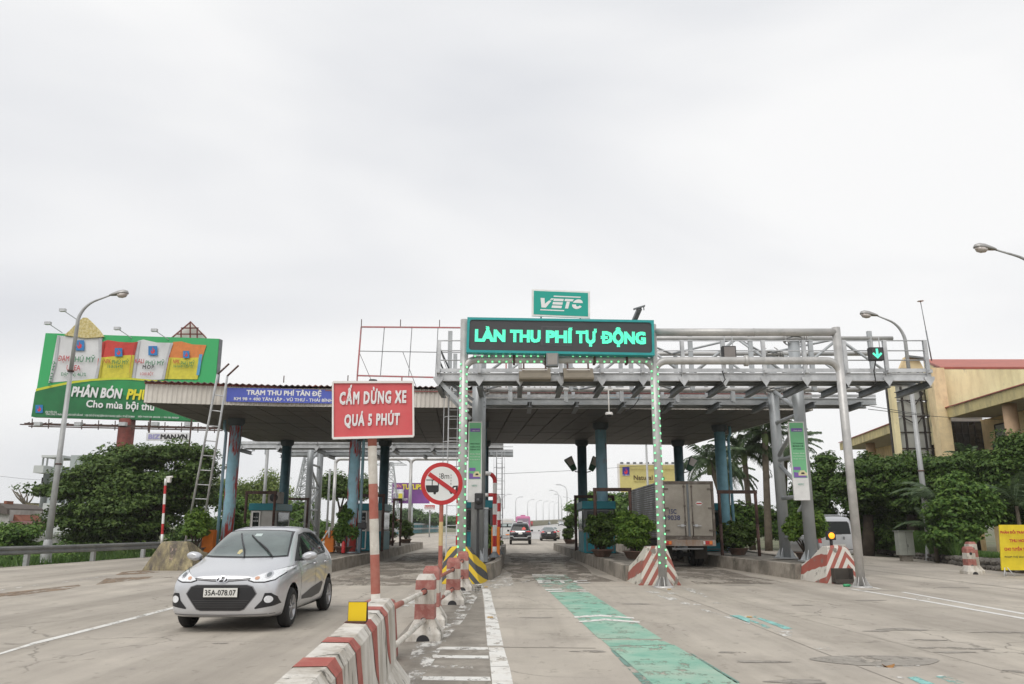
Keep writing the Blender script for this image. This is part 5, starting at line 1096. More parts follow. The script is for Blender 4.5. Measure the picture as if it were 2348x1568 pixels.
for i, (xb, yb_, xt, yt) in enumerate([(1300.5, 1188, 1282, 1111), (1280.8, 1186, 1265.5, 1124), (1287, 1186, 1274.5, 1133), (1311, 1183, 1294, 1139)]):
    D = (120, 160, 200, 235)[i]; q = P(xb, yb_ + 12, D); a = P(xt, yt, D); ll = ('nearest right street lamp just left of the dark column', 'second lamp of the right row, left of the nearest one', 'third lamp of the right row on the far bridge', 'last right lamp partly behind the dark column')[i]
    t = thing('street_lamp', ll, 'street lamp', q, 'street lamps along the far bridge road'); h = a.z - q.z; px = q.x
    pts = [q, (px, D, q.z + h * .80)] + [(px + (a.x - px) * .55 * (1 - math.cos(w_)), D, q.z + h * .8 + h * .17 * math.sin(w_)) for w_ in np.linspace(.3, 1.5, 5)] + [a]
    b = MB(); b.tube(pts, [.11, .08] + [.06] * 5 + [.04], 8); b.build('pole', far_lm, t); b = MB(); b.box(a + Vector((-.15, 0, 0)), (.8, .3, .16)); b.build('head', far_lm, t)
# ---------------------------------------------------------------- leaning ladder
t0_, t1_ = P(499, 858, 28.25), P(521, 862, 28.25); b0, b1 = P(420, 1266, 32.4), P(456, 1268, 32.4); b0.z = b1.z = ZI
t = thing('leaning_ladder', 'long grey ladder leaning against the left part of the canopy', 'ladder', (b0 + b1) / 2)
for a, c in ((b0, t0_), (b1, t1_)):
    b = MB(); b.tube([a, c], .042, 8, 0); b.build('rail', grey_l, t)
    b = MB(); d = (c - a).normalized(); b.tube([c, c + Vector((.35, .1, .42))], .035, 8); b.build('hook', rusty, t)
for k in range(1, 12):
    f_ = k / 12.3; b = MB(); b.tube([b0.lerp(t0_, f_), b1.lerp(t1_, f_)], .024, 6, caps=False); b.build('rung', grey_l, t)
# striped pole with camera on the mossy nose
p = Vector((P(371, 1240, 28.5).x, 28.5, .9)); t = thing('camera_pole', 'thin red and white pole with white camera standing on the mossy nose', 'camera pole', p)
top = Vector((P(380, 1097, 28.5).x, 28.5, P(380, 1097, 28.5).z)); b = MB(); b.banded(p, top, .045, [.14, .30, .46, .60, .76, .89], 12, mis=(0, 1)); b.build('pole', [whtb, redb], t)
b = MB(); b.box(top + Vector((.14, -.02, -.04)), (.1, .14, .2)); b.tube([top + Vector((.02, 0, .04)), top + Vector((.26, -.05, .06))], .04, 8); b.build('camera', white_fr, t)
# rail and amber lamp on nose e
p = Vector((P(1906, 1252, 22.5).x, 22.5, .97)); t = thing('warning_lamp', 'square amber warning lamp lit on the rightmost red and white nose', 'warning lamp', p)
b = MB(); b.tube([p, p + Vector((0, 0, .16))], .045, 8); b.build('stem', dark_b, t); b = MB(); b.box(p + Vector((0, 0, .27)), (.24, .14, .24)); b.bar(p + Vector((.12, 0, .31)), p + Vector((.32, 0, .31)), .02, .02); b.build('housing', dark_b, t, bevel=.012)
b = MB(); b.lathe([(0, -.095), (.06, -.088), (.085, -.071)], p + Vector((0, 0, .27)), 20, ax='Y'); b.build('lens', amber, t)
p = P(1936, 1337, 21.5); p.z = 0; t = thing('dark_trough', 'dark empty metal box at the foot of the right striped nose', 'metal box', (p.x, 21.55, .04))
b = MB(); q0 = Vector((p.x, 21.55, .04)); b.box(q0 + Vector((0, .16, .18)), (.48, .02, .36)); b.box(q0 + Vector((-.24, .05, .18)), (.02, .24, .36)); b.box(q0 + Vector((.24, .05, .18)), (.02, .24, .36)); b.box(q0 + Vector((0, .03, .0)), (.5, .3, .02)); b.box(q0 + Vector((0, -.08, .05)), (.48, .02, .08)); b.build('box', mat('trough_brown', (.07, .06, .05), rough=.8), t)
# ---------------------------------------------------------------- empty advertising frame on the roof
Yf = 36.0; c = lambda x, y: P(x, y, Yf)
t = thing('empty_hoarding_frame', 'empty faded red hoarding frame standing on the canopy roof', 'hoarding frame', c(930, 862))
A, B_, C_, D_ = c(819, 861), c(1160, 869), c(1160, 752), c(828, 749.5)
for p, q in ((A, B_), (B_, C_), (C_, D_), (D_, A)): b = MB(); b.bar(p, q, .065, .065); b.build('border_bar', red_fr, t)
wire = mat('thin_grey_bar', (.26, .27, .28))
for f_ in (.155, .345, .525, .70, .86):
    b = MB(); b.bar(A.lerp(B_, f_), D_.lerp(C_, f_ + .005), .034, .034); b.build('upright', wire, t)
b = MB(); b.bar(A.lerp(D_, .5), B_.lerp(C_, .5), .034, .034); b.build('crossbar', wire, t)
for f_ in (0, .27, .54, .81):
    p = D_.lerp(C_, f_); b = MB(); b.bar(p, p + Vector((0, 0, .38)), .035, .035); b.build('spike', rusty, t)
for f_ in (.0, .3, .56):
    p = A.lerp(B_, f_); b = MB(); b.bar(p, p + Vector((0, .0, -.75)), .06, .06); b.build('stand', red_fr, t); b = MB(); b.tube([p + Vector((0, 0, 1.2)), p + Vector((.6, 2.5, -.6))], .015, 4); b.build('stay', wire, t)
# ================================================================ the big green billboard
YB = 66.; bb_ = lambda x, y, d=0.: P(x, y, YB - d)
A, B_, C_, D_ = bb_(72, 955.5), bb_(486, 967), bb_(502, 776.5), bb_(104.5, 763.5)
A.x = D_.x - .0; A = bb_(74, 955.5)
t = thing('fertiliser_billboard', 'big green billboard picturing four fertiliser sacks on a red post', 'billboard', Vector(((A.x + B_.x) / 2, YB, 0)))
gm = mat('billboard_green', (.035, .42, .13), rough=.5, var=.03, vscale=.2); gd = mat('billboard_dark_green', (.01, .17, .05), rough=.5, var=.25, vscale=.25); yl = mat('billboard_yellow', (.60, .62, .03), rough=.5, var=.03)
sw = mat('sack_white', (.72, .72, .73), rough=.6, var=.05, vscale=.8); sr = mat('sack_red', (.60, .05, .035), rough=.6); sy = mat('sack_yellow', (.68, .60, .05), rough=.6); so = mat('sack_orange', (.70, .22, .05), rough=.6)
b = MB(); b.extr([A, B_, C_, D_], (0, .5, 0)); b.build('board', gm, t)
b = MB(); b.extr([B_ + Vector((.02, .05, 0)), B_ + Vector((.1, .55, 0)), C_ + Vector((.1, .55, 0)), C_ + Vector((.02, .05, 0))], (.03, 0, 0)); b.build('side_frame', wireb if False else grey_d, t)
ly = [0]
def decal(pts, m, name='print', d=None, par=None):
    ly[0] += 1; dd = .03 + .006 * ly[0] if d is None else d; b = MB(); b.poly([bb_(x, y, dd) for x, y in pts]); return b.build(name, m, par or t)
def c1(x, y): return ((100 + x / 2.24) / 1.745, (1100 + y / 2.24) / 1.745)
def dc(pts, m, **k): return decal([c1(*p) for p in pts], m, **k)
dc([(210, 965), (245, 780), (290, 540), (330, 545), (500, 560), (690, 545), (695, 560), (685, 760), (650, 930)], sw)
dc([(655, 925), (685, 730), (695, 600), (740, 583), (850, 600), (960, 605), (1015, 598), (985, 700), (960, 925)], sr)
dc([(655, 930), (683, 740), (830, 725), (965, 715), (985, 720), (955, 925), (800, 930)], sy)
dc([(955, 925), (985, 700), (1010, 590), (1060, 578), (1180, 605), (1330, 608), (1290, 730), (1250, 935), (1170, 940)], sw)
dc([(1252, 932), (1290, 720), (1325, 600), (1400, 595), (1500, 622), (1625, 628), (1590, 740), (1545, 935)], so)
dc([(1252, 932), (1290, 738), (1430, 745), (1580, 738), (1545, 935)], sy)
dc([(640, 880), (655, 745), (690, 740), (660, 880)], sr); dc([(935, 880), (955, 705), (985, 705), (960, 885)], sr); dc([(1255, 850), (1272, 718), (1300, 718), (1275, 850)], sr); dc([(1535, 895), (1562, 710), (1590, 710), (1560, 900)], mat('sack_blue', (.10, .35, .60)))
shd = mat('sack_shade_print', (.50, .50, .52))
for q in ([(655, 552), (690, 546), (684, 760), (650, 925), (622, 930), (660, 760)], [(262, 770), (292, 545), (312, 545), (285, 780), (238, 960), (214, 962)], [(958, 922), (1012, 592), (1034, 586), (984, 925)], [(1302, 608), (1328, 609), (1288, 735), (1248, 935), (1222, 936), (1268, 735)]): dc(q, shd)
srd = mat('sack_dark_red_print', (.42, .03, .02)); dc([(692, 605), (716, 594), (690, 735), (684, 738)], srd); dc([(985, 604), (1012, 600), (984, 712), (962, 716)], srd)
syd = mat('sack_dark_yellow_print', (.52, .45, .04)); dc([(684, 738), (700, 736), (672, 930), (656, 928)], syd); dc([(960, 716), (983, 720), (955, 924), (930, 924)], syd); dc([(1292, 738), (1308, 740), (1272, 932), (1254, 932)], syd)
curve = [(98, 1020), (160, 1005), (250, 985), (350, 965), (450, 948), (600, 930), (800, 920), (950, 922), (1100, 935), (1250, 952), (1500, 985), (1720, 1030)]
dc(curve + [(1700, 1300), (75, 1265)][::1], yl)
dc([(x, y + 22 - .006 * x) for x, y in curve] + [(1690, 1312), (55, 1270), (90, 1050)], gd)
dc([(480, 990), (640, 950), (900, 945), (1100, 965), (1400, 1000), (1100, 1040), (900, 1080), (650, 1000)], mat('billboard_mid_green', (.02, .28, .08), var=.2, vscale=.3))
def btxt(s, xa, xb, ya, yb_, m, slope=-.02, **k):
    a, c_ = c1(xa, yb_), c1(xb, ya); p, q = bb_(a[0], a[1], .25), bb_(c_[0], c_[1], .25); rr_ = Vector((1, 0, slope))
    lettering(s, (p + q) / 2, rr_, (0, 0, 1), abs(q.x - p.x), abs(q.z - p.z), m, t, **k)
tg = mat('billboard_text_green', (.01, .20, .07)); tr_ = mat('billboard_text_red', (.50, .02, .03)); ty = mat('billboard_text_yellow', (.80, .70, .03))
btxt('PHÂN BÓN', 410, 880, 985, 1100, white_l, bold=.045, shear=.15, slope=-.045); btxt('PHÚ MỸ', 905, 1320, 1000, 1125, ty, bold=.045, shear=.15, slope=-.045); btxt('Cho mùa bội thu', 540, 1165, 1128, 1218, white_l, bold=.03, slope=-.05)
btxt('ĐẠM', 292, 400, 720, 785, tr_, bold=.012); btxt('PHÚ MỸ', 415, 632, 715, 780, tg, bold=.012); btxt('UREA', 370, 500, 808, 855, tr_, bold=.01); btxt('ĐẠM (N): 46,3%', 318, 550, 872, 915, tg, bold=.01)
btxt('NPK', 705, 772, 755, 790, tr_, bold=.012); btxt('PHÚ MỸ', 778, 932, 750, 800, tg, bold=.012); btxt('16-8-16+TE', 738, 880, 805, 835, tg, bold=.01)
btxt('KALI', 985, 1068, 750, 790, tr_, bold=.01); btxt('PHÚ MỸ', 1078, 1252, 755, 808, tg, bold=.012); btxt('MOP', 1052, 1158, 808, 842, ink, spacing=1.2); btxt('LOẠI BỘT', 1030, 1153, 865, 905, tr_, bold=.01)
btxt('NPK', 1325, 1388, 758, 793, tr_, bold=.012); btxt('PHÚ MỸ', 1395, 1522, 762, 812, tg, bold=.012); btxt('16-16-8+13S+TE', 1330, 1505, 805, 830, tg, bold=.01)
p_ = bb_(*c1(240, 880), .28); lettering('PHÚ MỸ', p_, (.10, 0, 1), (-1, 0, .10), 2.2, .30, tg, t, bold=.015); btxt('SẢN PHẨM CỦA', 182, 288, 1212, 1235, white_l); btxt('TỔNG CÔNG TY PHÂN BÓN VÀ HÓA CHẤT DẦU KHÍ   |   ĐỊA CHỈ: SỐ 43 MẠC ĐĨNH CHI, P. ĐA KAO, QUẬN 1, TP. HỒ CHÍ MINH', 182, 985, 1240, 1272, white_l, slope=-.03)
btxt('ĐIỆN THOẠI: 028. 38256258   |   FAX: 028. 38256269', 1010, 1380, 1262, 1285, white_l, slope=-.03)
lb = mat('logo_blue', (.02, .20, .50), rough=.5); lr = mat('logo_red', (.70, .03, .04), rough=.5)
def emblem(cx_, cy, w_, h_, put, par, blue):
    put([(cx_ - w_, cy - h_), (cx_ + w_, cy - h_), (cx_ + w_, cy + h_), (cx_ - w_, cy + h_)], blue)
    put([(cx_ + w_ * u, cy + h_ * v) for u, v in ((-.05, -.8), (.15, -.4), (.10, -.15), (.38, -.3), (.48, .05), (.40, .4), (.1, .62), (-.2, .62), (-.45, .35), (-.42, 0), (-.2, -.2), (-.25, .12), (-.08, .25), (.02, 0), (-.08, -.35))], lr)
for cx_, cy, w_, h_ in ((487, 630, 44, 46), (838, 692, 34, 38), (1145, 678, 40, 42), (1444, 712, 28, 32), (127, 1200, 33, 36)): emblem(cx_, cy, w_, h_, dc, t, lb)
# red post, underframe, lights
b = MB(); q = bb_(288, 965); b.tube([(q.x, YB + .3, 0), (q.x, YB + .3, q.z + .2)], .66, 20); b.build('post', mat('red_post', (.20, .05, .038), rough=.8, var=.2, dirt=(.12, .05, .04), damt=.42, dscale=.6, streak=3), t)
b = MB(); 
for dy, zz in ((.0, .6), (1.2, .6), (.6, .15)):
    for k in range(1): a, c_ = bb_(66, 971 + zz * 10), bb_(510, 981 + zz * 10); b.bar(a + Vector((0, -dy, 0)), c_ + Vector((0, -dy, 0)), .09, .09)
b.build('catwalk_rail', rusty, t)
for k in range(12):
    a = bb_(68 + 38 * k, 968 + k); b = MB(); b.bar(a, a + Vector((.25, -1.2, -.35)), .06, .06); b.bar(a + Vector((.5, 0, 0)), a + Vector((.25, -1.2, -.35)), .06, .06); b.bar(a + Vector((.25, -.1, .3)), a + Vector((.25, 0, -.5)), .06, .06); b.build('catwalk_bracket', rusty, t)
for px in (88, 180, 282, 356, 432):
    a = bb_(px, 972, 1.3); b = MB(); b.box(a, (.55, .4, .3)); b.build('floodlight', grey_l, t)
for px, py in ((118, 741), (152, 711), (277, 753), (362, 757)):
    a = bb_(px - 8, py, 1.2); b = MB(); b.box(a, (.5, .3, .25)); b.build('floodlight', grey_l, t); b = MB(); b.bar(a, bb_(px + 25, py + 22), .05, .05); b.build('light_arm', grey, t)
# grain heap cut-out and back of the second cut-out
heap = [(147, 768), (160, 757), (178, 738), (190, 728), (199, 728), (210, 738), (228, 757), (238, 772), (195, 775)]
b = MB(); b.extr([bb_(x, y, .2) for x, y in heap], (0, .15, 0)); b.build('heap_cutout', mat('grain_yellow', (.52, .40, .12), rough=.9, var=.2, vscale=6, dirt=(.75, .66, .38), damt=.5, dscale=5), t)
tri = [(393, 775), (415, 757), (436, 740), (452, 752), (470, 768), (473, 776)]
b = MB(); b.extr([bb_(x, y, -1.6) for x, y in tri], (0, .12, 0)); b.build('back_cutout', white_fr, t)
for (p, q) in (((393, 775), (436, 739)), ((436, 737), (473, 775)), ((436, 739), (436, 775)), ((415, 757), (415, 775)), ((452, 752), (452, 775)), ((405, 766), (465, 766)), ((415, 752), (455, 752))):
    b = MB(); b.bar(bb_(*p, -1.2), bb_(*q, -1.2), .10, .10); b.build('cutout_frame', red_st, t)
# small black and white name board below
a, c_ = P(334, 1010, 63), P(434, 992, 63); t2 = thing('name_board', 'white BIZMAN.VN board below the green billboard above the tree', 'sign', a); b = MB(); b.bx((a.x, 63, a.z), (c_.x, 63.1, c_.z)); b.build('board', sw, t2)
m_ = (a + c_) / 2; lettering('BIZ', (a.x + (c_.x - a.x) * .19, 62.98, m_.z), (1, 0, 0), (0, 0, 1), (c_.x - a.x) * .27, (c_.z - a.z) * .62, mat('pale_violet', (.38, .36, .62)), t2, bold=.05)
lettering('MAN.VN', (a.x + (c_.x - a.x) * .65, 62.98, m_.z), (1, 0, 0), (0, 0, 1), (c_.x - a.x) * .62, (c_.z - a.z) * .62, ink, t2, bold=.05)
b = MB(); b.bar((c_.x, 63.2, a.z - 1.5), (c_.x, 63.2, c_.z + 1.2), .1, .1); b.bar((a.x + .1, 63.2, a.z), (a.x + .1, 63.2, c_.z + 1.2), .1, .1); b.build('hanger', rusty, t2)
# ---------------------------------------------------------------- purple paint billboard, small red board, yellow gas billboard
def fboard(x0, y0, x1, y1, D, col_m, lab, cat='billboard', name='billboard', leg=True):
    a, c_ = P(x0, y1, D), P(x1, y0, D); t = thing(name, lab, cat, Vector(((a.x + c_.x) / 2, D, 0))); b = MB(); b.bx((a.x, D, a.z), (c_.x, D + .4, c_.z)); b.build('board', col_m, t)
    if leg: b = MB(); m_ = (a.x + c_.x) / 2; b.tube([(m_, D + .6, 0), (m_, D + .6, a.z + .5)], min(.35, (c_.x - a.x) * .07), 10); b.build('post', grey, t)
    return t, a, c_
D = 120; pm = mat('purple_print', (.10, .03, .16), rough=.5, var=.5, vscale=.12, dirt=(.28, .08, .36), damt=.48, dscale=.12, dsoft=.2); t, a, c_ = fboard(897, 1107, 985, 1154, D, pm, 'distant purple paint billboard between the striped pole and round sign')
def ft(s, x0, x1, y0, y1, D, m, t, **k): p, q = P(x0, y1, D - .1), P(x1, y0, D - .1); lettering(s, (p + q) / 2, (1, 0, 0), (0, 0, 1), q.x - p.x, q.z - p.z, m, t, **k)
ft('SƠN', 904, 920, 1109.5, 1118, D, mat('pink_print', (.6, .2, .22)), t, bold=.06); ft('TUYLIPS', 921.5, 968, 1110, 1122, D, ty, t, bold=.04); ft('0243 226 229', 904, 934, 1142, 1147, D, white_l, t, bold=.03)
for px, m in ((908, pm), (919, sy)):
    p = P(px, 1133, D - .3); b = MB(); b.lathe([(0, -.9), (.42, -.9), (.45, .3), (.36, .45), (.4, .5), (.4, .7), (0, .7)], p, 12); b.build('paint_pot_print', sw, t); b = MB(); b.bx((p.x - .3, p.y - .5, p.z - .6), (p.x + .3, p.y - .46, p.z + .1)); b.build('paint_pot_print', m, t)
t, a, c_ = fboard(973, 1158, 996, 1169, 110, redb, 'small distant red and white board under the purple billboard', 'sign', 'roadside_board', True); ft('Eurowindow', 974, 995, 1160, 1164, 110, white_l, t, bold=.04)
b = MB(); b.bx((a.x, 109.9, a.z), (c_.x, 109.95, a.z + .22)); b.build('stripe', sw, t)
D = 75; gy = mat('gas_board_yellow', (.62, .58, .20), rough=.5, var=.06, dirt=(.62, .48, .22), damt=.45, dscale=.12, dsoft=.25); t, a, c_ = fboard(1417.5, 1062.5, 1548, 1125, D, white_fr, 'yellow gas advertising billboard above the box truck')
p, q = P(1422, 1128, D - .02), P(1546, 1066, D - .02); b = MB(); b.bx((p.x, D - .05, p.z), (q.x, D - .01, q.z)); b.build('print', gy, t)
ft('Natural', 1452.5, 1495.5, 1089.5, 1100, D, mat('brown_print', (.10, .06, .02)), t, bold=.02); ft('Gas', 1500, 1523, 1089.5, 1100, D, mat('green_print', (.02, .35, .15)), t, bold=.02); ft('CÔNG TY CỔ PHẦN PHÂN PHỐI KHÍ THẤP ÁP DẦU KHÍ VIỆT NAM', 1446, 1545, 1075, 1078, D, mat('ochre_print', (.38, .30, .08)), t); ft('Năng lượng sạch, tương lai xanh', 1453, 1500, 1102, 1106, D, MATS['ochre_print'], t)
def put_g(pts, m): b = MB(); ly[0] += 1; b.poly([P(x, y, D - .08 - .004 * ly[0] * .2) for x, y in pts]); b.build('print', m, t)
emblem(1434.7, 1080.5, 8, 10, put_g, t, mat('logo_violet', (.05, .04, .30))); ft('PV GAS D', 1427, 1442, 1088, 1090.5, D, white_l, t)
for k in range(9):
    p = P(1425 + 14.7 * k, 1061.5, D - .6); b = MB(); b.box(p, (.28, .3, .18)); b.build('floodlight', grey_d, t)
# ---------------------------------------------------------------- teal fence on the left beyond the islands
t = thing('noise_fence', 'distant teal panel fence behind a double guard rail on the left roadside', 'fence', (-19.5, 150, 0))
fx = [(-23.5, 112), (-21.5, 130), (-20.5, 150), (-19.5, 172), (-18.2, 196)]
for i in range(len(fx) - 1):
    for k in range(4):
        (x0, y0), (x1, y1) = fx[i], fx[i + 1]; a = Vector((x0 + (x1 - x0) * k / 4, y0 + (y1 - y0) * k / 4, 0)); c_ = Vector((x0 + (x1 - x0) * (k + .95) / 4, y0 + (y1 - y0) * (k + .95) / 4, 0)); b = MB(); b.extr([a + Vector((0, 0, .1)), c_ + Vector((0, 0, .1)), c_ + Vector((0, 0, 2.15)), a + Vector((0, 0, 2.15))], (.06, 0, 0)); b.build('panel', teal_b, t)
    for z in (1.0, 1.9):
        a, c_ = Vector((fx[i][0] + .6, fx[i][1], z)), Vector((fx[i + 1][0] + .6, fx[i + 1][1], z)); b = MB(); b.bar(a, c_, .1, .33); b.build('rail', lamp_m, t)
# lattice masts
def mast(xl, xr, yb_, xt, yt, D, lab, arms=()):
    a, c_, tp = P(xl, yb_, D), P(xr, yb_, D), P(xt, yt, D); t = thing('lattice_mast', lab, 'lattice mast', ((a + c_) / 2), 'steel lattice masts'); w_ = (c_.x - a.x) / 2; cx_ = (a.x + c_.x) / 2; zb_ = 0; h = tp.z
    zc_ = a.z; b = MB(); n = 11; f = lambda k: (w_ * (1 + zc_ / max(.1, h - zc_)) * (1 - k / n) + .25, h * k / n); r = .06
    cr_ = [[Vector((cx_ + (tp.x - cx_) * k / n + sx * f(k)[0], D + sy * f(k)[0], f(k)[1])) for sx, sy in ((-1, -1), (1, -1), (1, 1), (-1, 1))] for k in range(n + 1)]
    for s in range(4): b.tube([c[s] for c in cr_], r, 5)
    b.build('leg', grey, t); b = MB()
    for k in range(n):
        for s in range(4): b.tube([cr_[k][s], cr_[k + 1][(s + 1) % 4]], r * .6, 4, caps=False); b.tube([cr_[k][(s + 1) % 4], cr_[k + 1][s]], r * .6, 4, caps=False); b.tube([cr_[k + 1][s], cr_[k + 1][(s + 1) % 4]], r * .6, 4, caps=False)
    b.build('lattice', grey, t)
    for z, L_ in arms: q = P(xt, z, D); b = MB(); b.bar((tp.x - L_, D, q.z), (tp.x + L_, D, q.z), .15, .15); b.bar((tp.x - L_, D, q.z), (tp.x, D, q.z + 1.), .08, .08); b.bar((tp.x + L_, D, q.z), (tp.x, D, q.z + 1.), .08, .08); b.build('cross_arm', grey, t)
mast(683, 712, 1160, 706, 1040, 70, 'grey lattice mast seen left of the twin gantry columns')
mast(890, 903, 1110, 897, 1060, 110, 'far lattice mast above the purple billboard', ((1066, 2.2), (1062, 1.6)))
# thin standing poles
for (xb, yb_, xt, yt, D, r, lab) in ((607, 1120, 616, 1030, 48, .10, 'thin grey pole rising left of the dark blue rear column'), (881 + 0, 1180, 889, 1040, 50, .07, 'thin grey pole right of the gantry columns'), (1484, 1095, 1480, 1018, 60, .08, 'thin pole in front of the yellow gas billboard'), (1200 / 1.745 * 0 + 748, 1230, 757, 1075, 52, .07, 'thin pale pole behind the twin gantry columns')):
    q = P(xb, yb_, D); tp = P(xt, yt, D); t = thing('thin_pole', lab, 'pole', (q.x, D, 0), 'thin grey poles'); b = MB(); b.tube([(q.x, D, 0), (q.x, D, tp.z)], r, 8); b.build('shaft', lamp_m, t)
# ---------------------------------------------------------------- yellow banner and cabinet at the right verge
t_, = (thing('banner_stand', 'yellow banner with red Vietnamese text on a thin stand at the right edge', 'banner', G(2305, 1321)),)
D = t_.location.y; a, c_ = P(2296, 1307, D), P(2400, 1203, D); ym = mat('yellow_banner', (.74, .58, .02), rough=.5); b = MB(); tl = P(2290, 1203, D); b.extr([a, Vector((c_.x, D, a.z - .0)), Vector((c_.x, D, tl.z)), tl], (0, .04, 0)); b.build('board', ym, t_)
for s, y, hh, xa, xb in (('PHẢN ĐỐI TRẠM THU PHÍ ĐẶT', 1219.5, 11, 2293, 2396), ('THU HOÀN VỐN', 1237.5, 11, 2314, 2380), ('CHO TUYẾN TRÁNH ĐÔNG', 1257, 11, 2302, 2390)): ft(s, xa, xb, y - hh / 2, y + hh / 2, D - .0, redb, t_, bold=.05)
ft('PHẠM THỊ SÁCH KHÔNG CHẤP', 2303, 2395, 1272, 1280, D, ink, t_, bold=.02)
for x in (2307, 2392): q = P(x, 1306, D); b = MB(); b.tube([(q.x, D + .06, 0), (q.x, D + .06, q.z)], .02, 6); b.tube([(q.x - .16, D - .1, 0), (q.x, D + .05, .35)], .015, 6); b.tube([(q.x + .16, D - .1, 0), (q.x, D + .05, .35)], .015, 6); b.build('stand_leg', grey_l, t_)

# overhead cables
for pts, lab in ((((1990, 938, 28), (2150, 955, 36), (2300, 962, 42)), 'thin cable sagging from the gantry end to the yellow building'), (((1990, 930, 28), (2080, 945, 33), (2130, 951, 45)), 'second thin cable from the gantry end to the stair tower'), (((-60, 1085, 70), (60, 1098, 78), (100, 1100, 90)), 'thin cable at the far left before the apartment house'), (((1152, 1086, 48), (1320, 1078, 60), (1500, 1066, 72)), 'thin cable across the middle lane sky')):
    q = [P(*p) for p in pts]; t = thing('overhead_cable', lab, 'cable', q[0], 'thin overhead cables'); b = MB(); b.tube(spline(q, 8), .013, 5, caps=False); b.build('wire', dark_b, t)
# ================================================================ vehicles
def shell(st, lvl=2, cap_in=(.62, .25), wheels=(), wr_=.33, cap_b=.02):
    """st: stations (y, zt, w, wr, zb, z0[, e]); returns dense mesh data with arches cut"""
    rings = []
    for s in st:
        y, zt, w_, wr, zb, z0 = s[:6]; e = s[6] if len(s) > 6 else .05; zb = min(zb, zt - .03)
        half = [(0, z0), (w_ * .86, z0), (w_ * .965, z0 + .05), (w_ * .995, z0 + .38 * (zb - z0)), (w_, z0 + .72 * (zb - z0)), (w_ * .965, zb), (wr + .0, zt - e), (wr * .82, zt - e * .28), (wr * .4, zt - e * .04), (0, zt)]
        rings.append([Vector((x, y, z)) for x, z in half] + [Vector((-x, y, z)) for x, z in half[-2:0:-1]])
    n = len(rings[0])
    def shrink(r, f, dy):
        c = sum(r, Vector()) / len(r); return [Vector((c.x + (p.x - c.x) * f, p.y + dy, c.z + (p.z - c.z) * f)) for p in r]
    rings = [shrink(rings[0], cap_in[1], -cap_b * 1.2), shrink(rings[0], cap_in[0], -cap_b)] + rings + [shrink(rings[-1], cap_in[0], cap_b), shrink(rings[-1], cap_in[1], cap_b * 1.2)]
    bm = bmesh.new(); vs = [[bm.verts.new(p) for p in r] for r in rings]
    for i in range(len(rings) - 1):
        for k in range(n): bm.faces.new((vs[i][k], vs[i][(k + 1) % n], vs[i + 1][(k + 1) % n], vs[i + 1][k]))
    bm.faces.new(list(reversed(vs[0]))); bm.faces.new(vs[-1])
    me = bpy.data.meshes.new('s'); bmesh.ops.recalc_face_normals(bm, faces=bm.faces); bm.to_mesh(me); bm.free()
    o = bpy.data.objects.new('s', me); COL.objects.link(o); md = o.modifiers.new('s', 'SUBSURF'); md.levels = lvl; md.render_levels = lvl
    bpy.context.view_layer.update(); m2 = bpy.data.meshes.new_from_object(o.evaluated_get(bpy.context.evaluated_depsgraph_get()))
    bpy.data.objects.remove(o); bm = bmesh.new(); bm.from_mesh(m2); bpy.data.meshes.remove(m2)
    tree = BVHTree.FromBMesh(bm)
    W_ = max(s[2] for s in st)
    for (wy, wz) in wheels:
        ins = {v for v in bm.verts if abs(v.co.x) > W_ * .55 and (v.co.y - wy) ** 2 + (v.co.z - wz) ** 2 < wr_ ** 2 and v.co.z < wz + wr_}
        for v in bm.verts:   # flare
            pass
        dead = [f for f in bm.faces if all(v in ins for v in f.verts)]
        bmesh.ops.delete(bm, geom=dead, context='FACES')
        for v in list(bm.verts):
            if not v.is_valid or v not in ins or not v.link_faces: continue
            if v.co.z < wz: v.co.y = wy + math.copysign(math.sqrt(max(0, wr_ ** 2 - (v.co.z - wz) ** 2)), v.co.y - wy); continue
            d = Vector((v.co.y - wy, v.co.z - wz)); d = d.normalized() * wr_ if d.length > 1e-4 else Vector((0, wr_)); v.co.y = wy + d.x; v.co.z = wz + d.y
        bmesh.ops.delete(bm, geom=[v for v in bm.verts if not v.link_faces], context='VERTS')
    return bm, tree
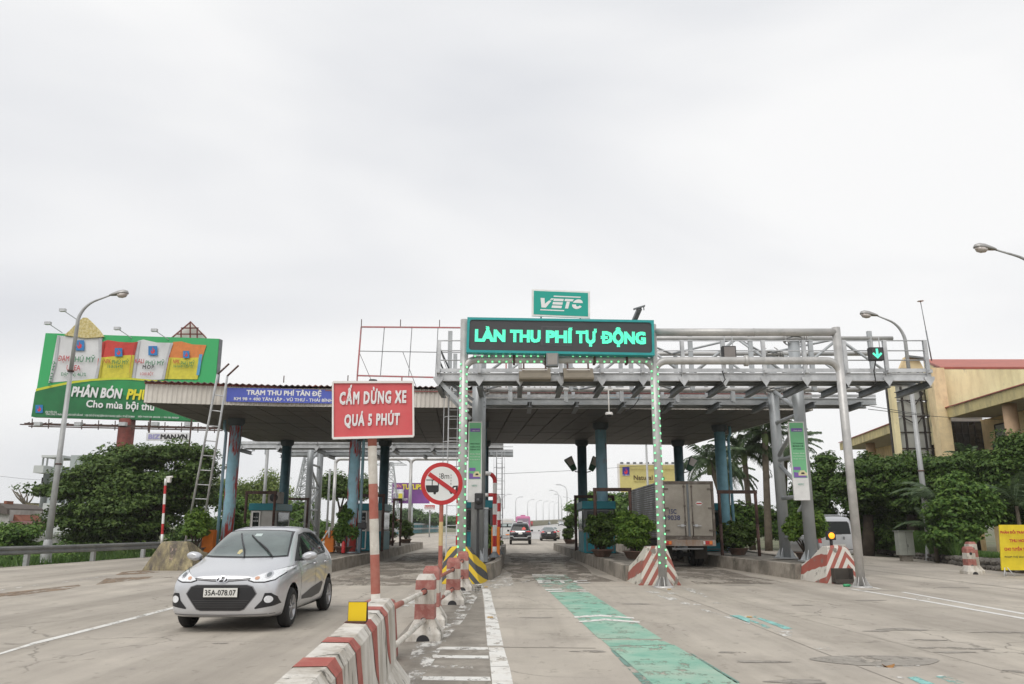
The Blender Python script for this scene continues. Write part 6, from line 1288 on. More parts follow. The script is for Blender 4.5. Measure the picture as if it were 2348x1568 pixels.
class Car:
    def __init__(s, root, st, paint, wheels, wheel_r, arch_r, W_, lvl=2, name='body', **k):
        s.root = root; s.bm, s.tree = shell(st, lvl, wheels=wheels, wr_=arch_r, **k); s.W = W_
        me = bpy.data.meshes.new('body'); s.bm.to_mesh(me); me.materials.append(paint)
        for p in me.polygons: p.use_smooth = True
        link_mesh(name, me, root)
        b = MB()   # dark arch liners and floor
        for wy, wz in wheels:
            for sx in (-1, 1):
                r_ = arch_r + .01; pr = [(wy + r_ * math.cos(a), wz + r_ * math.sin(a)) for a in np.linspace(R(6), R(174), 17)]; rr_ = [[Vector((sx * (W_ - dx), p[0], p[1])) for p in pr] for dx in (.05, .34)]
                b.loft(rr_, closed=False); b.poly(rr_[1])
        y0, y1 = st[0][0] + .5, st[-1][0] - .15; b.bx((-W_ * .8, y0, st[len(st) // 2][5] - .02), (W_ * .8, y1, st[len(st) // 2][5] + .12)); b.build('underbody', black_pl, root, local=True)
    def patch(s, outline, view, m, name, off=.004, step=.05, side=None, smooth=True):
        """outline: 2-D points; view 'front'/'rear' (x, z) or 'side' (y, z, with side=+1/-1); laid on the shell"""
        bm = bmesh.new(); vs = [bm.verts.new((p[0], p[1], 0)) for p in outline]; bm.faces.new(vs); bmesh.ops.triangulate(bm, faces=bm.faces)
        xs = [p[0] for p in outline]; ys = [p[1] for p in outline]
        for ax, lo, hi in ((0, min(xs), max(xs)), (1, min(ys), max(ys))):
            q = lo + step
            while q < hi - 1e-3:
                no = (1, 0, 0) if ax == 0 else (0, 1, 0); co = (q, 0, 0) if ax == 0 else (0, q, 0)
                bmesh.ops.bisect_plane(bm, geom=bm.verts[:] + bm.edges[:] + bm.faces[:], plane_co=co, plane_no=no); q += step
        last = None
        for v in bm.verts:
            a, c = v.co.x, v.co.y
            if view == 'front': o, d = Vector((a, -5, c)), Vector((0, 1, 0))
            elif view == 'rear': o, d = Vector((a, 15, c)), Vector((0, -1, 0))
            elif view == 'top': o, d = Vector((a, c, 5)), Vector((0, 0, -1))
            else: o, d = Vector((side * 5, a, c)), Vector((-side, 0, 0))
            h = s.tree.ray_cast(o, d)
            if h[0] is None: v.co = last or o; continue
            n = h[1] if h[1].dot(d) < 0 else -h[1]; v.co = h[0] + n * off; last = v.co.copy()
        me = bpy.data.meshes.new(name); bmesh.ops.recalc_face_normals(bm, faces=bm.faces); bm.to_mesh(me); bm.free(); me.materials.append(m)
        for p in me.polygons: p.use_smooth = smooth
        return link_mesh(name, me, s.root)
    def both(s, outline, m, name, **k):
        for sd_ in (-1, 1): s.patch(outline, 'side', m, name, side=sd_, **k)
    def mir(s, outline, view, m, name, **k):
        s.patch(outline, view, m, name, **k); s.patch([(-x, z) for x, z in outline][::-1], view, m, name, **k)
def wheel(root, x, y, z, r, wd, sx, spokes=5):
    t = MB(); t.lathe([(r * .64, -wd / 2), (r * .9, -wd / 2), (r, -wd / 2 + .03), (r, wd / 2 - .03), (r * .9, wd / 2), (r * .64, wd / 2), (r * .62, 0)], (x, y, z), 32, ax='X'); o = t.build('wheel', tyre_m, root, local=True)
    b = MB(); f = x + sx * (wd / 2 - .02); b.lathe([(r * .66, sx * .02), (r * .60, sx * .015), (r * .57, -sx * .05)], (f, y, z), 32, ax='X')
    b.lathe([(0, sx * .012), (r * .13, sx * .008), (r * .15, -sx * .02)], (f, y, z), 12, ax='X')
    for k in range(spokes):
        for dd in (-.14, .14):
            a = 2 * math.pi * k / spokes; p = Vector((f - sx * .01, y + math.cos(a) * r * .10, z + math.sin(a) * r * .10)); q = Vector((f + sx * .005, y + math.cos(a + dd) * r * .60, z + math.sin(a + dd) * r * .60)); b.bar(p, q, .02, r * .10, up=Vector((1, 0, 0)))
    b.build('rim', rim_m, o, local=True); b = MB(); b.lathe([(r * .55, 0), (0, 0)], (f - sx * .06, y, z), 20, ax='X'); b.build('brake_disc', grey_d, o, local=True)
def fbar(root, pts, r, m, name): b = MB(); b.tube(pts, r, 6); return b.build(name, m, root, local=True)
# ---------------------------------------------------------------- the silver hatchback
hy = thing('hatchback', 'silver hatchback driving towards the camera with raised black wipers', 'car', (-4.21, 11.80, 0), rotz=0)
st = [(0.0, .785, .62, .44, .66, .25), (.05, .825, .715, .50, .70, .22), (.17, .875, .785, .56, .76, .20), (.42, .945, .818, .61, .83, .18), (.72, 1.005, .825, .635, .88, .17), (.92, 1.055, .828, .645, .90, .17), (1.10, 1.165, .83, .635, .915, .20), (1.42, 1.335, .83, .60, .93, .20), (1.72, 1.455, .83, .575, .945, .20), (2.05, 1.50, .83, .565, .96, .20), (2.5, 1.505, .83, .56, .98, .20), (2.95, 1.475, .825, .55, 1.0, .20), (3.25, 1.42, .815, .535, 1.02, .21), (3.46, 1.33, .80, .52, 1.02, .24), (3.62, 1.12, .78, .56, .98, .27), (3.72, .95, .74, .56, .82, .30), (3.76, .80, .68, .5, .70, .34)]
car = Car(hy, st, car_sil, [(.78, .30), (3.205, .30)], .29, .355, .83, lvl=3)
car.patch([(-.655, 1.03), (-.50, 1.022), (0, 1.015), (.50, 1.022), (.655, 1.03), (.59, 1.24), (.53, 1.41), (.40, 1.428), (0, 1.438), (-.40, 1.428), (-.53, 1.41), (-.59, 1.24)], 'front', black_pl, 'windscreen_seal', off=.004, step=.025)
car.patch([(-.63, 1.045), (-.50, 1.037), (0, 1.03), (.50, 1.037), (.63, 1.045), (.568, 1.24), (.508, 1.392), (.38, 1.412), (0, 1.422), (-.38, 1.412), (-.508, 1.392), (-.568, 1.24)], 'front', wscreen, 'windscreen', off=.009, step=.025)
car.both([(1.05, .955), (1.62, 1.27), (1.78, 1.36), (2.2, 1.405), (2.75, 1.395), (3.10, 1.33), (3.20, 1.20), (3.05, 1.03), (1.9, .985)], black_pl, 'window_surround', off=.003)
car.both([(1.36, 1.0), (1.42, 1.10), (1.80, 1.32), (2.12, 1.375), (2.12, 1.01)], car_glass, 'front_side_window', off=.008)
car.both([(2.19, 1.01), (2.19, 1.378), (2.55, 1.38), (2.80, 1.35), (2.86, 1.05)], car_glass, 'rear_side_window', off=.008)
car.both([(2.91, 1.07), (2.86, 1.33), (3.04, 1.29), (3.12, 1.18), (3.03, 1.07)], car_glass, 'quarter_window', off=.008)
car.both([(2.125, .97), (2.125, 1.39), (2.185, 1.39), (2.185, .97)], black_pl, 'pillar', off=.0095)
for pts in ([(1.22, .30), (1.24, .62), (1.16, .93), (1.168, .93), (1.25, .62), (1.23, .30)], [(2.14, .28), (2.15, .98), (2.158, .98), (2.148, .28)], [(2.93, 1.0), (2.86, .70), (2.72, .52), (2.728, .515), (2.87, .695), (2.94, 1.0)]): car.both(pts, black_pl, 'door_gap', off=.002, step=.08)
car.both([(1.33, .36), (1.33, .41), (1.95, .50), (2.62, .56), (2.70, .52), (2.60, .41), (2.5, .36), (2.0, .33)], mat('grey_cladding', (.06, .06, .062), rough=.5), 'door_trim', off=.005)
# head lamps: swept back on the corner (front view)
hl = [(.385, .735), (.46, .712), (.60, .71), (.71, .735), (.755, .79), (.785, .865), (.785, .895), (.74, .88), (.62, .845), (.50, .80), (.42, .765)]
car.mir([(x + (x - .58) * .09, z + (z - .80) * .17) for x, z in hl], 'front', black_pl, 'headlight_rim', off=.003, step=.04); car.mir(hl, 'front', lampg, 'headlight', off=.008, step=.04)
for sx in (-1, 1):
    car.patch([(sx * (.62 + .045 * math.cos(a)), .795 + .045 * math.sin(a)) for a in np.linspace(0, 6.28, 15)[:-1]][::sx], 'front', chrome, 'headlight_reflector', off=.012, step=.02); car.patch([(sx * (.62 + .028 * math.cos(a)), .795 + .028 * math.sin(a)) for a in np.linspace(0, 6.28, 13)[:-1]][::sx], 'front', grey_d, 'headlight_bulb', off=.015, step=.02)
    car.patch([(sx * (.49 + .032 * math.cos(a)), .757 + .022 * math.sin(a)) for a in np.linspace(0, 6.28, 13)[:-1]][::sx], 'front', tail_o if False else mat('orange_bulb', (.62, .36, .25), rough=.2) if 'orange_bulb' not in MATS else MATS['orange_bulb'], 'indicator', off=.011, step=.03)
car.patch([(-.40, .765), (-.15, .748), (.15, .748), (.40, .765), (.40, .735), (.15, .715), (-.15, .715), (-.40, .735)], 'front', black_pl, 'upper_grille', off=.003, step=.04)
car.patch([(-.38, .751), (-.12, .737), (.12, .737), (.38, .751), (.38, .741), (.12, .727), (-.12, .727), (-.38, .741)], 'front', mat('satin_strip', (.42, .42, .43), rough=.5), 'chrome_strip', off=.009, step=.04)
car.patch([(.092 * math.cos(a), .738 + .047 * math.sin(a)) for a in np.linspace(0, 6.28, 25)[:-1]], 'front', chrome, 'emblem', off=.018, step=.03)
car.patch([(.077 * math.cos(a), .738 + .036 * math.sin(a)) for a in np.linspace(0, 6.28, 25)[:-1]], 'front', black_pl, 'emblem', off=.021, step=.04)
for pts in ([(-.052, .712), (-.030, .712), (.0, .764), (-.022, .764)], [(.022, .712), (.0445, .712), (.0745, .76), (.0525, .764)], [(-.03, .730), (.04, .742), (.045, .752), (-.025, .740)]): car.patch([(x - .01, z) for x, z in pts], 'front', chrome, 'emblem', off=.024, step=.05)
gl = [(-.36, .665), (.36, .665), (.44, .64), (.50, .545), (.47, .50), (.34, .335), (.28, .315), (-.28, .315), (-.34, .335), (-.47, .50), (-.50, .545), (-.44, .64)]
car.patch([(x * 1.03, .49 + (z - .49) * 1.05) for x, z in gl], 'front', mat('grille_edge', (.25, .25, .26), rough=.3, metal=.5), 'grille_surround', off=.003, step=.05)
car.patch(gl, 'front', black_pl, 'grille', off=.006, step=.05)
for z, w_ in ((.635, .42), (.45, .41), (.42, .385), (.39, .36), (.36, .335)): car.patch([(-w_, z), (w_, z), (w_, z + .011), (-w_, z + .011)], 'front', mat('grille_slat', (.05, .05, .052), rough=.3) if 'grille_slat' not in MATS else MATS['grille_slat'], 'grille_slat', off=.014, step=.08)
fl = [(.62, .555), (.70, .555), (.765, .50), (.79, .40), (.74, .375), (.50, .335), (.49, .35), (.585, .45)]
car.mir(fl, 'front', black_pl, 'fog_lamp_bezel', off=.005, step=.04)
for sx in (-1, 1): car.patch([(sx * (.668 + .055 * math.cos(a)), .468 + .05 * math.sin(a)) for a in np.linspace(0, 6.28, 17)[:-1]][::sx], 'front', lampg, 'fog_lamp', off=.012, step=.04)
b = MB(); b.box((0, -.055, .565), (.49, .012, .125)); b.build('number_plate', plate_m, hy, local=True, bevel=.004); b = MB(); b.box((0, -.048, .565), (.505, .012, .14)); b.build('plate_holder', ink, hy, local=True)
lettering('35A-078.07', (0, -.0615, .565), (1, 0, 0), (0, 0, 1), .445, .078, ink, hy, bold=.012, lift=.001, local=True)
car.patch([(-.74, .275), (-.45, .262), (0, .255), (.45, .262), (.74, .275), (.74, .262), (.45, .248), (0, .242), (-.45, .248), (-.74, .262)], 'front', mat('lip_grey', (.22, .22, .23)), 'bumper_lip', off=.004, step=.06)  # mid-grey strip along the lower edge of the bumper
for x in (-.745, .745):
    sx = 1 if x > 0 else -1
    for y in (.78, 3.205): wheel(hy, x, y, .29, .29, .17, sx)
for sx in (-1, 1):   # mirrors, handles, wipers
    b = MB(); c = Vector((sx * .93, 1.23, 1.03)); rg = []
    for dy, f_ in ((-.075, .45), (-.06, .8), (0, 1), (.045, .95), (.06, .85)): rg.append([c + Vector((.125 * f_ * math.cos(a), dy, .07 * f_ * math.sin(a) + (.012 * math.cos(a) * sx))) for a in np.linspace(0, 6.28, 15)[:-1]])
    b.loft(rg, smooth=True); b.build('wing_mirror', car_sil, hy, local=True); b = MB(); b.bar(c + Vector((-sx * .16, .03, -.06)), c + Vector((-sx * .02, .02, -.05)), .05, .03); b.build('mirror_foot', black_pl, hy, local=True)
    for y in (2.02, 2.80): b = MB(); b.tube([(sx * .832, y - .09, .885), (sx * .85, y - .07, .887), (sx * .85, y + .07, .893), (sx * .832, y + .09, .895)], .014, 6); b.build('door_handle', chrome, hy, local=True)
def onglass(x, z, off): h = car.tree.ray_cast(Vector((x, -5, z)), Vector((0, 1, 0))); return h[0] + (h[1] if h[1].y < 0 else -h[1]) * off
for x0, x1, zz in ((.46, -.08, 1.335), (.03, -.28, 1.36)):
    fbar(hy, [onglass(x0, 1.02, .01), onglass(x0 + (x1 - x0) * .3, 1.02 + (zz - 1.02) * .32, .035), onglass(x0 + (x1 - x0) * .62, 1.02 + (zz - 1.02) * .62, .035)], .011, black_pl, 'wiper_arm')
    fbar(hy, [onglass(x0 + (x1 - x0) * k, 1.02 + (zz - 1.02) * k, .016 + .006 * (k > .2)) for k in (.22, .4, .6, .8, 1)], .012, black_pl, 'wiper_blade')
b = MB(); b.tube([(.53, 2.3, 1.478), (.53, 2.35, 1.485)], .012, 6); b.build('roof_fitting', black_pl, hy, local=True)
# interior hints seen through light screen: stickers and mirror
car.patch([(-.04, 1.33), (.07, 1.33), (.07, 1.37), (-.04, 1.37)], 'front', mat('sticker_pale', (.45, .52, .50)), 'sticker', off=.010)
car.patch([(-.14, 1.07), (-.09, 1.06), (-.07, 1.10), (-.10, 1.13), (-.14, 1.12)], 'front', mat('dash_toy', (.55, .48, .25)), 'dash_ornament', off=.010)
# ---------------------------------------------------------------- cars ahead, seen from behind: local y=0 is the REAR here
def ahead(name, lab, cat, px, yb_, D, width, st, paint, wheels, wr, W_, lab_group=None):
    x = P(px, yb_, D).x; t = thing(name, lab, cat, (x, D, 0)); c = Car(t, st, paint, wheels, wr, wr * 1.2, W_)
    for sx in (-1, 1):
        for wy, wz in wheels: wheel(t, sx * (W_ - .12), wy, wr, wr, .2, sx)
    return t, c
# big black suv (rear at y=0)
st = [(0, .98, .78, .60, .9, .42), (.05, 1.10, .88, .66, .98, .36), (.18, 1.42, .915, .66, 1.05, .33), (.40, 1.70, .925, .66, 1.08, .32), (.75, 1.80, .93, .665, 1.10, .32), (1.6, 1.835, .93, .67, 1.10, .32), (2.7, 1.80, .93, .66, 1.08, .32), (3.1, 1.62, .93, .66, 1.07, .32), (3.5, 1.25, .93, .68, 1.06, .32), (4.3, 1.10, .91, .66, .98, .34), (4.7, 1.0, .84, .6, .85, .4), (4.79, .8, .7, .5, .7, .45)]
t, c = ahead('suv', 'large black seven seat SUV driving away with a red decal on its rear window', 'car', 1193, 1247, 66.5, 1.85, st, car_blk, [(.93, .37), (3.67, .37)], .37, .93)
c.patch([(-.66, 1.14), (.66, 1.14), (.60, 1.55), (.45, 1.62), (-.45, 1.62), (-.60, 1.55)], 'rear' if False else 'front', car_glass, 'rear_window')
c.mir([(.40, 1.03), (.84, 1.02), (.86, 1.12), (.55, 1.10)], 'front', tail_r, 'tail_lamp', off=.008); c.patch([(-.38, 1.02), (.38, 1.02), (.40, 1.075), (-.40, 1.075)], 'front', chrome, 'chrome_strip', off=.01); c.patch([(-.70, 1.135), (.70, 1.135), (.68, 1.155), (-.68, 1.155)], 'front', grey_l, 'chrome_strip', off=.01)
c.patch([(-.17, .84), (.15, .84), (.15, .99), (-.17, .99)], 'front', plate_m, 'number_plate', off=.012); c.patch([(.13, 1.20), (.42, 1.20), (.45, 1.30), (.36, 1.38), (.28, 1.44), (.2, 1.38), (.11, 1.28)], 'front', mat('red_decal', (.75, .12, .10)), 'decal', off=.010)
c.mir([(.55, .62), (.85, .66), (.86, .74), (.60, .72)], 'front', grey, 'bumper_insert', off=.008); c.patch([(-.55, .52), (.55, .52), (.62, .60), (-.62, .60)], 'front', grey_l, 'skid_plate', off=.010); c.both([(.5, 1.16), (.6, 1.55), (2.9, 1.58), (3.3, 1.2)], car_glass, 'side_window')
for sx in (-1, 1): b = MB(); b.box((sx * 1.03, 3.15, 1.12), (.2, .1, .16)); b.build('wing_mirror', car_blk, t, local=True, bevel=.03); b = MB(); b.bar((sx * .62, .7, 1.83), (sx * .62, 2.6, 1.86), .04, .04); b.build('roof_rail', grey_l, t, local=True)
b = MB(); b.bx((-.30, .9, 1.84), (.22, 2.0, 1.93)); b.build('roof_box', car_wht, t, local=True, bevel=.03)
# black saloon
def saloon(lab, px, py, D, m, plate=True, sc=1.):
    st = [(0, .85, .68, .5, .75, .40), (.05, 1.0, .80, .58, .88, .30), (.25, 1.07, .845, .62, .94, .24), (.62, 1.12, .85, .60, .96, .22), (.95, 1.30, .85, .56, .97, .22), (1.35, 1.43, .85, .54, .96, .22), (1.9, 1.475, .85, .54, .95, .22), (2.6, 1.43, .85, .54, .94, .22), (3.0, 1.22, .85, .56, .93, .22), (3.35, 1.05, .85, .6, .90, .22), (4.0, .92, .82, .58, .80, .24), (4.38, .78, .7, .5, .66, .3)]
    t, c = ahead('saloon_car', lab, 'car', px, py, D, 1.7, st, m, [(.95, .31), (3.5, .31)], .31, .85)
    c.patch([(-.54, 1.13), (.54, 1.13), (.47, 1.34), (.40, 1.40), (-.40, 1.40), (-.47, 1.34)], 'front', wscreen, 'rear_window'); c.mir([(.44, .86), (.76, .84), (.80, .98), (.56, .99)], 'front', tail_r, 'tail_lamp', off=.008)
    c.patch([(-.17, .74), (.17, .74), (.17, .90), (-.17, .90)], 'front', plate_m, 'number_plate', off=.01); c.patch([(-.30, .955), (.30, .955), (.30, .975), (-.30, .975)], 'front', chrome, 'chrome_strip', off=.01); c.both([(.9, 1.02), (1.2, 1.28), (2.4, 1.34), (3.0, 1.05)], car_glass, 'side_window'); c.patch([(-.6, .38), (.6, .38), (.6, .48), (-.6, .48)], 'front', black_pl, 'lower_bumper', off=.008)
    for sx in (-1, 1): b = MB(); b.box((sx * .95, 2.75, 1.02), (.18, .1, .12)); b.build('wing_mirror', m, t, local=True, bevel=.03)
    return t
saloon('black saloon car driving away in the lane right of the SUV', 1258.5, 1236.5, 83, car_blk); saloon('beige saloon car half hidden behind the black saloon', 1267.5, 1231.5, 92, car_gld)
# white minibus with high roof
def minibus(name, lab, px, py, D, m, h, w_, zlow=.30, sc=1.):
    st = [(0, h - .14, w_ * .90, w_ * .76, 1.15, .42, .10), (.04, h - .05, w_ * .97, w_ * .80, 1.15, .36, .10), (.20, h, w_, w_ * .84, 1.15, zlow, .10), (1.5, h + .02, w_, w_ * .84, 1.15, zlow, .10), (3.6, h, w_, w_ * .84, 1.15, zlow, .10), (4.1, h - .2, w_, w_ * .82, 1.15, zlow), (4.6, 1.4, w_, w_ * .8, 1.1, zlow), (5.0, 1.15, w_ * .95, w_ * .75, 1.0, zlow + .03), (5.15, .9, w_ * .85, w_ * .7, .8, .4)]
    return ahead(name, lab, 'van', px, py, D, w_ * 2, st, m, [(1.0, .35), (4.1, .35)], .34, w_)
t, c = minibus('minibus', 'white high roofed minibus left of the black SUV', 1163, 1230, 97, car_wht, 2.45, .97)
c.patch([(-.82, 1.35), (.82, 1.35), (.78, 1.80), (-.78, 1.80)], 'front', car_glass, 'rear_window'); c.mir([(.08, 1.48), (.72, 1.48), (.70, 1.74), (.08, 1.74)], 'front', mat('bright_pane', (.45, .52, .52), rough=.1), 'rear_pane', off=.008)
c.mir([(.86, .85), (.95, .85), (.95, 1.35), (.86, 1.35)], 'front', tail_r, 'tail_lamp', off=.008); c.patch([(-.30, .86), (.22, .86), (.22, 1.05), (-.30, 1.05)], 'front', plate_m, 'number_plate', off=.01); c.patch([(-.2, .44), (.6, .44), (.5, .56), (-.2, .56)], 'front', tail_o, 'lower_stripe', off=.012); c.patch([(-.5, 2.0), (.5, 2.0), (.5, 2.14), (-.5, 2.14)], 'front', mat('faint_letter_band', (.66, .60, .55)), 'lettering_band', off=.008)
# silver van on the right
g = G(1925, 1276); t, c = minibus('van', 'silver van with small number 17B on its rear parked beyond the right lanes', 1922, 1277, 34.6, car_sil, 1.94, .86)
c.patch([(-.62, 1.16), (.62, 1.16), (.57, 1.62), (.50, 1.70), (-.50, 1.70), (-.57, 1.62)], 'front', black_pl, 'window_seal', off=.004); c.patch([(-.57, 1.20), (.57, 1.20), (.53, 1.60), (.46, 1.66), (-.46, 1.66), (-.53, 1.60)], 'front', wscreen if False else car_glass, 'rear_window', off=.008)
c.mir([(.66, .78), (.80, .80), (.80, 1.0), (.74, 1.12), (.68, 1.05)], 'front', tail_r, 'tail_lamp', off=.008); c.patch([(-.30, .56), (.34, .56), (.34, .74), (-.30, .74)], 'front', plate_m, 'number_plate', off=.01); c.patch([(-.75, .50), (.75, .50), (.75, .54), (-.75, .54)], 'front', grey_d, 'bumper_gap', off=.004); c.both([(.35, 1.18), (.5, 1.66), (1.5, 1.70), (1.5, 1.2)], car_glass, 'side_window'); c.both([(1.65, 1.2), (1.65, 1.70), (3.6, 1.68), (4.0, 1.2)], car_glass, 'side_window')
lettering('17B-', (-.28, -.075, 1.0), (1, 0, 0), (0, 0, 1), .24, .13, lb, t, bold=.02, local=True, lift=.0); lettering('0', (.28, -.075, 1.0), (1, 0, 0), (0, 0, 1), .08, .13, ink, t, bold=.02, local=True, lift=0)
b = MB(); b.bx((-.62, .2, 1.95), (.62, .34, 1.985)); b.build('roof_spoiler', car_sil, t, local=True, bevel=.01)
# pink bus
p = P(1199, 1222, 135); t = thing('bus', 'pink coach far ahead between the minibus and the SUV', 'bus', (p.x, 135, 0)); b = MB(); b.bx((-1.2, 0, .35), (1.2, 10.5, 3.15)); b.build('body', car_pnk, t, local=True, bevel=.22); b = MB(); b.bx((-.95, -.03, 1.9), (.95, .02, 2.75)); b.build('rear_window', mat('bus_glass', (.30, .22, .28), rough=.1), t, local=True); b = MB(); b.bx((1.19, 1, 1.8), (1.23, 9.8, 2.7)); b.build('side_window', car_glass, t, local=True)
b = MB(); b.bx((-.4, .4, 3.1), (.4, 2., 3.35)); b.build('roof_unit', car_pnk, t, local=True)
for sx in (-1, 1): 
    for y in (2.2, 8): b = MB(); b.lathe([(0, -.15), (.5, -.15), (.5, .15), (0, .15)], (sx * 1.02, y, .5), 16, ax='X'); b.build('wheel', tyre_m, t, local=True)
# distant oncoming cars
def farcar(name, lab, cat, px, py, D, m, w_=.85, h=1.5, lights=False, L_=4.2):
    p = P(px, py, D); t = thing(name, lab, cat, p); st = [(0, .75, .65, .45, .65, .3), (.1, .88, .8, .6, .8, .22), (.8, 1.0, .85, .62, .9, .2), (1.5, h - .1, .85, .56, .95, .2), (2.2, h, .85, .55, .95, .2), (3.3, h - .1, .85, .55, .95, .2), (L_, .9, .7, .5, .8, .3)]
    st = [(a, b_, c_ * w_ / .85, d * w_ / .85, e, f_) for a, b_, c_, d, e, f_ in st]; c = Car(t, st, m, [(.75, .3), (3.2, .3)], .3, .36, w_); c.patch([(-.58, 1.02), (.58, 1.02), (.5, h - .14), (-.5, h - .14)], 'front', wscreen, 'windscreen')
    for sx in (-1, 1):
        for y in (.75, 3.2): wheel(t, sx * (w_ - .12), y, .3, .3, .18, sx)
    c.mir([(.4, .68), (.7, .68), (.7, .8), (.45, .78)], 'front', head_on if lights else lampg, 'headlight', off=.01); c.patch([(-.5, .35), (.5, .35), (.5, .6), (-.5, .6)], 'front', black_pl, 'grille', off=.006); return t
farcar('oncoming_car', 'grey car coming down the far bridge road', 'car', 1256.5, 1204, 290, mat('grey_green_paint', (.28, .32, .32), rough=.3)); farcar('oncoming_car', 'white car with two lit headlamps on the far bridge road', 'car', 1276, 1202, 325, car_wht, lights=True); farcar('oncoming_car', 'silver grey car on the far bridge road beside the lamp foot', 'car', 1287, 1205, 250, car_sil)
# red lorry top behind the bush
p = P(1311, 1200, 260); t = thing('lorry', 'red and white lorry half hidden behind the far potted bush', 'lorry', p); b = MB(); b.bx((-1.2, 0, .5), (1.2, 2.0, 1.9)); b.build('cab', redb, t, local=True, bevel=.1); b = MB(); b.bx((-1.2, 2.1, .8), (1.2, 8, 2.6)); b.build('cargo_box', car_wht, t, local=True); b = MB(); b.bx((-1, -.03, 1.2), (1, .02, 1.75)); b.build('windscreen', car_glass, t, local=True)
for sx in (-1, 1): b = MB(); b.lathe([(0, -.15), (.45, -.15), (.45, .15), (0, .15)], (sx * 1.0, 1, .45), 16, ax='X'); b.build('wheel', tyre_m, t, local=True)
# motorbikes with riders
skin = mat('skin', (.45, .27, .18), rough=.6); hm = {}
def rider(px, py, D, shirt, lab):
    p = P(px, py, D); t = thing('motorcyclist', lab, 'motorcyclist', p, 'riders on motorbikes on the bridge road')
    cm = mat('shirt', shirt, rough=.8)
    for y in (-.6, .6): b = MB(); b.lathe([(.18, -.04), (.29, -.05), (.30, 0), (.29, .05), (.18, .04)], (0, y, .3), 16, ax='X'); b.build('wheel', tyre_m, t, local=True)
    b = MB(); b.tube([(0, -.6, .3), (0, -.42, .85), (0, -.36, 1.0)], .04, 8); b.tube([(-.3, -.3, 1.0), (0, -.4, 1.0), (.3, -.3, 1.0)], .02, 6); b.tube([(0, -.4, .7), (0, -.1, .42), (0, .3, .5), (0, .7, .75)], [.09, .12, .14, .09], 10); b.build('motorbike', dark_b, t, local=True)
    bm = bmesh.new(); J = [((0, .25, .80), .15), ((0, .2, 1.05), .15), ((0, .12, 1.28), .16), ((0, .1, 1.42), .07), ((0, .08, 1.55), .10), ((-.2, .1, 1.3), .07), ((-.30, -.05, 1.1), .05), ((-.27, -.28, 1.03), .04), ((.2, .1, 1.3), .07), ((.30, -.05, 1.1), .05), ((.27, -.28, 1.03), .04), ((-.15, 0, .75), .09), ((-.17, -.2, .72), .08), ((-.16, 0, .35), .06), ((.15, 0, .75), .09), ((.17, -.2, .72), .08), ((.16, 0, .35), .06)]
    E = [(0, 1), (1, 2), (2, 3), (3, 4), (2, 5), (5, 6), (6, 7), (2, 8), (8, 9), (9, 10), (0, 11), (11, 12), (12, 13), (0, 14), (14, 15), (15, 16)]
    me = bpy.data.meshes.new('person'); me.from_pydata([j[0] for j in J], E, []); o = bpy.data.objects.new('person', me); COL.objects.link(o); o.parent = t; sk = o.modifiers.new('skin', 'SKIN')
    for i, j in enumerate(J): me.skin_vertices[0].data[i].radius = (j[1], j[1])
    me.skin_vertices[0].data[0].use_root = True; s_ = o.modifiers.new('sub', 'SUBSURF'); s_.levels = 1; s_.render_levels = 1; me.materials.append(cm)
    b = MB(); b.lathe([(0, .14), (.08, .12), (.13, .05), (.14, -.04), (.12, -.06)], (0, .08, 1.58), 12); b.build('helmet', MATS.get('helmet') or mat('helmet', shirt[::-1], rough=.3), t, local=True)
rider(1240, 1205, 275, (.25, .28, .45), 'far motorcyclist in a bluish shirt on the bridge road'); rider(1249, 1204.5, 285, (.06, .06, .07), 'far motorcyclist dressed in black on the bridge road'); rider(1219, 1208, 215, (.6, .05, .08), 'motorcyclist in red just right of the black SUV roof')
# ---------------------------------------------------------------- the box truck
tx0, tx1, ty0, ty1, tz0, tz1 = 5.58, 7.52, 29.5, 37.2, 1.03, 3.14
trk = thing('box_truck', 'dirty grey box truck seen from behind in the lane right of the lit leg', 'truck', ((tx0 + tx1) / 2, ty0, 0))
dirtyb = mat('truck_box_dirty', (.43, .395, .34), rough=.55, metal=.2, var=.12, vscale=1.2, dirt=(.28, .25, .205), damt=.46, dscale=1.0, dsoft=.2, rust=(.55, .53, .50), ramt=.33, rscale=1.2); frm = mat('truck_frame_brown', (.13, .105, .085), rough=.7, dirt=(.30, .28, .25), damt=.4, dscale=4)
b = MB(); b.bx((tx0 + .03, ty0 + .05, tz0 + .02), (tx1 - .03, ty1, tz1 - .03)); b.build('cargo_box', dirtyb, trk)
xm = (tx0 + tx1) / 2
for a, c_ in ((tx0 + .1, xm - .04), (xm + .04, tx1 - .1)):
    b = MB(); b.bx((a, ty0 + .0, tz0 + .12), (c_, ty0 + .049, tz1 - .12)); b.build('rear_door', dirtyb, trk, bevel=.01)
b = MB(); b.bx((tx0, ty0 - .01, tz0), (tx0 + .09, ty0 + .06, tz1)); b.bx((tx1 - .09, ty0 - .01, tz0), (tx1, ty0 + .06, tz1)); b.bx((tx0 + .09, ty0 - .01, tz1 - .10), (tx1 - .09, ty0 + .06, tz1)); b.bx((tx0 + .09, ty0 - .01, tz0), (tx1 - .09, ty0 + .06, tz0 + .10)); b.build('door_frame', frm, trk)
b = MB(); b.bx((xm - .035, ty0 - .006, tz0 + .1), (xm + .035, ty0 + .04, tz1 - .1)); b.build('centre_seal', grey_d, trk)
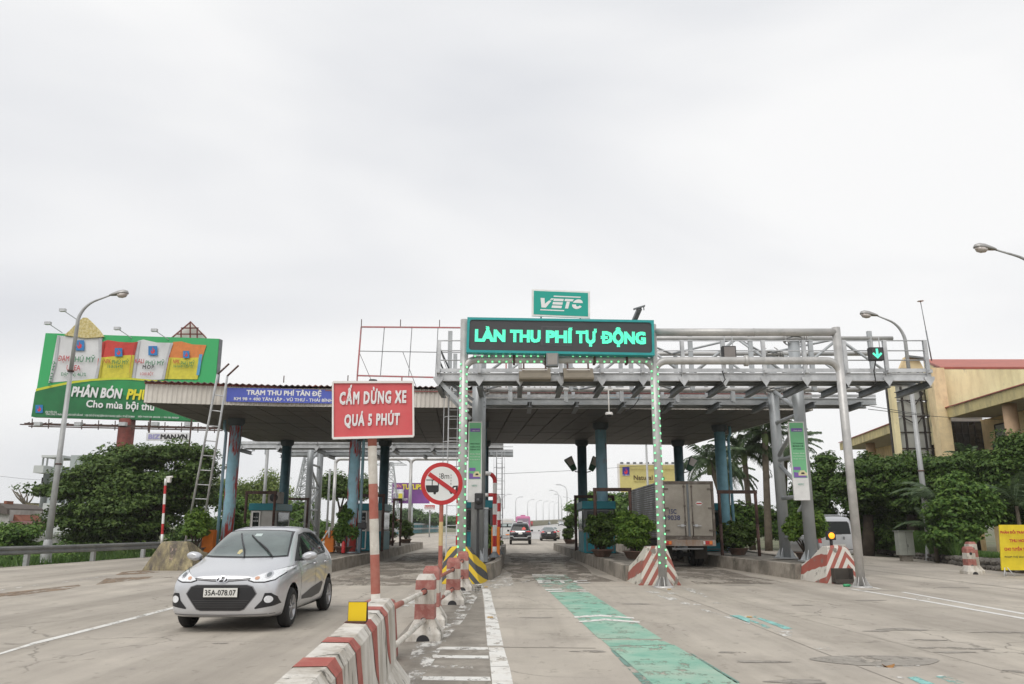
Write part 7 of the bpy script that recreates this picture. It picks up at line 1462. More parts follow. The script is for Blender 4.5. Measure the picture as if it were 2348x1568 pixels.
for x in (xm - .14, xm + .14):
    b = MB(); b.tube([(x, ty0 - .03, tz0 + .02), (x, ty0 - .03, tz1 - .12)], .018, 8)
    for z in (tz0 + .06, tz0 + .6, tz0 + 1.2, tz1 - .2): b.box((x, ty0 - .03, z), (.07, .05, .07))
    b.build('lock_rod', frm, trk); s = -1 if x < xm else 1; b = MB(); b.bar((x, ty0 - .05, 1.52), (x + s * .30, ty0 - .05, 1.51), .03, .03); b.box((x + s * .12, ty0 - .05, 1.52), (.1, .04, .09)); b.build('door_handle', grey_l, trk)
for z in (1.35, 2.15, 2.85):
    for s, X in ((-1, tx0), (1, tx1)): b = MB(); b.box((X - s * .12, ty0 - .02, z), (.24, .03, .05)); b.build('hinge', frm, trk)
for k in range(24):   # pressed ribs of the left side wall, each its own part
    z = tz0 + .08 + k * .086; b = MB(); b.bx((tx0 - .02, ty0 + .1, z), (tx0 + .03, ty1, z + .045)); b.build('side_rib', mat('truck_side_rib', (.60, .61, .62), rough=.4, metal=.1, var=.3, vscale=1, dirt=(.10, .10, .10), damt=.48, dscale=.8) if 'truck_side_rib' not in MATS else MATS['truck_side_rib'], trk)
    if k < 23: b = MB(); b.bx((tx1 - .03, ty0 + .1, z), (tx1 + .02, ty1, z + .045)); b.build('side_rib', MATS['truck_side_rib'], trk)
b = MB(); b.bx((tx0 - .015, ty0 + .1, tz1 - .06), (tx0 + .04, ty1, tz1 + .0)); b.bx((tx1 - .04, ty0 + .1, tz1 - .06), (tx1 + .015, ty1, tz1)); b.build('roof_rail', frm, trk)
ni = mat('faded_navy', (.07, .08, .16), dirt=(.25, .23, .20), damt=.36, dscale=12)
def tt_(px, py): return P(px, py, ty0)
for s, xa, xb, ya, yb_ in (('15C', 1533.5, 1550, 1167, 1178), ('19038', 1525, 1558.5, 1181, 1192.5)):
    a, c_ = tt_(xa, yb_), tt_(xb, ya); lettering(s, ((a.x + c_.x) / 2, ty0 - .003, (a.z + c_.z) / 2), (1, 0, 0), (0, 0, 1), c_.x - a.x, c_.z - a.z, ni, trk, bold=.03)
q = tt_(1602, 1154); b = MB(); b.poly([q + Vector((u, -.006, v)) for u, v in ((-.13, 0), (-.07, .07), (.07, .07), (.13, 0), (.07, -.07), (-.07, -.07))]); b.build('badge', whtb, trk); b = MB(); b.poly([q + Vector((u, -.009, v)) for u, v in ((-.10, -.025), (.10, -.025), (.10, .02), (-.10, .02))]); b.build('badge', redb, trk)
rustb = mat('rusty_bumper', (.36, .33, .29), rough=.6, dirt=(.30, .14, .06), damt=.47, dscale=3, streak=3)
b = MB(); b.bx((tx0 + .02, ty0 + .0, tz0 - .24), (tx1 - .02, ty0 + .12, tz0 - .01)); b.build('rear_sill', rustb, trk)
for s, X in ((-1, tx0 + .16), (1, tx1 - .28)):
    b = MB(); b.bx((X - .13, ty0 - .03, tz0 - .19), (X + .13, ty0 - .001, tz0 - .06)); b.build('tail_lamp', tail_r, trk); b = MB(); b.bx((X - .2, ty0 - .028, tz0 - .18), (X - .135, ty0 - .001, tz0 - .07)); b.build('reversing_lamp', whtb, trk)
    b = MB(); b.bx((X + .02, ty0 - .034, tz0 - .18), (X + .12, ty0 - .0305, tz0 - .07)); b.build('indicator', tail_o, trk)
b = MB(); b.bar((tx0 + .35, ty0 + .2, .69), (tx1 - .45, ty0 + .2, .69), .06, .05); b.bar((tx0 + .45, ty0 + .2, .7), (tx0 + .45, ty0 + .25, .95), .05, .05); b.bar((tx1 - .5, ty0 + .2, .7), (tx1 - .5, ty0 + .25, .95), .05, .05); b.build('underrun_bar', grey, trk)
for x in (tx0 + .5, tx1 - .5): b = MB(); b.bx((x - .04, ty0 + .1, .72), (x + .04, ty1 + 1, .92)); b.build('chassis_beam', dark_b, trk)
b = MB(); b.bar((tx0 + .3, ty0 + 1.9, .42), (tx1 - .3, ty0 + 1.9, .42), .14, .14); b.lathe([(0, -.16), (.16, -.1), (.18, 0), (.16, .1), (0, .16)], (xm, ty0 + 1.9, .42), 12, ax='X'); b.build('axle', dark_b, trk)
for y in (ty0 + 1.9, ty1 + .9):
    for s, X in ((-1, tx0 + .24), (1, tx1 - .24)):
        for dd in ((0, -s * .24) if y < ty1 else (0,)): b = MB(); b.lathe([(.2, -.11), (.36, -.12), (.41, -.08), (.42, .08), (.36, .12), (.2, .11)], (X + dd, y, .42), 24, ax='X'); o = b.build('wheel', tyre_m, trk); b = MB(); b.lathe([(.2, -.1), (.1, -.04), (.0, -.04)], (X + dd, y, .42), 14, ax='X'); b.build('rim', grey, o)
for s, X in ((-1, tx0 + .3), (1, tx1 - .3)): b = MB(); b.bx((X - .24, ty0 + 1.2, .28), (X + .24, ty0 + 1.23, .85)); b.build('mud_flap', mat('mud_flap', (.06, .052, .042), rough=.95) if 'mud_flap' not in MATS else MATS['mud_flap'], trk)
b = MB(); b.bx((tx0 + .1, ty1 + .15, .6), (tx1 - .1, ty1 + 1.9, 2.5)); b.build('cab', car_wht, trk, bevel=.12); b = MB(); b.bx((tx0 + .08, ty1 + .5, 1.7), (tx1 - .08, ty1 + 1.3, 2.3)); b.build('cab_window', car_glass, trk)
# ================================================================ plants
def pot(t, x, y, z, r, h):
    b = MB(); b.lathe([(0, z), (r * .62, z), (r * .70, z + .02), (r * .98, z + h * .85), (r * 1.08, z + h * .88), (r * 1.08, z + h), (r * .95, z + h), (r * .93, z + h * .9), (0, z + h * .9)], (x, y, 0), 20); b.build('pot', pot_m, t)
def bonsai(x, y, zt, wd, blobs, m, lab, pr=.38, ph=.26, n=90, seed=1, z0=ZI, leaf=.066, stems=7):
    """blobs: (du, dz, ru, rz) relative to pot centre and height zt of the crown centre"""
    t = thing('potted_bush', lab, 'potted plant', (x, y, z0), 'leafy bushes in bowl pots on the toll islands'); pot(t, x, y, z0, pr, ph)
    g = random.Random(seed); b = MB()
    for k in range(stems):
        bl = blobs[k % len(blobs)]; p = Vector((x + g.uniform(-.08, .08), y + g.uniform(-.08, .08), z0 + ph * .8)); e = Vector((x + bl[0] + g.uniform(-.6, .6) * bl[2], y + g.uniform(-.5, .5) * bl[2], zt + bl[1] - .1)); m_ = p.lerp(e, .5) + Vector((g.uniform(-.1, .1), 0, g.uniform(-.05, .05)))
        b.tube([p, m_, e], [.035, .025, .012], 6)
    b.build('stems', bark, t)
    P_, N_ = crown_pts([((x + u, y, zt + v), (ru, ru * .85, rz)) for u, v, ru, rz in blobs], int(n * 1.3), 56, .17, seed, up=.9, flat=.6, inner=.45)
    leaf_mesh('foliage', P_, N_, leaf, m, t, seed, aspect=2.0); return t
def zpx(y, D): return P(1173, y, D).z
bonsai(-12.45, 31.5, zpx(1196, 31.5), .9, [(0, .15, .42, .34), (-.12, -.25, .3, .3), (.2, -.2, .28, .35)], leaf_l, 'yellow green bush in a wide bowl behind the mossy nose', seed=2)
bonsai(-11.85, 33.6, zpx(1204, 33.6), 1.0, [(0, 0, .52, .42), (.1, -.3, .5, .3)], leaf_m, 'round green bush between the ladder and hatchback roof', seed=3)
bonsai(-7.02, 33.5, zpx(1205, 33.5), .9, [(0, .45, .30, .42), (.05, -.1, .36, .4), (.35, -.25, .28, .22), (-.1, -.4, .3, .3)], leaf_m, 'tall green bush in a bowl before the peeling blue column', seed=4, n=110)
bonsai(-6.9, 52.0, zpx(1210, 52), .9, [(0, 0, .45, .55)], leaf_d, 'far dark bush in a bowl at the rear end of the booth island', seed=5, n=60)
bonsai(-7.3, 47.5, zpx(1208, 47.5), .9, [(0, 0, .5, .7)], leaf_d, 'dark bush behind the narrow dark frame', seed=6, n=60)
bonsai(-.98, 31.0, zpx(1225, 31), .5, [(0, .25, .2, .25), (.15, -.25, .25, .35)], leaf_m, 'small bush beside the orange cabinet in the middle lane', seed=7, pr=.25, n=45)
bonsai(3.62, 50.0, zpx(1206, 50), .6, [(0, .3, .36, .38), (-.05, -.35, .3, .3), (-.2, -.6, .25, .2)], leaf_d, 'far slim bush left of the middle lane booth', seed=8, n=70)
bonsai(3.28, 29.2, zpx(1212, 29.2), 1.0, [(0, .0, .50, .50), (-.2, .25, .26, .25), (.25, .3, .28, .28), (.05, -.4, .36, .28)], leaf_d, 'dark green bush in a bowl in front of the middle lane booth', seed=9, n=130)
bonsai(4.18, 27.4, zpx(1212, 27.4), 1.2, [(0, .0, .58, .46), (-.2, .3, .3, .25), (.3, .1, .35, .3), (.1, -.4, .42, .28), (-.35, -.1, .3, .3)], leaf_l, 'light green bush in a bowl left of the lit right portal leg', seed=10, n=160)
bonsai(8.72, 31.0, zpx(1222, 31), 1.2, [(0, .0, .68, .40), (-.4, -.05, .32, .3), (.4, -.1, .32, .35), (0, -.3, .55, .28)], leaf_d, 'wide dark bush in a bowl right of the box truck', seed=11, n=160)
bonsai(9.62, 26.2, zpx(1204, 26.2), 1.2, [(0, .1, .58, .33), (-.4, -.12, .25, .3), (.42, -.12, .25, .28), (0, .3, .35, .2)], leaf_l, 'mushroom shaped light green bush behind the amber lamp', seed=12, n=170, stems=12)
# ---------------------------------------------------------------- trees
def tree(name, lab, cat, base, trunk_r, limbs, blobs, m, n, cr, leaf, seed, group=None, per=46, ks=.62, flat=.45, up=.9, tm=None, aspect=1.7, inner=.5):
    base = Vector(base); t = thing(name, lab, cat, base, group); tm = tm or bark
    if limbs:
        b = MB(); top = Vector(limbs[0]); b.tube([base - Vector((0, 0, .2)), base.lerp(top, .5) + Vector((.06, 0, 0)), top], [trunk_r * 1.25, trunk_r, trunk_r * .8], 10); b.build('trunk', tm, t)
        for e in limbs[1:]:
            e = Vector(e); b = MB(); m_ = top.lerp(e, .5) + Vector((0, 0, .12 * (e - top).length)); b.tube([top - Vector((0, 0, .2)), m_, e], [trunk_r * .55, trunk_r * .35, trunk_r * .12], 7); b.build('limb', tm, t)
    P_, N_ = crown_pts(blobs, int(n * 1.35), int(per * 1.45), cr, seed, up=up, flat=flat, inner=inner); leaf_mesh('crown', P_, N_, leaf * ks, m, t, seed, aspect=aspect); return t
def bl(D, *q): # blobs from picture: (x, y, rx, ry [, depth offset])
    o = []
    for v in q:
        x, y, rx, ry = v[:4]; dd = D + (v[4] if len(v) > 4 else 0); c = P(x, y, dd); s = dd / 1800; o.append(((c.x, c.y, c.z), (rx * s, max(rx * .75, ry) * s, ry * s)))
    return o
D = 44
tree('spreading_tree', 'large dark spreading tree around the red billboard post on the left', 'tree', (P(343, 1240, D).x, D, -.3), .42, [P(340, 1185, D), P(180, 1140, D - 1), P(250, 1110, D - 2), P(300, 1060, D), P(380, 1050, D + 1), P(440, 1090, D), P(230, 1190, D - 1), P(470, 1130, D + .5)],
     bl(D, (300, 1048, 74, 32), (395, 1036, 66, 20), (450, 1078, 48, 30), (225, 1080, 66, 28, -1), (120, 1123, 50, 12, -2), (185, 1120, 72, 30, -1), (280, 1110, 80, 40, -1), (370, 1110, 70, 48), (250, 1165, 85, 38, -2), (170, 1190, 65, 30, -1), (350, 1165, 70, 40, 1), (430, 1140, 45, 40, 2), (215, 1055, 12, 10), (300, 1215, 80, 22, -1), (470, 1120, 26, 34, 1), (465, 1050, 30, 22)), leaf_d, 640, .68, .20, 21, per=50, inner=.3, flat=.36)
tree('shrub_mass', 'green shrubs and climbers below the guard rail on the far left', 'shrubs', (P(40, 1290, 37).x, 37, -.6), .1, [], bl(37, (20, 1225, 60, 22), (60, 1262, 80, 16, 1), (10, 1280, 50, 12, -2), (120, 1278, 60, 10, -1)), leaf_m, 230, .5, .17, 22, inner=.3)
tree('shrub_mass', 'dark shrubs right of the left lamp post behind the guard rail', 'shrubs', (P(250, 1280, 41).x, 41, -.6), .1, [], bl(41, (200, 1265, 70, 18), (300, 1268, 80, 16, 1), (390, 1255, 50, 18, 2), (240, 1235, 90, 22, 4)), leaf_d, 260, .5, .18, 23, inner=.3)
tree('shrub_mass', 'mid green shrubs between the ladder and the leftmost booth', 'shrubs', (P(500, 1245, 52).x, 52, -.4), .1, [], bl(52, (480, 1215, 50, 26), (560, 1195, 45, 44), (520, 1150, 30, 26, 3), (640, 1220, 80, 22), (430, 1225, 40, 20)), leaf_m, 330, .6, .22, 24, inner=.3)
tree('bamboo_clump', 'pale yellow green bamboo rising behind the leftmost booth', 'bamboo', (P(610, 1220, 75).x, 75, -.3), .15, [P(610, 1180, 75), P(590, 1110, 75), P(630, 1100, 75), P(560, 1120, 75)], bl(75, (612, 1118, 34, 30), (560, 1128, 24, 24), (590, 1150, 55, 30), (630, 1160, 40, 40), (500, 1125, 22, 24)), leaf_y, 230, .9, .24, 25, per=44, flat=.9, up=.2, inner=.2)
tree('small_tree', 'dark green tree with a bare lower trunk left of the peeling blue column', 'tree', (P(775, 1225, 62).x, 62, -.3), .16, [P(780, 1165, 62), P(760, 1110, 62), P(800, 1110, 62), P(830, 1125, 62)], bl(62, (763, 1108, 24, 20), (785, 1118, 26, 18), (830, 1120, 20, 20), (755, 1128, 16, 10)), leaf_d, 150, .7, .24, 26, flat=.6, inner=.2)
tree('small_tree', 'rounded far tree between the gantry columns and booth', 'tree', (P(690, 1240, 70).x, 70, -.3), .16, [P(690, 1200, 70)], bl(70, (690, 1180, 30, 32), (730, 1215, 30, 18), (750, 1212, 12, 12), (655, 1195, 30, 26)), leaf_m, 160, .7, .26, 27, inner=.3)
tree('far_treeline', 'far hazy green treeline beyond the teal fence on the left', 'trees', (P(960, 1212, 175).x, 175, 0), .2, [], bl(175, (850, 1185, 40, 16), (900, 1180, 36, 16), (940, 1183, 30, 15), (985, 1190, 26, 11), (1020, 1194, 30, 8), (1050, 1200, 24, 6), (835, 1205, 50, 8)), leaf_f, 520, 1.4, .55, 28, inner=.3)
tree('far_tree', 'dark green tree behind the two bushes of the middle lane', 'tree', (P(1395, 1230, 82).x, 82, 0), .25, [P(1395, 1190, 82)], bl(82, (1360, 1158, 32, 32), (1420, 1165, 40, 36), (1318, 1163, 15, 9), (1390, 1195, 60, 26)), leaf_m, 380, .9, .30, 29, inner=.3)
tree('roadside_trees', 'green bushes behind the palm trunks and right gantry columns', 'trees', (P(1690, 1240, 52).x, 52, 0), .25, [], bl(52, (1690, 1185, 50, 26), (1740, 1190, 40, 28), (1660, 1215, 50, 22), (1830, 1160, 30, 34), (1790, 1215, 40, 24), (1850, 1120, 28, 26)), leaf_m, 380, .6, .22, 30, inner=.3)
# hedge of the right verge
HG = 'dense hedge trees along the right verge'
tree('hedge_tree', 'tall thin leafed tree rising left of the right portal leg', 'tree', (P(1900, 1250, 44).x, 44, 0), .2, [P(1895, 1150, 44)], bl(44, (1895, 1060, 14, 22), (1885, 1100, 28, 22), (1865, 1130, 34, 28), (1870, 1180, 42, 34)), leaf_h, 300, .5, .18, 31, HG, inner=.3)
tree('hedge_tree', 'dark hedge tree right behind the right portal leg', 'tree', (P(1985, 1255, 42).x, 42, 0), .3, [P(1990, 1180, 42)], bl(42, (1985, 1075, 40, 30), (1965, 1120, 50, 46), (2010, 1160, 60, 50, 1), (2000, 1215, 60, 34, 1)), leaf_h, 520, .5, .18, 32, HG, inner=.35)
tree('hedge_tree', 'dark hedge tree below the glass stair tower', 'tree', (P(2090, 1255, 40).x, 40, 0), .3, [P(2090, 1180, 40)], bl(40, (2050, 1072, 42, 24), (2100, 1070, 45, 26), (2090, 1120, 70, 50), (2110, 1170, 70, 45, 1), (2080, 1220, 60, 26, 2)), leaf_h, 620, .5, .18, 33, HG, inner=.35)
tree('hedge_tree', 'dark hedge tree below the orange pillar and dark windows', 'tree', (P(2185, 1255, 38).x, 38, 0), .3, [P(2190, 1180, 38)], bl(38, (2170, 1070, 45, 22), (2230, 1065, 40, 24), (2190, 1110, 65, 40), (2160, 1150, 50, 40)), leaf_h, 480, .5, .18, 34, HG, inner=.35)
tree('hedge_tree', 'hedge tree filling the upper right corner behind the yellow banner', 'tree', (P(2310, 1255, 36).x, 36, 0), .3, [P(2310, 1180, 36)], bl(36, (2290, 1070, 45, 34), (2335, 1035, 40, 45), (2320, 1110, 60, 60), (2290, 1160, 60, 40), (2370, 1150, 60, 80)), leaf_h, 620, .5, .18, 35, HG, inner=.35)
tree('broadleaf_shrub', 'glossy mid green broad leaved shrub left of the yellow banner', 'shrub', (P(2200, 1262, 33).x, 33, 0), .1, [P(2205, 1220, 33)], bl(33, (2195, 1110, 26, 24), (2215, 1135, 46, 26), (2190, 1165, 52, 30), (2200, 1205, 48, 26), (2245, 1165, 38, 34), (2175, 1235, 40, 16)), leaf_m, 330, .42, .20, 36, inner=.45, per=36, aspect=1.5)
# palms
def frond_mesh(seed, L_=2.6, droop=1.0, lw=.085):
    g = np.random.default_rng(seed); V, F = [], []
    n = 42; prev = None
    pts = [Vector((L_ * s * math.cos(.55 - 1.3 * s * droop * .5), 0, L_ * (.62 * s - .85 * droop * s * s))) for s in np.linspace(0, 1, n)]
    for i in range(n - 1):
        a, c = pts[i], pts[i + 1]; w_ = .022 * (1 - i / n) + .004; k = len(V); V += [a + Vector((0, -w_, 0)), a + Vector((0, w_, 0)), c + Vector((0, w_, 0)), c + Vector((0, -w_, 0))]; F.append((k, k + 1, k + 2, k + 3))
        if i > 4:
            for s in (-1, 1):
                s_ = i / n; ln = .62 * math.sin(math.pi * min(1, s_ * .85 + .15)) ** .6 * g.uniform(.8, 1.1); d = Vector((.45, s * 1.0, -.35 - .5 * g.random())).normalized(); e = a + d * ln; m_ = a + d * ln * .5 + Vector((0, 0, .03)); k = len(V)
                V += [a, m_ + Vector((lw * .6, 0, 0)), e + Vector((0, 0, -.10)), m_ - Vector((lw * .6, 0, 0))]; F.append((k, k + 1, k + 2, k + 3))
    me = bpy.data.meshes.new('frond'); me.from_pydata([tuple(v) for v in V], [], F); me.materials.append(leaf_p); return me
FM_ = [frond_mesh(s, droop=d) for s, d in ((1, .8), (2, 1.05), (3, 1.3))]
def palm(lab, px, py_c, D, base_x, r, n=22, sc=1., seed=0, zb=0):
    c = P(px, py_c, D); p0 = P(base_x, 1255, D); p0.z = zb; t = thing('palm_tree', lab, 'palm tree', p0, 'palm trees beyond the right lanes'); b = MB(); k = 9
    pts = [p0.lerp(c, i / k) for i in range(k + 1)]; b.tube(pts, [r * (1.15 - .35 * i / k) for i in range(k + 1)], 10); b.build('trunk', palmbark, t)
    b = MB(); b.tube([c - Vector((0, 0, .9)), c - Vector((0, 0, .3)), c + Vector((0, 0, .15))], [r * .85, r * 1.05, r * .4], 10); b.build('crownshaft', mat('palm_crownshaft', (.16, .22, .08)) if 'palm_crownshaft' not in MATS else MATS['palm_crownshaft'], t)
    g = random.Random(seed)
    for i in range(n):
        o = link_mesh('frond', FM_[i % 3], t); o.location = c - wloc(t); el = g.uniform(-.5, .75); o.rotation_euler = (0, -el, 2 * math.pi * i / n * 1.0 + g.uniform(-.25, .25)); s = sc * g.uniform(.8, 1.1); o.scale = (s, s, s)
palm('palm tree left of the blue column with drooping fronds', 1625, 1055, 48, 1695, .17, seed=1, sc=.95)
palm('tall palm tree right of the fourth blue column', 1705, 1035, 52, 1725, .20, seed=2, n=24)
palm('palm tree behind the twin gantry columns', 1752, 990, 50, 1762, .22, seed=3, n=24, sc=1.1)
palm('small palm tree left of the thick gantry columns', 1668, 1085, 56, 1672, .15, seed=4, sc=.9)
palm('palm tree peeping out right of the green banner', 1800, 1030, 54, 1795, .2, seed=5, sc=1.05)
for lab, px, py, D, n, sc, s in (('low palm bush below the dark windows', 2218, 1060, 39, 13, .55, 11), ('low drooping palm bush in the shade left of the shrub', 2150, 1150, 34.5, 12, .75, 12), ('arching palm fronds above the yellow banner', 2330, 1160, 33.5, 10, .9, 13), ('dark palm bush low in the hedge', 2140, 1215, 34.0, 11, .6, 14)):
    c = P(px, py, D); t = thing('palm_bush', lab, 'palm bush', (c.x, c.y, 0), 'low palm bushes in the verge'); b = MB(); b.tube([(c.x, c.y, 0), c], [.09, .07], 8); b.build('stem', palmbark, t); g = random.Random(s)
    for i in range(n): o = link_mesh('frond', FM_[i % 3], t); o.location = c - wloc(t); o.rotation_euler = (0, -g.uniform(.1, 1.1), 2 * math.pi * i / n); k = sc * g.uniform(.7, 1); o.scale = (k, k, k)
# bare far tree on the left
q = P(60, 1160, 110); t = thing('bare_tree', 'leafless tree far left above the houses', 'tree', (q.x, 110, 0)); b = MB(); g = random.Random(3); b.tube([(q.x, 110, 0), q], [.4, .25], 8); b.build('trunk', palmbark, t)
for k in range(9): e = P(60 + g.uniform(-34, 30), 1160 - g.uniform(14, 44), 110); b = MB(); b.tube([q, q.lerp(e, .5) + Vector((g.uniform(-.5, .5), 0, 0)), e], [.16, .1, .04], 5); b.build('branch', palmbark, t)
# right verge: stones, grass, cabinet, lamp pole foot
RV = [(1985, 1266, .35), (2030, 1270, .35), (2075, 1277, .35), (2130, 1284, .38), (2190, 1294, .42), (2250, 1304, .45), (2347, 1314, .45), (2430, 1319, .45)]
t = thing('verge_wall', 'low rough stone wall holding the right verge', 'stone wall', G(2150, 1288)); g = random.Random(5)
vp = [G(x, y) for x, y, h in RV]
b = MB(); b.loft([[p + Vector((.3, .4, .006)), p + Vector((-.25, -.9 - .3 * math.sin(3 * i), .006))] for i, p in enumerate(vp)], closed=False); o = b.build('dirt_strip', litter_m, kind='structure'); o['label'] = 'brown leaves and dirt along the right verge wall'
b = MB(); b.loft([[p + Vector((.15, .15, 0)), p + Vector((.15, .15, h * .8)), p + Vector((.9, 2.5, h * .8)), p + Vector((.9, 2.5, 0))] for p, (x, y, h) in zip(vp, RV)]); b.build('core', mat('verge_soil', (.06, .05, .035), rough=1), t)
for i in range(len(vp) - 1):
    a, c, h = vp[i], vp[i + 1], RV[i][2]; Ls = (c - a).length; k = 0
    x = 0
    while x < Ls:
        for rz_ in (0, 1):
            w_ = g.uniform(.25, .45); hh = h * g.uniform(.45, .6); p = a.lerp(c, min(1, x / Ls)) + Vector((g.uniform(-.04, .04), g.uniform(0, .1), rz_ * h * .45 + hh * .35)); b = MB()
            rg = []
            for j in range(4):
                f_ = (-.5, -.3, .3, .5)[j]; s = (.55, 1, 1, .55)[j]; rg.append([p + Vector((f_ * w_, .12 * s * math.cos(q_) * g.uniform(.85, 1.1), hh * .5 * s * math.sin(q_) * g.uniform(.85, 1.1))) for q_ in np.linspace(0, 6.28, 7)[:-1]])
            b.loft(rg); b.build('stone', stone_m, t)
        x += .36
gpts, gn = [], []
gg = np.random.default_rng(9)
def grass(lab, x0, x1, y0, y1, D0, D1, n, h, seed, m=grass_m):
    gg = np.random.default_rng(seed); xs = gg.uniform(x0, x1, n); ts = gg.uniform(0, 1, n); V = []
    for x, tt2 in zip(xs, ts):
        q = G(x, y0 + (y1 - y0) * (x - x0) / (x1 - x0)); q.x += tt2 * .8 + .12; q.y += .25 + tt2 * 1.6; hh = h * gg.uniform(.5, 1.1); a = gg.uniform(0, 6.28); w_ = .012; l = gg.normal(0, .25, 2) * hh
        z0 = .28; V.append(((q.x - w_ * math.cos(a), q.y - w_ * math.sin(a), z0), (q.x + w_ * math.cos(a), q.y + w_ * math.sin(a), z0), (q.x + l[0] + w_ * .3, q.y + l[1], z0 + hh), (q.x + l[0] - w_ * .3, q.y + l[1], z0 + hh)))
    me = bpy.data.meshes.new('grass'); me.from_pydata([v for q in V for v in q], [], [tuple(range(4 * i, 4 * i + 4)) for i in range(len(V))]); me.materials.append(m); o = bpy.data.objects.new('grass', me); COL.objects.link(o); props(o, lab, 'grass', kind='stuff')
grass('tall green grass right of the grey cabinet', 2085, 2200, 1279, 1296, 0, 0, 5200, .95, 1); grass('grass along the right verge wall', 1985, 2440, 1268, 1322, 0, 0, 7000, .28, 2)
# weeds at the left road edge
g_ = np.random.default_rng(4); V = []
for k in range(5000):
    i = g_.integers(0, len(gr) - 1); f_ = g_.random(); x = gr[i][0] + (gr[i + 1][0] - gr[i][0]) * f_ - g_.uniform(-.1, 1.8) - .3; y = gr[i][1] + (gr[i + 1][1] - gr[i][1]) * f_; h = g_.uniform(.12, .38); l = g_.normal(0, .12, 2); a = g_.uniform(0, 6.28); w_ = .018
    V.append(((x - w_ * math.cos(a), y - w_ * math.sin(a), -.05), (x + w_ * math.cos(a), y + w_ * math.sin(a), -.05), (x + l[0], y + l[1], h), (x + l[0] - .005, y + l[1], h)))
me = bpy.data.meshes.new('grass'); me.from_pydata([v for q in V for v in q], [], [tuple(range(4 * i, 4 * i + 4)) for i in range(len(V))]); me.materials.append(grass_m); o = bpy.data.objects.new('grass', me); COL.objects.link(o); props(o, 'low weeds along the foot of the left guard rail', 'grass', kind='stuff')
# grey street cabinet
q = G(2078, 1287); t = thing('street_cabinet', 'small grey green electric cabinet standing in front of the dark hedge', 'cabinet', q); D = q.y; a, c_ = P(2064, 1273, D), P(2092, 1218, D)
b = MB(); b.bx((a.x, D, a.z), (c_.x, D + .38, c_.z)); b.build('case', mat('cabinet_grey', (.36, .38, .34), rough=.5, dirt=(.25, .26, .22), damt=.4, streak=3), t, bevel=.01); b = MB(); b.bx((a.x - .04, D - .04, c_.z + .001), (c_.x + .04, D + .42, c_.z + .03)); b.build('lid', MATS['cabinet_grey'], t)
b = MB(); b.bx(((a.x + c_.x) / 2 - .004, D - .006, a.z + .03), ((a.x + c_.x) / 2 + .004, D - .001, c_.z - .03)); b.build('door_gap', ink, t); b = MB(); b.box(((a.x + c_.x) / 2 + .04, D - .015, (a.z + c_.z) / 2 - .1), (.02, .02, .12)); b.build('handle', dark_b, t); b = MB(); b.bx((a.x + .1, D + .05, -.05), (c_.x - .1, D + .33, a.z - .001)); b.build('plinth', island_m, t)
# ================================================================ yellow building on the right
def e1(x, y): return ((3396 + x / 3.1357) / 1.745, (1380 + y / 3.1357) / 1.745)
bl_ = thing('yellow_building', 'weathered yellow office building with red sheet roof and glass stair tower on the right', 'building', (24, 47, 0))
DB = 45.
def ep(x, y, D): return P(*e1(x, y), D)
def quadwall(pts, D, m, name, th=.3, par=bl_):
    """upright wall piece from measured outline, each point (x, y[, depth])"""
    q = [ep(p[0], p[1], p[2] if len(p) > 2 else D) for p in pts]; b = MB(); b.extr(q, (0, th, 0)); return b.build(name, m, par)
# gable wall left of and above the forecourt roof (faces the camera)
quadwall([(1150, 300), (2196, 300), (2900, 300), (2900, 250), (2900, 900), (2196, 520), (1190, 810), (1190, 1000)], 46, wall_y, 'upper_wall', .3)
b = MB(); q = [ep(1150, 305, 46), ep(2900, 305, 46), ep(2900, 205, 54), ep(930, 205, 54)]; b.add(q + [p + Vector((0, 0, .15)) for p in q], [(3, 2, 1, 0), (4, 5, 6, 7), (0, 1, 5, 4), (1, 2, 6, 5), (2, 3, 7, 6), (3, 0, 4, 7)]); b.build('roof', roof_r, bl_)
b = MB(); q = [ep(1148, 312, 46.1), ep(932, 209, 54), ep(1010, 900, 54), ep(1150, 900, 46.1)]; b.extr(q, (.2, .1, 0)); b.build('gable_wall', wall_y, bl_)
b = MB(); b.bar(ep(1130, 300, 45.9), ep(1145, 315, 45.9), .2, .2)
b.build('roof_corner', roof_r, bl_)
# corner pillars (two storeys) of the tower
def pillar(xa, xb, yt, yb_, D, w_, m, name='pillar'):
    a, c = ep(xa, yt, D), ep(xb, yb_, D); xc = (a.x + c.x) / 2; b = MB(); b.bx((xc - w_ / 2, D - w_ / 2, c.z), (xc + w_ / 2, D + w_ / 2, a.z)); return b.build(name, m, bl_)
pillar(1090, 1195, 300, 1440, 45.4, .74, wall_o); pillar(530, 620, 490, 1400, 47.4, .32, wall_y); pillar(1010, 1060, 330, 1250, 47.5, .35, wall_y)
# glass tower: panels between the pillars, each pane a part with dark mullions
xa, xb = ep(570, 900, 47.5).x, ep(1060, 900, 47.5).x; zt, zb_ = ep(700, 300, 47.5).z, ep(700, 1500, 47.5).z
for i in range(4):
    for j in range(6):
        x0, x1 = xa + (xb - xa) * i / 4 + .04, xa + (xb - xa) * (i + 1) / 4 - .04; z0, z1 = zb_ + (zt - zb_) * j / 6 + .04, zb_ + (zt - zb_) * (j + 1) / 6 - .04; dy = (.35, .0, .0, .35)[i]; dy2 = (.0, .0, .0, .35)[i] if i != 3 else .35
        ya_ = 47.6 + (.5 if i == 0 else 0) ; yb2 = 47.6 + (.5 if i == 3 else 0); b = MB(); b.hexa([(x0, ya_, z0), (x1, yb2, z0), (x1, yb2 + .05, z0), (x0, ya_ + .05, z0), (x0, ya_, z1), (x1, yb2, z1), (x1, yb2 + .05, z1), (x0, ya_ + .05, z1)]); b.build('glass_pane', tglass, bl_)
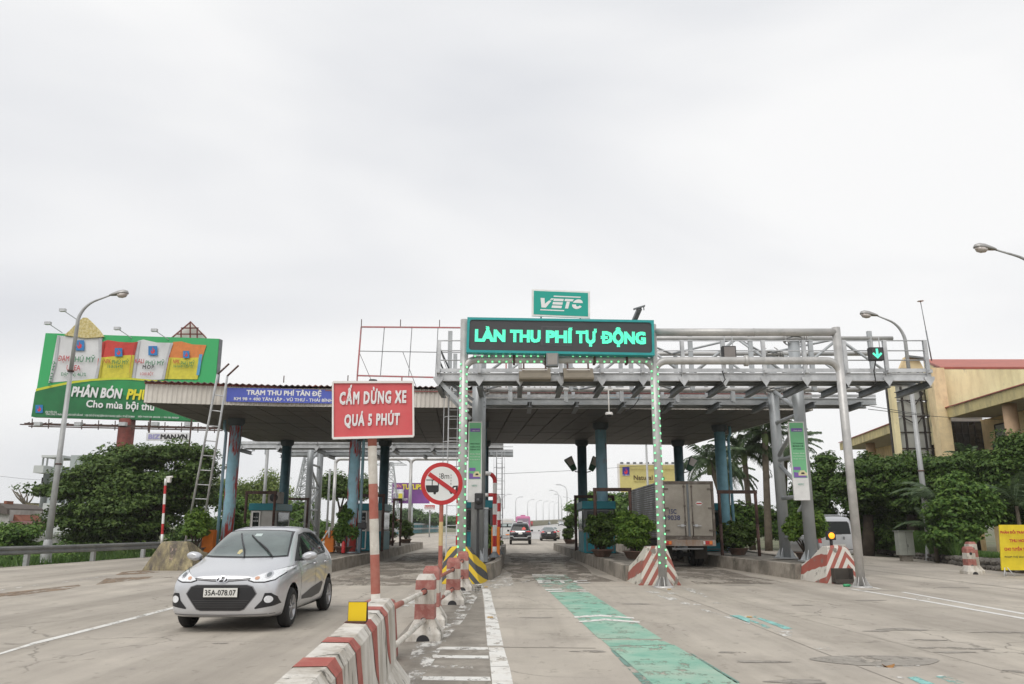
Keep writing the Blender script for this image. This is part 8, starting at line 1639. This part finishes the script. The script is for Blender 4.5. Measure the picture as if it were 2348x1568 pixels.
for i in range(5): x = xa + (xb - xa) * i / 4; b = MB(); b.bx((x - .05, 47.5 + (.5 if i in (0, 4) else 0), zb_), (x + .05, 47.7 + (.5 if i in (0, 4) else 0), zt)); b.build('mullion', wframe, bl_)
for j in range(7):
    z = zb_ + (zt - zb_) * j / 6; b = MB(); b.bx((xa, 47.55, z - .03), (xb, 47.62, z + .03)); b.build('transom', wframe, bl_)
for (p, q) in (((700, 690), (800, 740)), ((830, 750), (930, 600)), ((665, 660), (770, 540)), ((830, 540), (920, 600)), ((700, 920), (850, 1000)), ((850, 1000), (950, 860))): b = MB(); b.bar(ep(*p, 47.45), ep(*q, 47.45), .06, .06); b.build('glazing_bar', wframe, bl_)
b = MB(); b.bx((xa, 47.9, zb_ - 3), (xb, 50, zb_)); b.build('tower_base', wall_y, bl_)
# little pediment over the tower
quadwall([(640, 290), (700, 150), (760, 150), (870, 170), (940, 300)], 48.4, wall_o, 'pediment', .3); b = MB(); b.bar(ep(720, 148, 48.3), ep(950, 175, 48.3), .5, .12); b.build('pediment_roof', grey_d, bl_)
# forecourt roofs: fascia, soffit and lean-to sheet running along the road side of the building
def wing(xa, ya, xb, yb_, wd):
    zl, zh = 7.62, 8.2; n = Vector((1, 0, 0)); A_, B_ = Vector((xa, ya, 0)), Vector((xb, yb_, 0)); q = lambda p, dx, z: Vector((p.x + dx, p.y, z))
    b = MB(); b.hexa([q(A_, 0, zl), q(B_, 0, zl), q(B_, .15, zl), q(A_, .15, zl), q(A_, 0, zh), q(B_, 0, zh), q(B_, .15, zh), q(A_, .15, zh)]); b.build('fascia', trim_y, bl_)
    b = MB(); b.hexa([A_ + Vector((.16, 0, zl)), A_ + Vector((wd, 0, zl)), A_ + Vector((wd, .15, zl)), A_ + Vector((.16, .15, zl)), A_ + Vector((.16, 0, zh)), A_ + Vector((wd, 0, zh)), A_ + Vector((wd, .15, zh)), A_ + Vector((.16, .15, zh))]); b.build('fascia', trim_y, bl_)
    b = MB(); b.hexa([q(A_, .16, zl + .05), q(B_, .16, zl + .05), q(B_, wd, zl + .05), q(A_, wd, zl + .05), q(A_, .16, zl + .15), q(B_, .16, zl + .15), q(B_, wd, zl + .15), q(A_, wd, zl + .15)]); b.build('soffit', soff_g, bl_)
    b = MB(); b.hexa([q(A_, -.1, zh + .01), q(B_, -.1, zh + .01), q(B_, wd, zh + .82), q(A_, wd, zh + .82), q(A_, -.1, zh + .06), q(B_, -.1, zh + .06), q(B_, wd, zh + .88), q(A_, wd, zh + .88)]); b.build('lean_to_roof', roof_r, bl_)
wing(24.6, 31.0, 25.4, 45.2, 3.4); wing(25.3, 50.6, 27.2, 64.7, 3.4)
def wbox(xa, ya, xb, yb_, D, m, name, th=.3): a, c = ep(xa, yb_, D), ep(xb, ya, D); b = MB(); b.bx((a.x, D, a.z), (c.x, D + th, c.z)); return b.build(name, m, bl_), a, c
b = MB(); b.bx((28.0, 31, 0), (28.3, 46.4, 7.66)); b.build('road_side_wall', wall_o, bl_); b = MB(); b.bx((29.6, 50.6, 0), (29.9, 63.5, 7.66)); b.build('road_side_wall', wall_o, bl_)
b = MB(); b.bx((29.6, 63.3, 0), (36, 63.6, 7.66)); b.build('end_wall', wall_o, bl_)
def win(xa, ya, xb, yb_, D, nx, ny, gm_, name='window'):
    a, c = ep(xa, yb_, D), ep(xb, ya, D); b = MB(); e = .06; dx, dz = (c.x - a.x) / nx, (c.z - a.z) / ny
    for i in range(nx + 1): b.bx((a.x + i * dx - e / 2, D - .08, a.z - e / 2), (a.x + i * dx + e / 2, D - .001, c.z + e / 2))
    for j in range(ny + 1): b.bx((a.x, D - .07, a.z + j * dz - e / 2), (c.x, D - .002, a.z + j * dz + e / 2))
    w_ = b.build(name, wframe, bl_)
    for i in range(nx):
        for j in range(ny): b = MB(); b.bx((a.x + i * dx + e / 2, D - .04, a.z + j * dz + e / 2), (a.x + (i + 1) * dx - e / 2, D - .01, a.z + (j + 1) * dz - e / 2)); b.build('pane', gm_, w_)
def swin(X, ya, yb_, z0, z1, n, gm_):   # window in a wall that faces the road
    b = MB(); dy = (yb_ - ya) / n
    for i in range(n + 1): b.bx((X - .06, ya + i * dy - .04, z0), (X - .001, ya + i * dy + .04, z1))
    b.bx((X - .055, ya, z0 - .04), (X - .002, yb_, z0 + .04)); b.bx((X - .055, ya, z1 - .04), (X - .002, yb_, z1 + .04)); w_ = b.build('window', wframe, bl_)
    for i in range(n): b = MB(); b.bx((X - .03, ya + i * dy + .04, z0 + .04), (X - .01, ya + (i + 1) * dy - .04, z1 - .04)); b.build('pane', gm_, w_)
dgl = mat('dark_window_glass', (.055, .05, .045), rough=.1, spec=.9, var=.6, vscale=1.3); tgl = mat('teal_window_glass', (.12, .20, .21), rough=.1, spec=.9)
win(1215, 965, 1640, 1400, 46.3, 6, 3, dgl, 'window_wall'); wbox(1205, 850, 1660, 964, 46.3, soff_g, 'lintel'); wbox(1215, 1401, 1660, 1900, 46.4, wall_o, 'rear_wall')
swin(28.0, 43.5, 45.3, 4.3, 6.15, 4, tgl); swin(28.0, 43.8, 44.9, 6.3, 7.2, 1, mat('pale_blind', (.34, .36, .34), rough=.4)); swin(28.0, 37.5, 40.5, 4.3, 6.6, 4, tgl); swin(29.6, 55, 57, 4.6, 6.4, 3, dgl)
for x_, y_ in ((25.75, 39.9), (25.4, 33.6), (26.2, 51.9), (27.4, 59.6)):
    b = MB(); b.tube([(x_, y_, 0), (x_, y_, 7.66)], .34, 18); b.build('round_column', MATS.get('column_peach') or mat('column_peach', (.58, .40, .25), rough=.85, dirt=(.45, .30, .19), damt=.4, streak=5), bl_)
# lower storeys hidden behind the hedge
b = MB(); b.bx((28.3, 46.5, 0), (34, 46.7, 5)); b.build('lower_wall', wall_o, bl_)
# antenna
q = ep(1035, 195, 52); tp = P(2109.5, 690, 52); t = thing('roof_antenna', 'thin antenna mast with a small disc on the red roof ridge', 'antenna', q); b = MB(); b.tube([q, q.lerp(tp, .5)], .05, 6); b.tube([q.lerp(tp, .5), tp], .03, 6); b.build('mast', grey_d, t); b = MB(); b.lathe([(0, .08), (.18, .04), (.22, -.02), (0, -.03)], tp, 12); b.build('disc', whtb, t)
# ================================================================ left: white block, small houses
def f1(x, y): return (x / 3.909, (1700 + y / 2.24) / 1.745)
D = 95; t = thing('apartment_house', 'pale grey and white multi storey house behind the spreading tree', 'building', P(150, 1200, D).xy.to_3d()); wp = mat('pale_wall', (.58, .60, .59), rough=.9, var=.04); wg = mat('grey_blue_wall', (.42, .46, .46), rough=.9, var=.05)
def fb(xa, ya, xb, yb_, m, name, dep=5, D_=D, zb_=None): a, c = P(*f1(xa, yb_), D_), P(*f1(xb, ya), D_); b = MB(); b.bx((a.x, D_, a.z if zb_ is None else zb_), (c.x, D_ + dep, c.z)); return b.build(name, m, t)
fb(555, 270, 830, 900, wg, 'wall', 7, D, 0); fb(390, 375, 556, 900, wg, 'wall', 6, D + .2, 0); fb(345, 430, 392, 760, wp, 'wall', 5, D + .3, 0); fb(345, 700, 900, 1000, wp, 'wall', 5, D - .2, 0)
fb(370, 270, 556, 290, wp, 'roof', 5); fb(295, 362, 392, 428, wp, 'balcony', 2, D - 1.5); fb(370, 290, 380, 375, wp, 'pillar', .4); fb(408, 288, 420, 375, wp, 'pillar', .4); fb(480, 288, 492, 375, wp, 'pillar', .4); fb(545, 288, 556, 375, wp, 'pillar', .4)
fb(745, 318, 820, 420, wframe, 'window', .3, D - .31); fb(755, 330, 812, 412, wglass, 'window', .3, D - .33); fb(368, 470, 380, 520, wframe, 'window', .2, D + .08)
hw = mat('lime_washed_wall', (.52, .50, .48), rough=.9, dirt=(.33, .31, .29), damt=.42, dscale=.6, streak=2); tile = mat('clay_tiles', (.25, .095, .06), rough=.9, var=.2, vscale=2); tiled = mat('old_brown_roof', (.13, .11, .10), rough=.9)
D = 58; t = thing('small_house', 'white house with red brick gable and tiled roofs at the far left', 'house', P(10, 1250, D).xy.to_3d())
def hb(xa, ya, xb, yb_, m, name, dep=4, off=0, zb_=None): a, c = P(*f1(xa, yb_), D + off), P(*f1(xb, ya), D + off); b = MB(); b.bx((a.x, D + off, a.z if zb_ is None else zb_), (c.x, D + off + dep, c.z)); return b.build(name, m, t)
hb(-160, 760, 92, 860, hw, 'wall', 4, 0, 0); hb(30, 680, 62, 722, tile, 'chimney', .8, .5)
b = MB(); b.extr([P(*f1(*p), D - .3) for p in ((-160, 690), (0, 705), (62, 745), (62, 800), (-160, 775))], (0, 4.5, 0)); b.build('roof', tiled, t); b = MB(); b.extr([P(*f1(*p), D + .5) for p in ((85, 855), (92, 770), (170, 850), (175, 860))], (0, 3, 0)); b.build('gable', tile, t); b = MB(); b.extr([P(*f1(*p), D - 1) for p in ((90, 860), (180, 862), (250, 912), (240, 930), (100, 880))], (0, 3, 0)); b.build('lean_to_roof', mat('mauve_roof', (.22, .10, .10), rough=.9), t)
hb(50, 930, 150, 1040, hw, 'annex_wall', 2, -5, 0); hb(150, 930, 240, 1010, tiled, 'annex_wall', 2, -3, 0)
D = 100; t = thing('yellow_shed', 'small far yellow building between the left trees', 'building', P(66, 1150, D).xy.to_3d()); hb(230, 705, 300, 760, wall_y, 'wall', 3, 0, 0); hb(225, 698, 305, 708, mat('shed_roof', (.12, .10, .05)), 'roof', 3.4, -.2)
D = 48; t = thing('grey_heap', 'grey sloping canvas roof behind the guard rail left of the lamp post', 'shed', P(80, 1265, D).xy.to_3d()); b = MB(); b.extr([P(*f1(*p), D) for p in ((180, 1080), (330, 990), (480, 980), (520, 1100))], (0, 3, 0)); b.build('roof', mat('grey_canvas', (.27, .27, .25), rough=.9, var=.15), t)
D = 46; t = thing('blue_tarpaulin', 'blue tarpaulin low behind the guard rail at the left edge', 'tarpaulin', P(5, 1262, D).xy.to_3d()); b = MB(); b.extr([P(*f1(*p), D) for p in ((-60, 1060), (0, 1062), (55, 1092), (55, 1120), (-60, 1120))], (0, 1.5, 0)); b.build('sheet', mat('tarp_blue', (.08, .22, .45), rough=.6), t)
# red container behind the booth frames on the left
D = 160; p, q = P(893, 1203, D), P(914, 1190, D); t = thing('freight_container', 'orange red freight container far behind the blue booth', 'container', p); b = MB(); b.bx((p.x, D, p.z - 1), (q.x, D + 2.5, q.z)); b.build('box', mat('container_red', (.42, .10, .05), var=.1), t)
# ================================================================ thin humid air
b = MB(); b.bx((-420, -30, -1.2), (420, 760, 34)); hz = b.build('haze', [], kind='stuff'); hm_ = bpy.data.materials.new('haze_air'); hm_.use_nodes = True; t_ = hm_.node_tree; t_.nodes.clear()
v_ = t_.nodes.new('ShaderNodeVolumePrincipled'); v_.inputs['Color'].default_value = (.98, .985, .99, 1); v_.inputs['Density'].default_value = .0003; v_.inputs['Anisotropy'].default_value = .2
o_ = t_.nodes.new('ShaderNodeOutputMaterial'); t_.links.new(v_.outputs[0], o_.inputs['Volume']); hz.data.materials.append(hm_)
